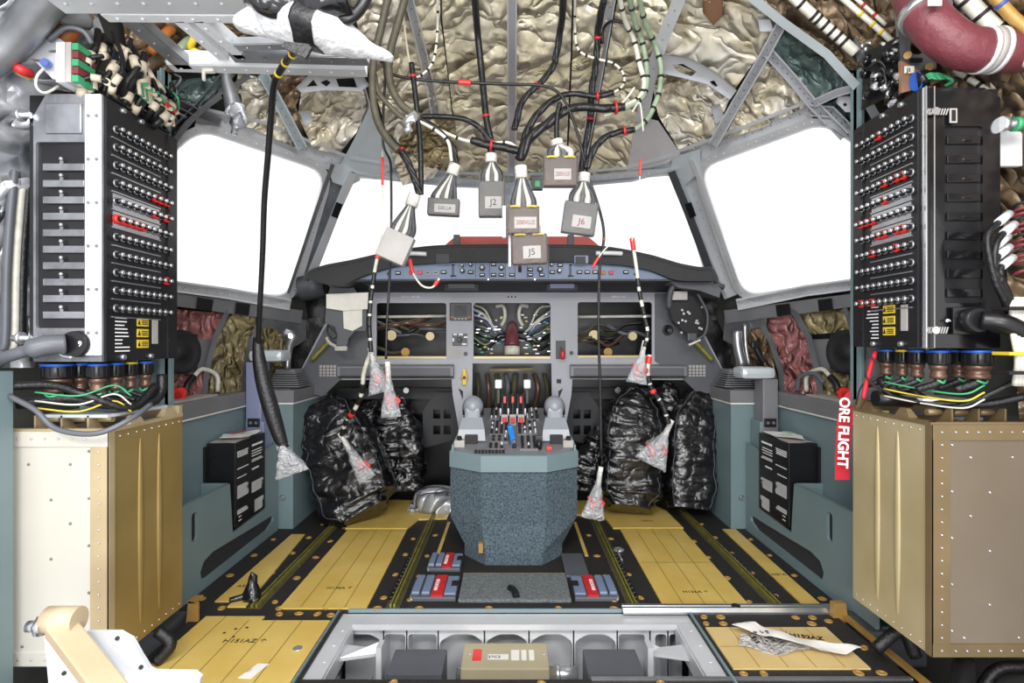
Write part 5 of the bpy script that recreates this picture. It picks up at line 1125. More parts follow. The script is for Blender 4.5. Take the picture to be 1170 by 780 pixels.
b = MB(); b.plate(rounded(pls([(768, 333), (790, 331), (806, 350), (812, 372), (800, 386), (784, 380), (770, 368), (764, 350)], 3.62), .02, 3), [], FR(3.62), -.05); build('housing', b, 'black', t)
b = MB(); pbox(b, 766, 333, 784, 343, 3.61, .03, .004); build('pale_block', b, 'labelgrey', t)
b = MB(); b.tube([P(764, 352, 3.58), P(766, 334, 3.56), P(775, 322, 3.55), P(800, 320, 3.55), P(826, 328, 3.6)], .02); b.tube([P(797, 335, 3.57), P(808, 358, 3.57), P(806, 380, 3.57), P(796, 388, 3.57)], .009); build('arm', b, 'darkgrey', t)
b = MB(); b.prism([V((x, 3.5, z)) for x, z in pls([(765, 322), (790, 316), (815, 320), (824, 330), (822, 340), (800, 332), (775, 328)], 3.5)], (0, .12, 0)); build('shroud', b, 'panelside', t)
for k in range(14): b = MB(); p = P(rr.uniform(770, 802), rr.uniform(345, 380), 3.61); b.cyl(p, p + V((0, -.015, 0)), .008, seg=8); build('contact', b, 'steel', t)
b = MB(); b.box(P(790, 385, 3.58), (.06, .04, .05), None, .008); build('latch', b, 'darkgrey', t); b = MB(); b.tube([P(787, 394, 3.57), P(794, 391, 3.57), P(800, 388, 3.57)], .008); build('wire', b, 'cablewhite', t)
x, z = pl((762, 377)); b = MB(); b.lathe([(.035, 0), (.035, .012), (.024, .014), (.02, .006), (.001, .006)], frame((x, DP - .012, z), (1, 0, 0), (0, 0, 1)), 18); solo('air_outlet', b, 'black', 'round black outlet on the right wing of the panel', 'outlet')
# bent metal pieces near the armrests
b = MB(); b.tube([P(326, 380, 3.55), P(334, 384, 3.55), P(330, 398, 3.55), P(328, 422, 3.55)], lambda q: .034 - .016 * q, 8); b.cyl(P(332, 384, 3.5), P(332, 384, 3.48), .014); solo('tiller_arm', b, 'alu', 'shiny bent metal arm above the left bellows', 'arm')
b = MB(); b.tube([P(842, 378, 3.55), P(843, 395, 3.55), P(848, 418, 3.55)], .03, 8); b.tube([P(851, 370, 3.58), P(852, 395, 3.58), P(856, 418, 3.58)], .014, 8); solo('tiller_arm', b, 'alu', 'shiny bent metal arm above the right bellows', 'arm')
b = MB(); b.tube([P(862, 390, 3.5), P(866, 402, 3.5), P(876, 420, 3.5)], .02, 8); b.box(P(863, 394, 3.48), (.05, .03, .04), None, .005); solo('tag_holder', b, 'black', 'black stalk with a white tag beside the right armrest', 'stalk')

# ================================================================ CENTRE PEDESTAL
t = thing('centre_pedestal', 'carpeted grey centre pedestal with a switch covered sloping top', 'pedestal', (0, 3.2, 0))
y0 = 2.86
prof = [(-.135, y0 + .02), (.155, y0 + .02), (.27, y0 + .16), (.27, 3.6), (-.255, 3.6), (-.255, y0 + .16)]    # foot outline
def outl(wf, yb, z): return [V((-.16 * wf, yb, z)), V((.18 * wf, yb, z)), V((.355 * wf, yb + .13, z)), V((.355 * wf, 3.6, z)), V((-.335 * wf, 3.6, z)), V((-.335 * wf, yb + .13, z))]
b = MB(); foot = [V((x, y, .0)) for x, y in prof]; foot2 = [V((x, y, .06)) for x, y in prof]
b.rings([foot, foot2, outl(1, 2.92, .20), outl(1, 2.92, .475)], smooth=False); body = build('carpet_body', b, 'carpet', t)
b = MB()
for x in (-.155, .175): b.bb(x - .0015, x + .0015, 2.9185, 2.92, .05, .475)
build('seam', b, 'teal_dark', body)
b = MB()
for s_ in (-1, 1):
    A = [outl(1.002, 2.915, .475)[i] for i in ((2, 3) if s_ > 0 else (5, 4))]
b.rings([outl(1.01, 2.905, .472), outl(1.01, 2.905, .555), outl(1.0, 2.915, .56)], smooth=False); build('top_rim', b, 'teal', t)
# sloping deck
def dk_(x, y, up=0.): return V((x, y, .555 + (y - 2.92) * .2 + up))
b = MB(); b.rings([[V((-.15, 2.93, .55)), V((.17, 2.93, .55)), V((.335, 3.05, .55)), V((.29, 3.70, .55)), V((-.265, 3.70, .55)), V((-.315, 3.05, .55))],
                   [dk_(-.15, 2.93), dk_(.17, 2.93), dk_(.335, 3.05), dk_(.29, 3.70), dk_(-.265, 3.70), dk_(-.315, 3.05)]], smooth=False); build('deck', b, 'greytrim', t)
for s_ in (-1, 1):
    xa, xb = (-.325, -.272) if s_ < 0 else (.345, .298)
    b = MB(); b.hexa([dk_(xa, 3.03, -.05), dk_(xa + .01 * -s_, 3.03, -.05), dk_(xb - s_ * .01, 3.70, -.05), dk_(xb, 3.70, -.05), dk_(xa, 3.03, .012), dk_(xa - .01 * s_, 3.03, .012), dk_(xb - s_ * .01, 3.70, .012), dk_(xb, 3.70, .012)]); build('side_rim', b, 'teal', t)
SL = frame(dk_(0, 3.0), (1, 0, 0), (0, 1, .2))
# control plates, rows of switches
rk = random.Random(7)
for x0, x1, y0_, y1_ in ((-.13, -.02, 3.20, 3.42), (.03, .15, 3.20, 3.42), (-.14, -.06, 3.46, 3.66), (.08, .17, 3.46, 3.66), (-.13, -.04, 2.98, 3.06), (.04, .14, 2.98, 3.16), (-.12, -.02, 3.08, 3.18)):
    b = MB(); b.box(((x0 + x1) / 2, (y0_ + y1_) / 2 - 3.0, .006), (x1 - x0, y1_ - y0_, .012), SL, .002); pltt = build('control_plate', b, 'greytrim', t)
    ny = int((y1_ - y0_) / .035); nx = int((x1 - x0) / .026)
    b = MB(); b2 = MB()
    for i in range(nx):
        for j in range(ny):
            xx = x0 + (i + .5) * (x1 - x0) / nx; yy = y0_ + (j + .5) * (y1_ - y0_) / ny - 3.0; c_ = rk.random()
            if c_ < .5: b.box((xx, yy, .016), (.016, .018, .012), SL)
            elif c_ < .8: b2.cyl(SL @ V((xx, yy, .012)), SL @ V((xx, yy, .028)), .006, .004, 8)
            else: b.cyl(SL @ V((xx, yy, .012)), SL @ V((xx, yy, .026)), .010, .008, 10)
    build('keys', b, 'ink', pltt, kind='stuff'); build('toggles', b2, 'white', pltt, kind='stuff')
b = MB(); rk = random.Random(9)
for k in range(9): b.box((-.19 + k * .018, 2.955 - 3.0, .008), (.010 if k % 2 else .014, .018, .014), SL)
build('key_row', b, 'ink', t)
# throttle quadrant
b = MB(); b.prism([(-.075, 3.42, .64), (-.075, 3.40, .70), (-.075, 3.46, .77), (-.075, 3.56, .815), (-.075, 3.66, .80), (-.075, 3.70, .70)], (.16, 0, 0)); tq = build('throttle_quadrant', b, 'black', t)
b = MB()
for k in range(5): b.prism([(-.062 + k * .032, 3.415, .66), (-.062 + k * .032, 3.395, .70), (-.062 + k * .032, 3.455, .776), (-.062 + k * .032, 3.56, .822), (-.062 + k * .032, 3.57, .80)], (.006, 0, 0))
build('quadrant_rib', b, 'darkgrey', tq)
for x in (-.085, .095):
    b = MB(); b.bb(x - .007, x + .007, 3.53, 3.56, .76, .86); lv = build('throttle_lever', b, 'darkgrey', t)
    b = MB(); b.bb(x - .022, x + .022, 3.50, 3.57, .855, .91, .008); build('lever_knob', b, 'white', lv)
for x in (-.045, .005, .055):
    b = MB(); b.bb(x - .007, x + .007, 3.46, 3.47, .765, .81); build('red_mark', b, 'redbright', tq)
    b = MB(); b.bb(x - .013, x + .013, 3.355, 3.372, .66, .695, .003); build('red_switch', b, 'red', t)
    b = MB(); b.bb(x - .02, x + .02, 3.372, 3.39, .645, .71, .003); build('switch_guard', b, 'labelgrey', t)
for x in (-.07, -.022, .032, .08):
    b = MB(); b.cyl((x, 3.40, .70), (x, 3.39, .745), .006, .005, 8); build('white_pin', b, 'white', t)
# trim wheel humps
for sx in (-1, 1):
    xc = -.225 if sx < 0 else .245
    b = MB(); b.rings([[V((xc - w_, ya, z)), V((xc + w_, ya, z)), V((xc + w_, yb, z)), V((xc - w_, yb, z))] for w_, ya, yb, z in ((.078, 3.10, 3.34, .60), (.072, 3.12, 3.34, .66), (.056, 3.17, 3.34, .72))], smooth=False)
    hp = build('side_hump', b, 'levergrey', t)
    b = MB(); b.bb(xc - .045, xc + .045, 3.17, 3.30, .70, .775, .02); b.ell((xc, 3.24, .775), (.060, .075, .062), seg=20, rn=12); build('hump_dome', b, 'levergrey', hp)
    b = MB(); b.cyl((xc - .06, 3.25, .755), (xc + .06, 3.25, .755), .032, seg=16); build('hump_insert', b, 'ink', hp)
    b = MB(); b.bb(xc - .035, xc + .035, 3.075, 3.11, .575, .635, .004); build('recess', b, 'ink', hp)
    b = MB(); xx = xc + sx * .06; b.bb(xx - .028, xx + .028, 3.03, 3.09, .575, .615, .004); sb = build('side_panel_block', b, 'labelgrey', t)
    b = MB(); b.cyl((xx, 3.05, .61), (xx, 3.035, .63), .014, seg=10); build('dial', b, 'ink', sb)
b = MB(); b.tube([V((-.015, 3.20, .62)), V((.005, 3.10, .635)), V((.012, 3.02, .60))], .012, 8); build('flap_lever_shaft', b, 'dalu', t)
b = MB(); M = frame((-.003, 3.06, .645), (1, 0, .25), (.2, .9, .7)); b.box((0, 0, 0), (.030, .028, .12), frame((.0, 3.05, .64), (1, .0, .2), (0, 1, .3)) , .006); build('blue_lever', b, 'blue', t)
b = MB(); b.cyl((.012, 3.03, .565), (.012, 3.025, .60), .012, .010, 10); build('lever_base', b, 'ink', t)
b = MB(); b.bb(.125, .165, 3.03, 3.06, .585, .64, .004); b.cyl((.145, 3.0, .575), (.145, 3.0, .62), .014, seg=10); build('black_lever', b, 'black', t)
b = MB(); b.bb(.185, .213, 2.985, 3.01, .57, .59, .003); build('red_button', b, 'redbright', t)
b = MB(); b.bb(-.285, -.268, 2.98, 2.99, .08, .1); 
b.bm.free()
b = MB(); b.bb(-.172, -.150, 2.885, 2.91, .06, .11); build('worn_patch', b, 'tan', body)

# ================================================================ BLACK VINYL BAGS
def bag(path, rx, ry, label, seed, seg=56, n=90, amp=.034, name='vinyl_cover', seam=True):
    """path: list of (px, py, D, halfwidth_m, depth_m) from the bottom to the top"""
    b = MB(); P_ = [P(p[0], p[1], p[2]) for p in path]; C_ = catmull(P_, n // (len(path) - 1)); m_ = len(C_); rs = []
    for i, c in enumerate(C_):
        f = i / (m_ - 1) * (len(path) - 1); k = min(int(f), len(path) - 2); u = f - k; u = u * u * (3 - 2 * u)
        hw = path[k][3] * (1 - u) + path[k + 1][3] * u; hd = path[k][4] * (1 - u) + path[k + 1][4] * u
        t_ = (C_[min(i + 1, m_ - 1)] - C_[max(0, i - 1)]).normalized(); x_ = V((1, 0, 0)) - t_ * t_.x; x_.normalize(); y_ = t_.cross(x_)
        ring = []
        for j in range(seg):
            a = 2 * math.pi * j / seg; ca, sa = math.cos(a), math.sin(a); e = .55
            px_, py_ = math.copysign(abs(ca) ** e, ca), math.copysign(abs(sa) ** e, sa)
            q = c + x_ * px_ * hw + y_ * py_ * hd
            d = noise.noise(V((q.x * 9, q.y * 9, q.z * 14 + seed))) + .6 * noise.noise(V((q.x * 5 + seed, q.y * 20, q.z * 30)))
            r_ = (1 - abs(noise.noise(V((q.x * 7 + seed, q.y * 7, q.z * 22 + q.x * 10))))) ** 3
            r_ += .22 * (1 - abs(noise.noise(V((q.x * 16, q.y * 16, q.z * 45 + seed * 2 + q.x * 26))))) ** 4
            ring.append(q + (x_ * px_ + y_ * py_).normalized() * amp * (d * .6 + r_ * .6))
        rs.append(ring)
    b.rings(rs); o = solo(name, b, 'vinyl', label, 'cover')
    if seam:
        s1 = MB(); s1.tube([r[seg * 5 // 8] for r in rs[2:-2:3]], .004, 5, 3); s1.tube([r[seg * 7 // 8] for r in rs[2:-2:3]], .004, 5, 3); build('seam_piping', s1, 'darkgrey', o)
    return o
bag([(418, 590, 3.52, .14, .09), (410, 574, 3.57, .23, .13), (401, 540, 3.62, .24, .13), (388, 505, 3.68, .22, .12), (377, 478, 3.73, .17, .11), (370, 462, 3.78, .11, .06)], 0, 0, 'large wrinkled black vinyl wrapped bag leaning against the left forward console', 3)
bag([(452, 562, 3.88, .16, .08), (452, 535, 3.92, .20, .09), (452, 500, 3.95, .17, .09), (448, 470, 3.98, .12, .07), (444, 456, 4.0, .06, .05)], 0, 0, 'black vinyl wrapped bag behind the large one in the left footwell', 9, seam=False)
bag([(720, 582, 3.60, .12, .08), (720, 560, 3.66, .19, .11), (722, 520, 3.70, .19, .12), (722, 485, 3.74, .19, .12), (726, 462, 3.78, .13, .08), (733, 446, 3.80, .07, .05)], 0, 0, 'tall wrinkled black vinyl wrapped bag right of the pedestal', 15)
bag([(787, 582, 3.66, .13, .09), (787, 560, 3.70, .155, .11), (788, 520, 3.74, .15, .11), (790, 485, 3.78, .15, .10), (800, 460, 3.82, .10, .06), (806, 448, 3.84, .05, .04)], 0, 0, 'upright smooth black vinyl wrapped bag beside the right forward console', 27, amp=.02)
bag([(672, 560, 3.90, .14, .08), (675, 535, 3.92, .14, .09), (684, 510, 3.95, .09, .07), (690, 490, 3.98, .05, .05)], 0, 0, 'low crumpled black vinyl bag between pedestal and tall right bag', 33, seam=False)
bag([(764, 470, 3.95, .09, .06), (764, 450, 3.98, .07, .05), (762, 438, 4.0, .03, .03)], 0, 0, 'gathered brownish vinyl top between the two right bags', 40, seam=False, amp=.02)
bag([(425, 500, 4.02, .12, .05), (428, 478, 4.05, .12, .05), (424, 462, 4.1, .08, .05)], 0, 0, 'grey sheened vinyl fold high in the left footwell', 50, seam=False, amp=.015)
# ================================================================ OVERHEAD FRAME, WIRING, DUCT
def rail(p0, p1, w_, h, mt, label, lip=True, name='overhead_rail'):
    p0, p1 = V(p0), V(p1); L_ = (p1 - p0).length; M = frame((p0 + p1) / 2, p1 - p0, (p1 - p0).cross(V((0, 0, 1))) * -1); b = MB()
    b.box((0, 0, 0), (L_, w_, .006), M)
    if lip:
        b.box((0, w_ / 2, h / 2), (L_, .006, h), M); b.box((0, -w_ / 2, h / 2), (L_, .006, h), M)
    for k in range(int(L_ / .07)):
        q = M @ V((-L_ / 2 + .035 + k * .07, 0, 0)); b.cyl(q - V((0, 0, .003)), q - V((0, 0, .007)), .006, .004, 8)
    return solo(name, b, mt, label, 'rail')
ZO = 2.06
def ZP(px, py, z=ZO): D = (z - CZ) * F / (390 - py); return P(px, py, D)
rail(ZP(60, 3), ZP(330, 3), .09, .05, 'paint', 'widest grey white overhead rail along the top left edge')
rail(ZP(120, 20), ZP(345, 22), .035, .04, 'white', 'white overhead rail with slots just below the widest one')
rail(ZP(204, 24), ZP(256, 68), .03, .04, 'white', 'left white diagonal channel of the overhead frame')
rail(ZP(226, 24), ZP(276, 66), .03, .04, 'white', 'right white diagonal channel of the overhead frame')
rail(ZP(150, 26), ZP(212, 78), .05, .03, 'dalu', 'grey perforated diagonal channel over the wiring at the top left')
rail(ZP(195, 77), ZP(418, 83), .05, .045, 'paint', 'lower grey white overhead rail above the left window')
rail(ZP(270, 54), ZP(352, 52), .035, .02, 'alu', 'short silver rail behind the fleece wrapped duct')
rail(ZP(265, 66), ZP(420, 70), .05, .02, 'dalu', 'dull metal rail just above the lower overhead rail')
b = MB(); b.tube([P(55, -10, 1.62), P(62, 6, 1.66), P(76, 18, 1.7), P(100, 22, 1.75)], .03, 8); b.tube([P(70, -20, 1.6), P(20, 40, 1.66), P(-20, 78, 1.66)], .05, 8)
solo('curved_former', b, 'dalu', 'dark grey curved former running down at the top left corner', 'frame')
def rp(poly, D, t_, mt, name, label, cat, holes=(), D2=None):    # plate standing on a frontal plane
    b = MB(); b.plate(pls(poly, D), [pls(h, D) for h in holes], FR(D), -t_); return solo(name, b, mt, label, cat)
o = rp([(8, 62), (30, 30), (62, 40), (92, 60), (92, 98), (60, 90), (40, 70), (20, 72)], 1.72, .012, 'paint', 'bracket_plate', 'pale grey bracket plate with slots at the top left beside the terminal block', 'bracket', [rounded([(55, 57), (67, 57), (67, 60), (55, 60)], 1, 2), rounded([(34, 66), (46, 68), (46, 71), (34, 69)], 1, 2)])
b = MB(); b.plate(pls([(9, 59), (29, 32), (32, 54), (22, 68)], 1.712), [], FR(1.712), .004); build('inner_panel', b, 'white', o)
b = MB(); b.cyl(P(23, 57.5, 1.708), P(23, 57.5, 1.70), .006, seg=8); build('screw', b, 'ink', o)
b = MB(); b.cyl(P(52, 72, 1.712), P(52, 72, 1.70), .014, seg=12); b.cyl(P(52, 72, 1.70), P(52, 72, 1.69), .007, seg=6); build('ground_stud', b, 'cableblue', o)
cab([P(50, 78, 1.70), P(42, 88, 1.68), P(42, 100, 1.68), P(52, 106, 1.70), P(68, 98, 1.75)], .004, 'cablewhite', 'white earth wire looping under the pale bracket plate', 'wire', 6, 'wire')
cab([P(0, 60, 1.66), P(10, 70, 1.68), P(20, 82, 1.7), P(36, 90, 1.74)], .006, 'yellow', 'yellow wire at the far left under the bracket plate', 'wire', 6, 'wire')
cab([P(16, 74, 1.69), P(24, 80, 1.69), P(34, 84, 1.72)], .014, 'red', 'short red sleeve cable at the far left', 'cable')
# terminal block
t = thing('terminal_block', 'white terminal block with red and green contacts at the top left', 'terminal block', P(82, 98, 1.73))
a, c = P(70, 52, 1.72), P(80, 97, 1.72); b = MB(); b.bb(a.x, c.x, 1.70, 1.78, c.z, a.z); build('housing', b, 'white', t)
a, c = P(81, 52, 1.72), P(87, 97, 1.72); b = MB(); b.bb(a.x, c.x, 1.70, 1.78, c.z, a.z); build('grey_section', b, 'labelgrey', t)
for k in range(5):
    a, c = P(88, 53 + k * 9, 1.72), P(95, 60.5 + k * 9, 1.72); b = MB(); b.bb(a.x, c.x, 1.70, 1.77, c.z, a.z); build('contact', b, 'green' if k % 2 == 0 else 'rose', t)
b = MB(); b.tube([P(96, 14, 1.80), P(88, 24, 1.78), P(78, 36, 1.76), P(66, 48, 1.76)], .030, 8); o = solo('orange_strap', b, 'orange', 'orange brown wire bunch at the top left', 'wiring')
cab([P(55, 46, 1.70), P(75, 32, 1.70), P(95, 36, 1.72), P(105, 50, 1.74)], .008, 'cablegrey', 'dark blue grey cable arching over the terminal block')
# tangle of cables with tan sleeves
rr = random.Random(44)
words = ['highest', 'second highest', 'third highest', 'upper middle', 'middle', 'lower middle', 'third lowest', 'second lowest', 'lowest']
k = 0
for (x0, y0), (x1, y1), (x2, y2), D in (((92, 120), (100, 70), (112, 35), 1.78), ((100, 125), (108, 80), (118, 40), 1.80), ((118, 118), (126, 84), (150, 45), 1.82), ((126, 112), (140, 80), (128, 38), 1.79), ((140, 110), (158, 74), (120, 45), 1.84),
                                       ((130, 130), (150, 100), (165, 62), 1.88), ((150, 135), (168, 100), (150, 52), 1.92), ((164, 138), (180, 112), (158, 66), 1.96), ((176, 140), (186, 120), (170, 84), 2.0), ((188, 146), (198, 128), (182, 96), 2.05), ((84, 96), (108, 88), (130, 100), 1.76), ((88, 80), (104, 66), (124, 62), 1.77),
                                       ((108, 136), (122, 112), (140, 92), 1.86), ((96, 108), (112, 100), (136, 60), 1.80), ((170, 150), (186, 134), (196, 112), 2.02)):
    t = thing('sleeved_cable', 'black cable with tan sleeves in the tangle above the left rack', 'cable', P(x0, y0, D), 'sleeved cables above the left rack')
    pts = [P(x0, y0, D), P((x0 + x1) / 2 + rr.uniform(-4, 4), (y0 + y1) / 2, D - .03), P(x1, y1, D - .02), P((x1 + x2) / 2 + 4, (y1 + y2) / 2, D), P(x2, y2, D + .05)]
    b = MB(); r = rr.uniform(.007, .013); b.tube(pts, r, 8); build('cable', b, 'cable', t)
    for f in ((.25, .38) if k % 2 else (.45, .58)), ((.72, .80) if k % 3 else (.12, .2)):
        C_ = catmull(pts, 8); n_ = len(C_); a_, b_ = C_[int(f[0] * n_)], C_[min(n_ - 1, int(f[1] * n_) + 1)]
        b = MB(); b.cyl(a_, b_, r * 1.5, seg=10); build('sleeve', b, 'sleeve', t)
    k += 1
for k in range(26):
    x, y = rr.uniform(98, 200), rr.uniform(28, 120)
    if y < (x - 98) * .6 + 20: y = (x - 98) * .75 + 30
    D = 1.86 + (x - 98) * .002; m_, nm = rr.choice((('cable', 'black'), ('cableblue', 'blue'), ('red', 'red'), ('green', 'green'), ('cablewhite', 'white'), ('cable', 'black'), ('cablegrey', 'grey')))
    b = MB(); b.tube([P(x, y, D), P(x + rr.uniform(-14, 14), y + rr.uniform(4, 16), D - .04), P(x + rr.uniform(-16, 20), y + rr.uniform(20, 34), D + .02)], .004 if m_ != 'cable' else .010, 6)
    solo('tangle_wire', b, m_, 'thin %s wire in the tangle above the left rack' % nm, 'wire', '%s wires in the tangle above the left rack' % nm)
t = thing('breaker_feed', 'rows of red and green wire ends along the top of the left breaker rack', 'wiring', P(175, 140, 1.95))
for k in range(16):
    f = k / 15; p = P(160 + 38 * f, 108 + 36 * f, 1.86 + .2 * f)
    b = MB(); b.tube([p, p + V((.01, -.02, .03)), p + V((.035, -.03, .02 + rr.random() * .02))], .007, 6); build('wire_end', b, rr.choice(['red', 'sleeve', 'green', 'sleeve', 'cable']), t)
b = MB(); b.bb(-1.51, -1.28, 1.80, 2.10, 1.928, 1.936); b.prism([V((-1.50, 1.80, 1.93)), V((-1.33, 1.80, 1.93)), V((-1.33, 1.80, 1.935)), V((-1.47, 1.80, 1.96))], (0, .25, 0)); solo('metal_sheet', b, 'black', 'thin black lid plate on top of the left breaker rack', 'lid')
for k, (px, py, D, lb) in enumerate(((172, 60, 2.1, 'upper'), (192, 74, 2.15, 'lower'))):
    b = MB(); b.tube([P(px, py, D), P(px + 18, py - 22, D), P(px + 30, py - 30, D + .1)], .018, 8); solo('hose', b, ['orange', 'cablegreen'][k], '%s hose glimpsed between the overhead rails' % lb, 'hose')
cab([P(215, 30, 1.85), P(222, 42, 1.86), P(218, 54, 1.88), P(228, 62, 1.9)], .012, 'yellow', 'yellow green wire glimpsed between the white diagonal channels')
cab([P(196, 74, 1.9), P(208, 60, 1.88), P(226, 74, 1.9), P(234, 90, 1.93)], .012, 'cable', 'dark cable behind the left white diagonal channel')
b = MB(); b.box(P(239, 77, 1.87), (.035, .02, .035), None, .004); b.cyl(P(232, 60, 1.87), P(233, 92, 1.87), .006, seg=8); solo('white_tag', b, 'tape', 'white tag tied on a stick above the lower overhead rail', 'tag')
# wrapped hanging plug left of the long cable
t = thing('wrapped_plug', 'silver foil wrapped plug hanging on a grey cable above the left window', 'plug', P(268, 150, 2.2))
b = MB(); b.tube([P(259, 76, 2.1), P(259, 90, 2.12), P(263, 105, 2.15), P(267, 122, 2.18)], lambda q: .012 + .022 * q, 10); build('cable', b, 'dalu', t)
b = MB(); b.cyl(P(264, 108, 2.17), P(269, 130, 2.19), .036, .03, 12); build('plug_body', b, 'black', t)
b = MB(); b.tube([P(268, 124, 2.18), P(273, 136, 2.18), P(270, 146, 2.18), P(266, 154, 2.18)], lambda q: .04 - .033 * q, 10, 5)
for v in b.bm.verts: v.co += V((noise.noise(v.co * 40), noise.noise(v.co * 41), 0)) * .018
build('foil_wrap', b, 'foil', t)
# fleece wrapped duct with black band
t = thing('fleece_duct', 'white fleece wrapped duct with a black band at the top left of the ceiling', 'duct', P(350, 40, 1.7))
def fl(px, py, D, rx, rz, seed, ang):
    D *= .84; c = P(px, py, D); rx *= .84; rz *= .84; R = []
    ax = V((math.sin(ang), 0, math.cos(ang)))
    for j in range(20):
        a = 2 * math.pi * j / 20; q = c + ax * rz * math.cos(a) + V((0, 1, 0)) * rx * math.sin(a); q += V((1, 1, 1)) * .010 * noise.noise(q * 25); R.append(q)
    return R
SE = [(276, 24, 1.72, .05, .03, .1), (310, 24, 1.70, .08, .05, .05), (335, 30, 1.69, .10, .06, 0), (349, 33, 1.68, .11, .065, -.15)]
def seg_(l, mt, nm):
    L2 = []
    for a, c in zip(l, l[1:]):
        for u in range(5): L2.append([a[i] + (c[i] - a[i]) * u / 5 for i in range(6)])
    L2.append(l[-1]); b = MB(); b.rings([fl(q[0], q[1], q[2], q[3], q[4], 0, q[5]) for q in L2]); return build(nm, b, mt, t)
S1 = [(276, 26, 1.74, .03, .03, .1), (305, 22, 1.72, .06, .05, .05), (332, 26, 1.70, .08, .062, .05), (346, 28, 1.69, .085, .066, .25)]
S2 = [(346, 28, 1.69, .087, .068, .25), (360, 31, 1.69, .088, .066, .3), (371, 34, 1.69, .086, .064, .35)]
S3 = [(371, 34, 1.69, .085, .062, .35), (388, 42, 1.71, .07, .052, .5), (405, 52, 1.73, .05, .04, .6), (424, 58, 1.76, .035, .025, .4), (448, 68, 1.80, .012, .008, .5)]
seg_(S1, 'fleece', 'fleece_wrap'); seg_(S2, 'cable', 'black_band'); seg_(S3, 'fleece', 'fleece_wrap')
b = MB(); b.prism([P(x, y, 1.36) for x, y in ((325, 47), (352, 50), (356, 54), (349, 66), (321, 53))], (0, .01, 0)); build('black_flap', b, 'cable', t)
b = MB(); b.tube([P(290, -12, 1.38), P(315, 0, 1.38), P(345, 4, 1.38), P(400, -4, 1.38)], .045, 12)
for v in b.bm.verts: v.co += V((0, 1, 1)) * .02 * noise.noise(v.co * 14)
solo('black_fabric_roll', b, 'vinyl', 'rolled black fabric at the very top above the fleece duct', 'fabric')
cab([P(372, 2, 1.4), P(392, 22, 1.4), P(410, 12, 1.4), P(425, -15, 1.4)], .014, 'black', 'thick black hose loop at the top beside the fleece duct', 'hose', 8, 'hose')
cab([P(350, 54, 1.85), P(380, 66, 1.88), P(405, 82, 1.92)], .018, 'cable', 'black wrapped conduit under the fleece duct')

# ---- hanging harness (each bundle its own cable)
def harness(pts, D, w_, mt, label, ties=(), tm='red', name='wire_bundle', twist=True, grp=None):
    P3, r = wire(pts, D, w_)
    t = thing(name, label, 'cable', P3[-1], grp)
    if twist and w_ > 5:
        C_ = catmull(P3, 8); n_ = len(C_); b = MB()
        for s_ in range(3):
            Q = []
            for i, c in enumerate(C_):
                a = i * .32 + s_ * 2.1; Q.append(c + V((math.cos(a), .7 * math.sin(a), .5 * math.sin(a))) * r * .38)
            b.tube(Q, r * .66, 7, 2)
        build('cable', b, mt, t)
    else:
        b = MB(); b.tube(P3, r, 8, 8); build('cable', b, mt, t)
    C_ = catmull(P3, 10); n_ = len(C_)
    for f in ties:
        i = min(n_ - 2, int(f * n_)); b = MB(); d = (C_[i + 1] - C_[i]).normalized(); b.cyl(C_[i] - d * .006, C_[i] + d * .005, r * 1.15, seg=10); build('tie', b, tm, t)
    return t
harness([(448, -25), (436, 30), (427, 70), (426, 110), (432, 140), (444, 160), (455, 172)], 2.35, 9, 'cableolive', 'leftmost thick olive cable curving down beside the fleece duct end', twist=False)
harness([(470, -25), (455, 25), (445, 65), (446, 95), (455, 115), (466, 126), (480, 134)], 2.38, 9, 'cableolive', 'right one of the two thick olive cables at the upper left', twist=False)
harness([(428, 85), (432, 105), (446, 122), (458, 133), (470, 140)], 2.36, 6, 'cableolive', 'short olive cable branch joining the silver clamp', twist=False)
harness([(442, 155), (458, 172), (468, 190), (474, 205), (480, 222)], 2.42, 9, 'cable', 'black bundle running down to the tilted foil bag', (.25,))
harness([(470, 72), (473, 95), (477, 130), (480, 165), (481, 200), (481, 222)], 2.50, 6.5, 'cable', 'straight black bundle beside the left crown frame', (.15,), twist=False)
harness([(438, 70), (440, 90), (438, 130), (438, 165), (446, 185), (447, 210), (447, 260), (445, 320), (442, 370), (441, 410)], 2.55, 3, 'cable', 'long thin black cable hanging down to the left bag pair', (.72,))
harness([(470, 132), (492, 142), (508, 156), (518, 170), (521, 186)], 2.55, 7, 'cable', 'black bundle feeding the grey bagged connector', (.1,))
harness([(476, 137), (498, 149), (512, 162), (516, 184)], 2.5, 4, 'cablewhite', 'white cable beside the black bundle feeding the grey bagged connector', (.3, .6), 'ink')
harness([(475, 133), (505, 133), (530, 136), (548, 146), (558, 160), (562, 178)], 2.7, 8, 'cable', 'black bundle crossing right to the centre from the left clamp')
harness([(480, 138), (505, 150), (530, 160), (555, 164), (580, 163), (592, 170)], 2.66, 4, 'cablewhite', 'grey white cable with black ties crossing to the centre', (.35, .5, .62, .75), 'ink')
harness([(541, -25), (545, 30), (549, 70), (553, 110), (556, 138), (561, 160)], 2.75, 8, 'cable', 'left one of the two long black bundles from the crown', (.75,), twist=False)
harness([(646, -25), (641, 30), (635, 65), (632, 76), (620, 92), (605, 106), (595, 120), (588, 148)], 2.75, 8, 'cable', 'right one of the two long black bundles from the crown', (.62,))
harness([(690, 0), (684, 30), (682, 60), (680, 80), (676, 105), (674, 140), (668, 170), (664, 196)], 2.7, 8, 'cable', 'black bundle beside the green cables running down to the tilted grey pack', (.2, .7))
harness([(712, 122), (690, 124), (665, 122), (645, 127), (625, 142), (605, 158), (594, 182)], 2.58, 13, 'cable', 'thickest black bundle sweeping left into the centre', (.07,))
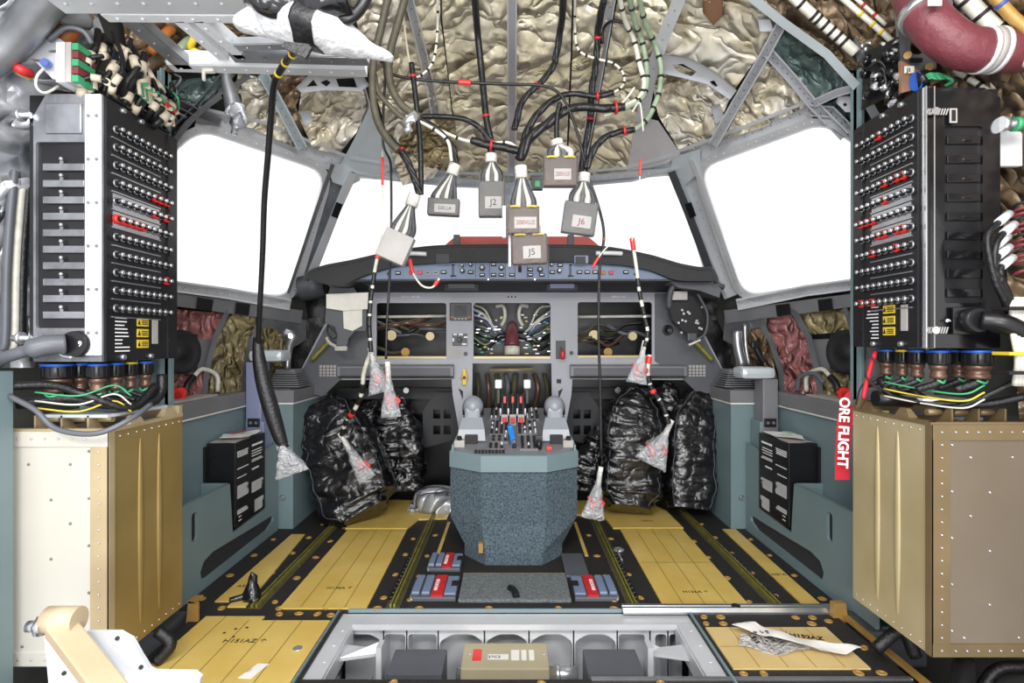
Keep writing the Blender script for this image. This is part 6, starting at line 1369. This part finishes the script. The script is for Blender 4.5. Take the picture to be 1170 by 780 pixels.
harness([(700, 106), (680, 110), (655, 107), (636, 112), (618, 126), (604, 146), (596, 170)], 2.62, 9, 'cable', 'black bundle just above the thickest one', (.15,))
harness([(724, 148), (706, 151), (690, 158), (678, 172), (670, 192)], 2.55, 9, 'cable', 'black bundle arching down to the tilted grey pack from the right', (.15,))
harness([(640, 118), (637, 130), (636, 146), (636, 160)], 2.56, 6, 'cable', 'short black bundle dropping to the brown bagged pack', twist=False)
harness([(540, 160), (556, 165), (575, 168), (590, 172)], 2.6, 12, 'cable', 'short thick black knot of wires left of the centre', (.45,))
harness([(440, 83), (470, 90), (520, 94), (575, 96), (620, 98), (640, 108), (652, 130), (662, 160), (672, 200), (685, 240), (690, 270), (685, 310), (684, 380), (686, 450), (687, 520)], (2.5, 2.65), 3.4, 'cable', 'very long thin black cable crossing the ceiling and hanging down right of the pedestal', (.72,))
b = MB(); b.tube([P(524, 94, 2.52), P(531, 94, 2.52), P(538, 95, 2.52)], .012, 8); solo('red_sleeve', b, 'redbright', 'red sleeve on the thin horizontal ceiling cable', 'sleeve')
for i, (pts, mt, lb) in enumerate((([(705, -20), (713, 20), (724, 45), (730, 70), (736, 95), (730, 112), (712, 122)], 'cablewhite', 'left'), ([(716, -20), (724, 20), (733, 45), (738, 70), (739, 95), (733, 112), (714, 124)], 'cablegreen', 'middle'),
                                     ([(726, -20), (737, 25), (748, 50), (755, 75), (754, 100), (748, 120), (738, 138), (722, 150)], 'cablegreen', 'right'))):
    harness(pts, 2.66, 6, mt, '%s one of the three curved white and green cables with black ties' % lb, (.12, .25, .37, .5, .62, .74, .86), 'ink', twist=False)
harness([(657, -20), (657, 30), (659, 52), (667, 62), (685, 68), (700, 72), (711, 82), (713, 95), (704, 104), (692, 108)], 2.7, 3, 'cablewhite', 'thin white wire with beads looping right of the crown frame', tuple(.08 + .07 * i for i in range(12)), 'ink')
harness([(500, -20), (500, 30), (498, 55), (494, 72), (484, 84), (470, 92), (458, 104)], 2.6, 3, 'cablewhite', 'thin white wire with black beads beside the left crown frame', tuple(.1 + .1 * i for i in range(8)), 'ink')
harness([(458, -20), (462, 30), (466, 60), (469, 76)], 2.52, 2.6, 'sleeve', 'twisted pinkish cord hanging beside the olive cables')
harness([(688, 50), (690, 32), (700, 24), (714, 26)], 2.68, 3.4, 'cable', 'short black hooked cable between crown frame and green cables')
harness([(735, 150), (731, 118), (722, 128)], 2.6, 2, 'cablewhite', 'thin pale wire beside the right green cable')
harness([(725, 100), (716, 112), (700, 128), (690, 132)], 2.6, 2.6, 'cablewhite', 'thin white curved wire under the green cables')
b = MB(); b.box(P(469, 136, 2.36), (.04, .03, .03), None, .006); b.cyl(P(462, 142, 2.36), P(476, 130, 2.36), .02); b.cyl(P(470, 146, 2.36), P(462, 150, 2.36), .014); solo('cable_clamp', b, 'steel', 'shiny clamp where the olive cables meet', 'clamp')
# long left cable with mesh sleeve
t = harness([(340, 56), (326, 72), (314, 95), (310, 130), (306, 180), (302, 230), (300, 290), (297, 350), (295, 395)], (1.5, 2.3), 7, 'cable', 'long dark cable hanging in front of the left window down to a bagged end', (.06, .13, .2), 'yellow', twist=False)
P3, r = wire([(294, 385), (296, 410), (302, 440), (312, 475), (320, 500), (326, 512)], 2.3, 15); b = MB(); b.tube(P3, lambda q: .016 + .016 * math.sin(q * 3.1), 10); build('mesh_sleeve', b, 'cable', t)
b = MB(); p = P(294, 395, 2.3); b.cyl(p - V((0, 0, .005)), p + V((0, 0, .005)), .016); build('tie', b, 'red', t)
# plastic film pouches
def pouch(top, bot, wt, wb, D, label, tilt=0, inner=None, sleeve=True):
    a, c = P(*top, D), P(*bot, D); ax = (c - a); L_ = ax.length; ax.normalize(); sd = V((ax.z, 0, -ax.x)) * -1
    t = thing('bagged_end', label, 'bag', a); b = MB(); rs = []
    for i in range(11):
        f = i / 10; wd = wt + (wb - wt) * max(0, (f - .25) / .75) ** .9; th = .014 + .02 * math.sin(f * 3.1) * (wb / .05)
        rs.append([a + ax * L_ * f + sd * wd * math.cos(q) + V((0, 1, 0)) * th * math.sin(q) + V((1, 1, 1)) * .008 * noise.noise(V((f * 9, q * 2, a.x * 9))) for q in [2 * math.pi * j / 14 for j in range(14)]])
    b.rings(rs); build('plastic_film', b, 'filmthick', t)
    b = MB(); b.tube([a - ax * .02, a + ax * L_ * .3], .012, 8); build('tape_neck', b, 'tape', t)
    if inner:
        b = MB(); m_ = a + ax * L_ * .76
        for k in range(5): q = m_ + V((random.Random(k).uniform(-.5, .5) * wb, 0, random.Random(k + 9).uniform(-.5, .5) * wb)); b.tube([q, q + V((.02, .004, .02)), q + V((-.01, .002, .045))], .006, 6)
        build('contents', b, inner, t)
    return t
pouch((424, 402), (436, 448), .010, .062, 2.6, 'bagged cable end with red print, left of the pair by the panel', inner='red')
pouch((443, 418), (447, 476), .010, .048, 2.56, 'bagged cable end with red print, right of the pair by the panel', inner='red')
pouch((736, 394), (727, 438), .010, .052, 2.62, 'bagged cable end with red contents hanging above the tall right bag', inner='red')
pouch((766, 484), (743, 530), .012, .085, 2.72, 'clear bagged cable end hanging in front of the two right bags', inner='red')
pouch((686, 538), (677, 592), .012, .060, 2.72, 'bagged cable end hanging low right of the pedestal', inner='red')
pouch((390, 498), (420, 548), .010, .05, 2.9, 'bagged cable end lying against the large left bag', inner='red')
pouch((322, 506), (334, 542), .02, .075, 2.3, 'clear bagged end of the long left cable', inner='cablegrey')
# test leads with red and white sections
def lead(pts, D, w_, label, reds, blk=True):
    t = harness(pts, D, w_, 'cablewhite', label, (), name='test_lead'); P3, r = wire(pts, D, w_); C_ = catmull(P3, 10); n_ = len(C_)
    for f0, f1 in reds:
        b = MB(); b.tube(C_[int(f0 * n_):int(f1 * n_) + 2], r * (1.45 if w_ > 3 else 2.0), 8, 2); build('red_sleeve', b, 'redbright', t)
    if blk:
        for f in (.3, .42, .55, .66, .78, .9):
            i = int(f * n_); b = MB(); b.tube(C_[i:i + 5], r * 1.35, 6, 2); build('black_sleeve', b, 'cable', t)
    return t
lead([(437, 172), (437, 200), (437, 240), (435, 280)], 2.5, 1.6, 'thin lead with red sleeve hanging left of the tilted foil bag', [(.1, .4)], False)
lead([(434, 284), (429, 305), (424, 340), (422, 370), (424, 402)], 2.55, 4, 'white and black lead with red top hanging to the left bag pair', [(.0, .13)])
lead([(468, 296), (472, 312), (482, 326), (494, 328), (502, 318)], 2.6, 2.4, 'short curved white lead with red ends under the tilted foil bag', [(.0, .22), (.82, .92)], False)
lead([(424, 402), (416, 425), (413, 450), (404, 470), (396, 480), (390, 498)], (2.6, 2.9), 5, 'black lead running down to the large left bag', [(.62, .66)])
lead([(732, 182), (730, 220), (725, 260), (722, 275)], 2.5, 1.4, 'thin lead with red sleeve hanging right of the packs', [(.0, .15)], False)
lead([(722, 272), (727, 305), (730, 330), (735, 355), (740, 380), (736, 398)], 2.6, 4, 'white and black lead with red top hanging to the right bagged end', [(.0, .07)])
lead([(722, 270), (708, 272), (694, 282), (684, 294), (677, 306)], 2.58, 1.8, 'thin curved lead with red end in front of the right glareshield', [(.75, .98)], False)
lead([(742, 405), (740, 425), (745, 445), (757, 462), (764, 484)], 2.68, 5, 'black and white lead running down to the clear bag on the right', [(.03, .12), (.5, .53)])
# ---- bagged connector packs
def pack(c, w_, h, D, ang, mt, label, txt, top, nw=5, ink='inkred', scale=1., film=True, lab=None, longf=1.):
    cc = P(*c, D); R = Matrix.Translation(cc) @ Matrix.Rotation(math.radians(ang), 4, 'Y'); k = D / F; W_, H_ = w_ * k, h * k
    t = thing('bagged_connector', label, 'connector', cc)
    b = MB(); b.box((0, 0, 0), (W_, .05, H_), R, .006); build('connector_body', b, mt, t)
    if txt:
        lw, lh = (W_ * .62, H_ * .34) if lab is None else (W_ * lab[0], H_ * lab[1])
        b = MB(); b.box((W_ * .06, -.027, -H_ * .12), (lw, .002, lh), R); lb = build('paper_label', b, 'labelgrey', t)
        M = R @ frame((W_ * .06, -.0285, -H_ * .12), (1, 0, 0), (0, 0, 1)); text(txt, lh * (.72 if len(txt) < 4 else .55), M, ink, t, bold=.0002 if len(txt) < 4 else 0, sx=min(1., lw / (len(txt) * lh * .36)))
    tp = P(*top, D); tpl = R.inverted() @ tp
    for i in range(nw):
        f = (i + .5) / nw - .5; b = MB()
        b.tube([R @ V((f * W_ * .82, 0, H_ * .48)), R @ V((f * W_ * .8, 0, H_ * .75)), R @ (V((f * W_ * .25, 0, 0)) + (tpl - V((0, 0, H_ / 2))) * .62 + V((0, 0, H_ / 2))), tp], .012 * (5 / nw) ** .5, 7)
        build('lead', b, ('cable', 'cablewhite', 'packgrey', 'cablewhite', 'cable')[i % 5], t)
    b = MB(); a_ = tp.lerp(R @ V((0, 0, H_ / 2)), .30); b.tube([tp, a_], .027, 10); build('tape_wrap', b, 'tape', t)
    if mt == 'packbrown':
        for s_ in (-1, 1): b = MB(); b.tube([R @ V((s_ * W_ * .42, -.03, H_ * .46)), R @ V((s_ * W_ * .25, -.034, H_ * .47)), R @ V((s_ * W_ * .1, -.03, H_ * .46))], .005, 6); build('gold_clip', b, 'yellow', t)
    if film:
        b = MB(); rs = []; e0 = H_ * .5
        for zf, wf, yf in ((-.56, .54, .5), (-.5, .56, .8), (0, .57, .8), (.45, .56, .8), (.75, .46, .8), (1.1, .3, .7), (1.5, .16, .6)):
            z = zf * H_ if zf <= .5 else e0 + (zf - .5) * (tpl.z - e0) * .9; ox = 0 if zf <= .5 else tpl.x * (zf - .5) * .9
            rs.append([R @ (V((ox + math.copysign(abs(math.cos(q)) ** .5, math.cos(q)) * W_ * wf, math.sin(q) * .045 * yf * 1.2, z)) + V((1, 1, 1)) * .006 * noise.noise(V((zf * 5, q * 3, c[0])))) for q in [2 * math.pi * j / 18 for j in range(18)]])
        b.rings(rs); build('plastic_bag', b, 'film', t)
    return t
pack((452, 282), 34, 34, 2.42, 24, 'labelgrey', 'large tilted foil bagged connector at the left of the hanging packs', None, (474, 222), 6)
pack((507, 237), 36, 19, 2.55, 3, 'packgrey', 'flat grey bagged connector with a scrawled label left of the centre', 'DELLA', (520, 188), 6, lab=(.66, .5), ink='ink')
pack((562, 228), 30, 40, 2.6, 0, 'packgrey', 'grey bagged connector marked J2 in the middle group', 'J2', (561, 176), 5, ink='ink')
pack((605, 285), 40, 34, 2.42, -2, 'packbrown', 'lowest brown bagged connector marked J5 in front of the glareshield', 'J5', (598, 262), 2, ink='ink', lab=(.5, .42))
pack((598, 252), 36, 31, 2.40, 0, 'packbrown', 'brown bagged connector with red writing directly above the J5 one', '200VU2', (595, 190), 5, lab=(.7, .42))
pack((640, 197), 38, 33, 2.45, 0, 'packbrown', 'highest brown bagged connector hanging right of centre', '200VU3', (636, 160), 4, lab=(.5, .38))
pack((662, 250), 38, 36, 2.5, 8, 'packgrey', 'tilted grey brown bagged connector marked J6 at the right of the packs', 'J6', (668, 198), 5, lab=(.56, .38))
for px0, px1, D, z0, z1, lb in ((574, 578, 2.44, 236, 272, 'left edge of the upper brown pack'), (581, 584, 2.46, 262, 305, 'left edge of the lowest brown pack')):
    a, c = P(px0, z0, D), P(px1, z1, D); b = MB(); b.bb(a.x, c.x, D - .02, D + .02, c.z, a.z, .002); solo('foam_strip', b, 'white', 'white foam strip at the ' + lb, 'strip')
b = MB(); a, c = P(607, 202, 2.9), P(620, 217, 2.9); b.bb(a.x, c.x, 2.88, 2.92, c.z, a.z, .004); o = solo('terminal_clip', b, 'darkgrey', 'small dark block with green insert at the windshield header', 'connector'); b = MB(); b.box(P(614, 210, 2.875), (.03, .01, .035), None, .004); build('insert', b, 'green', o)

# ---- burgundy duct top right
t = thing('burgundy_duct', 'burgundy wrapped air duct with white bands at the top right', 'duct', P(1080, 40, 1.75))
DR = 1.72
b = MB(); b.tube([P(1035, -40, DR + .1), P(1046, -5, DR + .05), P(1062, 25, DR), P(1092, 50, DR - .02), P(1125, 58, DR - .02), P(1170, 57, DR - .02), P(1240, 56, DR)], .062, 22, 8)
for v in b.bm.verts: v.co += (v.co * 0 + V((1, 1, 1))) * .003 * noise.noise(v.co * 40)
build('duct_wrap', b, 'burgundy', t)
for px in (1123, 1133):
    b = MB(); p0, p1 = P(px - 3.2 + (px == 1133) * 4, 57.5, DR - .02), P(px + 2.2 + (px == 1133) * 4, 57.5, DR - .02); b.cyl(p0, p1, .0665, seg=26); build('white_band', b, 'white', t)
b = MB(); p0, p1 = P(1126, 57.5, DR - .02), P(1134, 57.5, DR - .02); b.cyl(p0, p1, .0655, seg=26); build('metal_band', b, 'labelgrey', t)
b = MB(); d = (P(1062, 25, DR) - P(1048, 0, DR + .05)).normalized(); m_ = P(1056, 16, DR + .01); b.cyl(m_ - d * .014, m_ + d * .014, .069, seg=24); build('clamp_band', b, 'steel', t)
b = MB(); b.box(P(1068, 1, 1.64), (.04, .006, .03), None, .002); tg = build('paper_tag', b, 'tape', t)
rp([(1023, 0), (1031, 4), (1070, 52), (1070, 78), (1058, 82), (1030, 70)], 1.90, .012, 'dalu', 'support_plate', 'grey metal plate with a round hole under the burgundy duct', 'plate', [rounded([(1040, 47), (1056, 47), (1056, 62), (1040, 62)], 8, 6)])
for px, py in ((1037, 63), (1062, 76)):
    b = MB(); b.cyl(P(px, py, 1.885), P(px, py, 1.87), .012, seg=12); solo('plate_bolt', b, 'tan', 'bronze bolt %s on the grey plate under the duct' % ('left' if px < 1050 else 'right'), 'bolt')
b = MB(); a, c = P(1040, 67, 1.885), P(1053, 71, 1.885); b.bb(a.x, c.x, 1.88, 1.888, c.z, a.z); solo('slot_label', b, 'ink', 'small black label under the round hole of the grey plate', 'label')
o = rp([(1029, 69), (1075, 92), (1062, 98), (1030, 106)], 1.87, .012, 'brownplate', 'connector_plate', 'brown connector plate marked J1 on top of the right rack', 'plate')
b = MB(); b.plate(pls([(1033, 76), (1044, 76), (1044, 84), (1033, 84)], 1.865), [], FR(1.865), .003); build('paper_label', b, 'tape', o)
text('J1', .018, frame(P(1038.5, 80, 1.8605), (1, 0, 0), (0, 0, 1)), 'ink', o, bold=.0004)
t = thing('side_connector', 'blue ringed round connector with green wires on the brown plate', 'connector', P(1060, 88, 1.84))
b = MB(); b.cyl(P(1046, 93, 1.84), P(1049, 92.4, 1.84), .030, seg=18); build('blue_ring', b, 'bluering', t)
b = MB(); b.cyl(P(1048, 92.5, 1.84), P(1062, 88, 1.82), .029, .026, 18); build('shell', b, 'black', t)
b = MB()
for k in range(8): b.tube([P(1058 + k * 1.2, 86 + (k % 3) * 2, 1.80), P(1064 + k * 1.5, 84 + (k % 4) * 2, 1.79), P(1074 + k, 86 + (k % 2) * 3, 1.80)], .004, 6)
build('green_wires', b, 'green', t)
cab([P(1075, 86, 1.80), P(1088, 92, 1.8), P(1080, 98, 1.82)], .006, 'green', 'green wire end curling down onto the right rack', 'wire', 6, 'wire')
# black relay cluster
t = thing('relay_cluster', 'cluster of black relays and connectors above the front of the right rack', 'relay', P(1005, 100, 1.95))
b = MB(); b.hexa([P(984, 126, 2.05), P(1028, 104, 1.9), P(1028, 104, 2.0), P(984, 126, 2.15), P(988, 60, 2.05), P(1026, 42, 1.9), P(1026, 42, 2.0), P(988, 60, 2.15)]); build('back_box', b, 'black', t)
rr = random.Random(5)
for k in range(34):
    x, y = rr.uniform(984, 1024), rr.uniform(48, 120); D = 2.02 - (x - 984) * .003
    b = MB(); p = P(x, y, D); q = P(x + rr.uniform(2, 7), y - rr.uniform(-3, 4), D - .02); r_ = rr.uniform(.006, .016)
    if y < 62: r_ = .005
    b.cyl(p, q, r_, seg=9); build('relay', b, 'steel' if (k % 5 == 0 or y < 62) else 'blackgloss', t)
for k in range(3):
    b = MB(); b.tube([P(992 + k * 6, 78 + k * 8, 1.97), P(1004 + k * 3, 70 + k * 8, 1.94), P(1012, 80 + k * 8, 1.94), P(1006, 88 + k * 8, 1.95)], .006, 6); build('loop_wire', b, 'cable', t)
rp([(975, 34), (1000, 28), (1016, 46), (990, 62), (982, 70)], 2.12, .012, 'dalu', 'gusset_plate', 'grey gusset plate with bolts left of the burgundy duct', 'plate')
b = MB()
for px, py in ((983, 40), (990, 43), (996, 49), (986, 52), (990, 56)): b.ell(P(px, py, 2.115), (.012, .008, .012), seg=10, rn=6)
solo('bolt_set', b, 'alu', 'group of domed bolts on the grey gusset plate', 'bolts')
# wrapped pipes in the upper right
def pipe(pts, D, w_, mt, label, bands, bm, name='wrapped_pipe'):
    return harness(pts, D, w_, mt, label, bands, bm, name, twist=False)
pipe([(880, -30), (905, -5), (930, 18), (955, 40), (978, 60)], 2.2, 11, 'cablewhite', 'white wrapped pipe with black bands right of the right arch', (.35, .5, .56, .62, .7, .78, .85), 'ink')
pipe([(930, -30), (965, 0), (1000, 30), (1020, 48)], 2.2, 6, 'cablewhite', 'thin white conduit left of the burgundy duct', (.5, .62, .75), 'yellow')
pipe([(945, -30), (980, 0), (1012, 28)], 2.15, 4, 'cablewhite', 'second thin white conduit left of the burgundy duct', (.6, .8), 'red')
pipe([(1080, -30), (1105, 0), (1140, 35), (1180, 70)], 1.95, 16, 'cablewhite', 'cream wire bunch with ties above the duct at the top right', (.35, .5, .65), 'ink')
pipe([(1115, -30), (1140, 0), (1160, 22), (1200, 55)], 1.95, 11, 'tan', 'mustard coloured wire bunch at the top right corner', (.4,), 'cableblue')
b = MB(); b.tube([P(1135, -25, 1.98), P(1160, 5, 1.98), P(1200, 45, 1.98)], .03, 8); solo('wrapped_pipe', b, 'white', 'white rail at the very top right corner', 'pipe')
pipe([(1090, 80), (1115, 95), (1135, 108)], 2.0, 6, 'cablewhite', 'cream wire bunch below the duct behind the right rack', (.3, .6), 'ink')
b = MB(); b.prism([P(x, y, 1.95) for x, y in ((1145, 92), (1160, 82), (1178, 98), (1178, 112), (1158, 104))], (0, .02, 0)); solo('foil_tag', b, 'foil', 'crumpled silver tag at the right edge below the duct', 'tag')
t = thing('wall_bolt', 'silver teal ringed bolt sticking out beside the top of the right rack', 'bolt', P(1155, 140, 1.75))
b = MB(); b.cyl(P(1142, 143, 1.76), P(1180, 140, 1.74), .015, seg=12); build('rod', b, 'dalu', t); b = MB(); b.cyl(P(1143, 142, 1.75), P(1149, 142, 1.75), .024, seg=14); build('head', b, 'steel', t); b = MB(); b.cyl(P(1158, 142, 1.75), P(1166, 142, 1.75), .022, seg=14); build('ring', b, 'green', t)
b = MB(); b.bb(1.555, 1.66, 1.82, 1.84, 1.72, 1.86, .004); solo('white_plate', b, 'white', 'white plate at the right picture edge beside the rack', 'plate')
# black cables with white sleeves at the right edge
for k, (x, y) in enumerate(((1146, 250), (1152, 262), (1144, 276), (1146, 288), (1150, 300))):
    t = thing('sleeved_cable', 'black cable with white sleeve beside the right rack, %s of five' % ('topmost', 'second', 'third', 'fourth', 'lowest')[k], 'cable', P(x, y, 1.68))
    b = MB(); b.tube([P(x + 6, y - 5, 1.70), P(x - 6, y + 5, 1.68), P(x - 18 + k * 3, y + 22, 1.67), P(1136 + k * 2, 318, 1.67), P(1148 + k * 2, 345, 1.68), P(1160 + k, 380, 1.70)], .009, 8); build('cable', b, 'cable', t)
    b = MB(); b.cyl(P(x + 7, y - 6, 1.699), P(x - 5, y + 4, 1.679), .0125, seg=10); build('sleeve', b, 'white', t)
t = thing('wire_comb', 'rows of pinkish red wires at the right picture edge', 'wiring', P(1165, 280, 1.72))
for k in range(14):
    b = MB(); y = 232 + k * 6; b.tube([P(1158, y + 4, 1.74), P(1166, y, 1.72), P(1182, y - 3, 1.70)], .005, 6); build('wire', b, 'rose' if k % 3 else 'ink', t)
t = thing('white_loom', 'thick white wire loom with yellow ties at the right picture edge', 'cable', P(1165, 440, 1.66))
b = MB()
for k in range(4): b.tube([P(1156 + k * 4, 340, 1.68), P(1158 + k * 4, 380, 1.66), P(1163 + k * 4, 410, 1.66), P(1160 + k * 4, 440, 1.68)], .009, 8)
build('wires', b, 'cablewhite', t)
for y in (350, 402, 424):
    b = MB(); a, c = P(1153, y, 1.64), P(1180, y + 4, 1.64); b.bb(a.x, c.x, 1.638, 1.70, c.z, a.z, .002); build('tie', b, 'yellow' if y == 402 else 'ink', t)

# ---- foreground arm and bracket, bottom left
t = thing('seat_lever', 'cream lever arm with bolt end on white side plates at the bottom left', 'lever', P(130, 820, 1.28))
b = MB(); A0, A1 = P(66, 708, 1.30), P(150, 815, 1.12); M = frame((A0 + A1) / 2, A1 - A0, (0, 1, .3)); L_ = (A1 - A0).length; b.box((0, 0, 0), (L_, .05, .008), M, .002); b.box((0, .024, -.015), (L_, .006, .035), M, .002); b.box((0, -.024, -.015), (L_, .006, .035), M, .002); b.box((-L_ * .0, .0, -.03), (L_, .012, .05), M, .002); build('arm', b, 'cream', t)
b = MB(); b.cyl(A0 + V((-.025, 0, 0)), A0 + V((.05, .0, 0)), .030, seg=18); build('pivot', b, 'cream', t)
b = MB(); b.cyl(A0 + V((-.035, -.01, -.008)), A0 + V((-.02, -.01, -.008)), .024, seg=6); b.cyl(A0 + V((-.06, -.01, -.01)), A0 + V((-.03, -.01, -.01)), .013, seg=10); build('bolt', b, 'alu', t)
b = MB(); b.prism([P(x, y, 1.30) for x, y in ((50, 722), (66, 722), (98, 800), (60, 830))], (0, .012, 0)); lp_ = build('left_side_plate', b, 'white', t)
b = MB(); b.prism([P(x, y, 1.33) for x, y in ((98, 722), (136, 722), (150, 730), (160, 748), (170, 764), (176, 767), (222, 768), (229, 774), (226, 790), (150, 830), (110, 800))], (0, .012, 0)); rp_ = build('right_side_plate', b, 'white', t)
b = MB()
for px, py, D in ((58, 729, 1.298), (73, 769, 1.298)): b.cyl(P(px, py, D), P(px, py, D - .002), .005, seg=10)
build('hole', b, 'ink', lp_); b = MB()
for px, py, D in ((134, 729, 1.328), (161, 762, 1.328)): b.cyl(P(px, py, D), P(px, py, D - .002), .005, seg=10)
build('hole', b, 'ink', rp_)
b = MB(); b.tube([P(99, 724, 1.325), P(141, 775, 1.325)], .002, 5); build('blue_edge', b, 'cableblue', rp_)
# dark hoses under the right cabinet and floor edges
b = MB(); b.tube([P(1095, 800, 1.70), P(1100, 775, 1.75), P(1102, 755, 1.80)], .030, 12); solo('black_hose', b, 'black', 'black cylinder standing at the bottom right under the bronze cabinet', 'hose')
for k, (a, c, e) in enumerate((((1000, 742), (1030, 720), (1046, 750)), ((1120, 790), (1140, 765), (1180, 762)), ((180, 720), (195, 735), (178, 756)))):
    cab([P(*a, 2.0), P(*c, 2.0), P(*e, 1.98)], .022, 'cable', ('black hose loop under the rear corner of the bronze cabinet', 'dark hose at the bottom right corner', 'dark hose beside the front left floor board')[k], 'hose', 8, 'hose')
b = MB(); b.bb(1.40, 1.62, 2.18, 2.36, -.12, .02, .012); solo('floor_duct', b, 'darkgrey', 'dark grey flat duct under the right cabinet edge', 'duct')
b = MB(); b.bb(-1.60, -1.36, 2.18, 2.36, -.12, .02, .012); solo('floor_duct', b, 'darkgrey', 'dark grey flat duct under the left cabinet edge', 'duct')
bpy.context.view_layer.update()
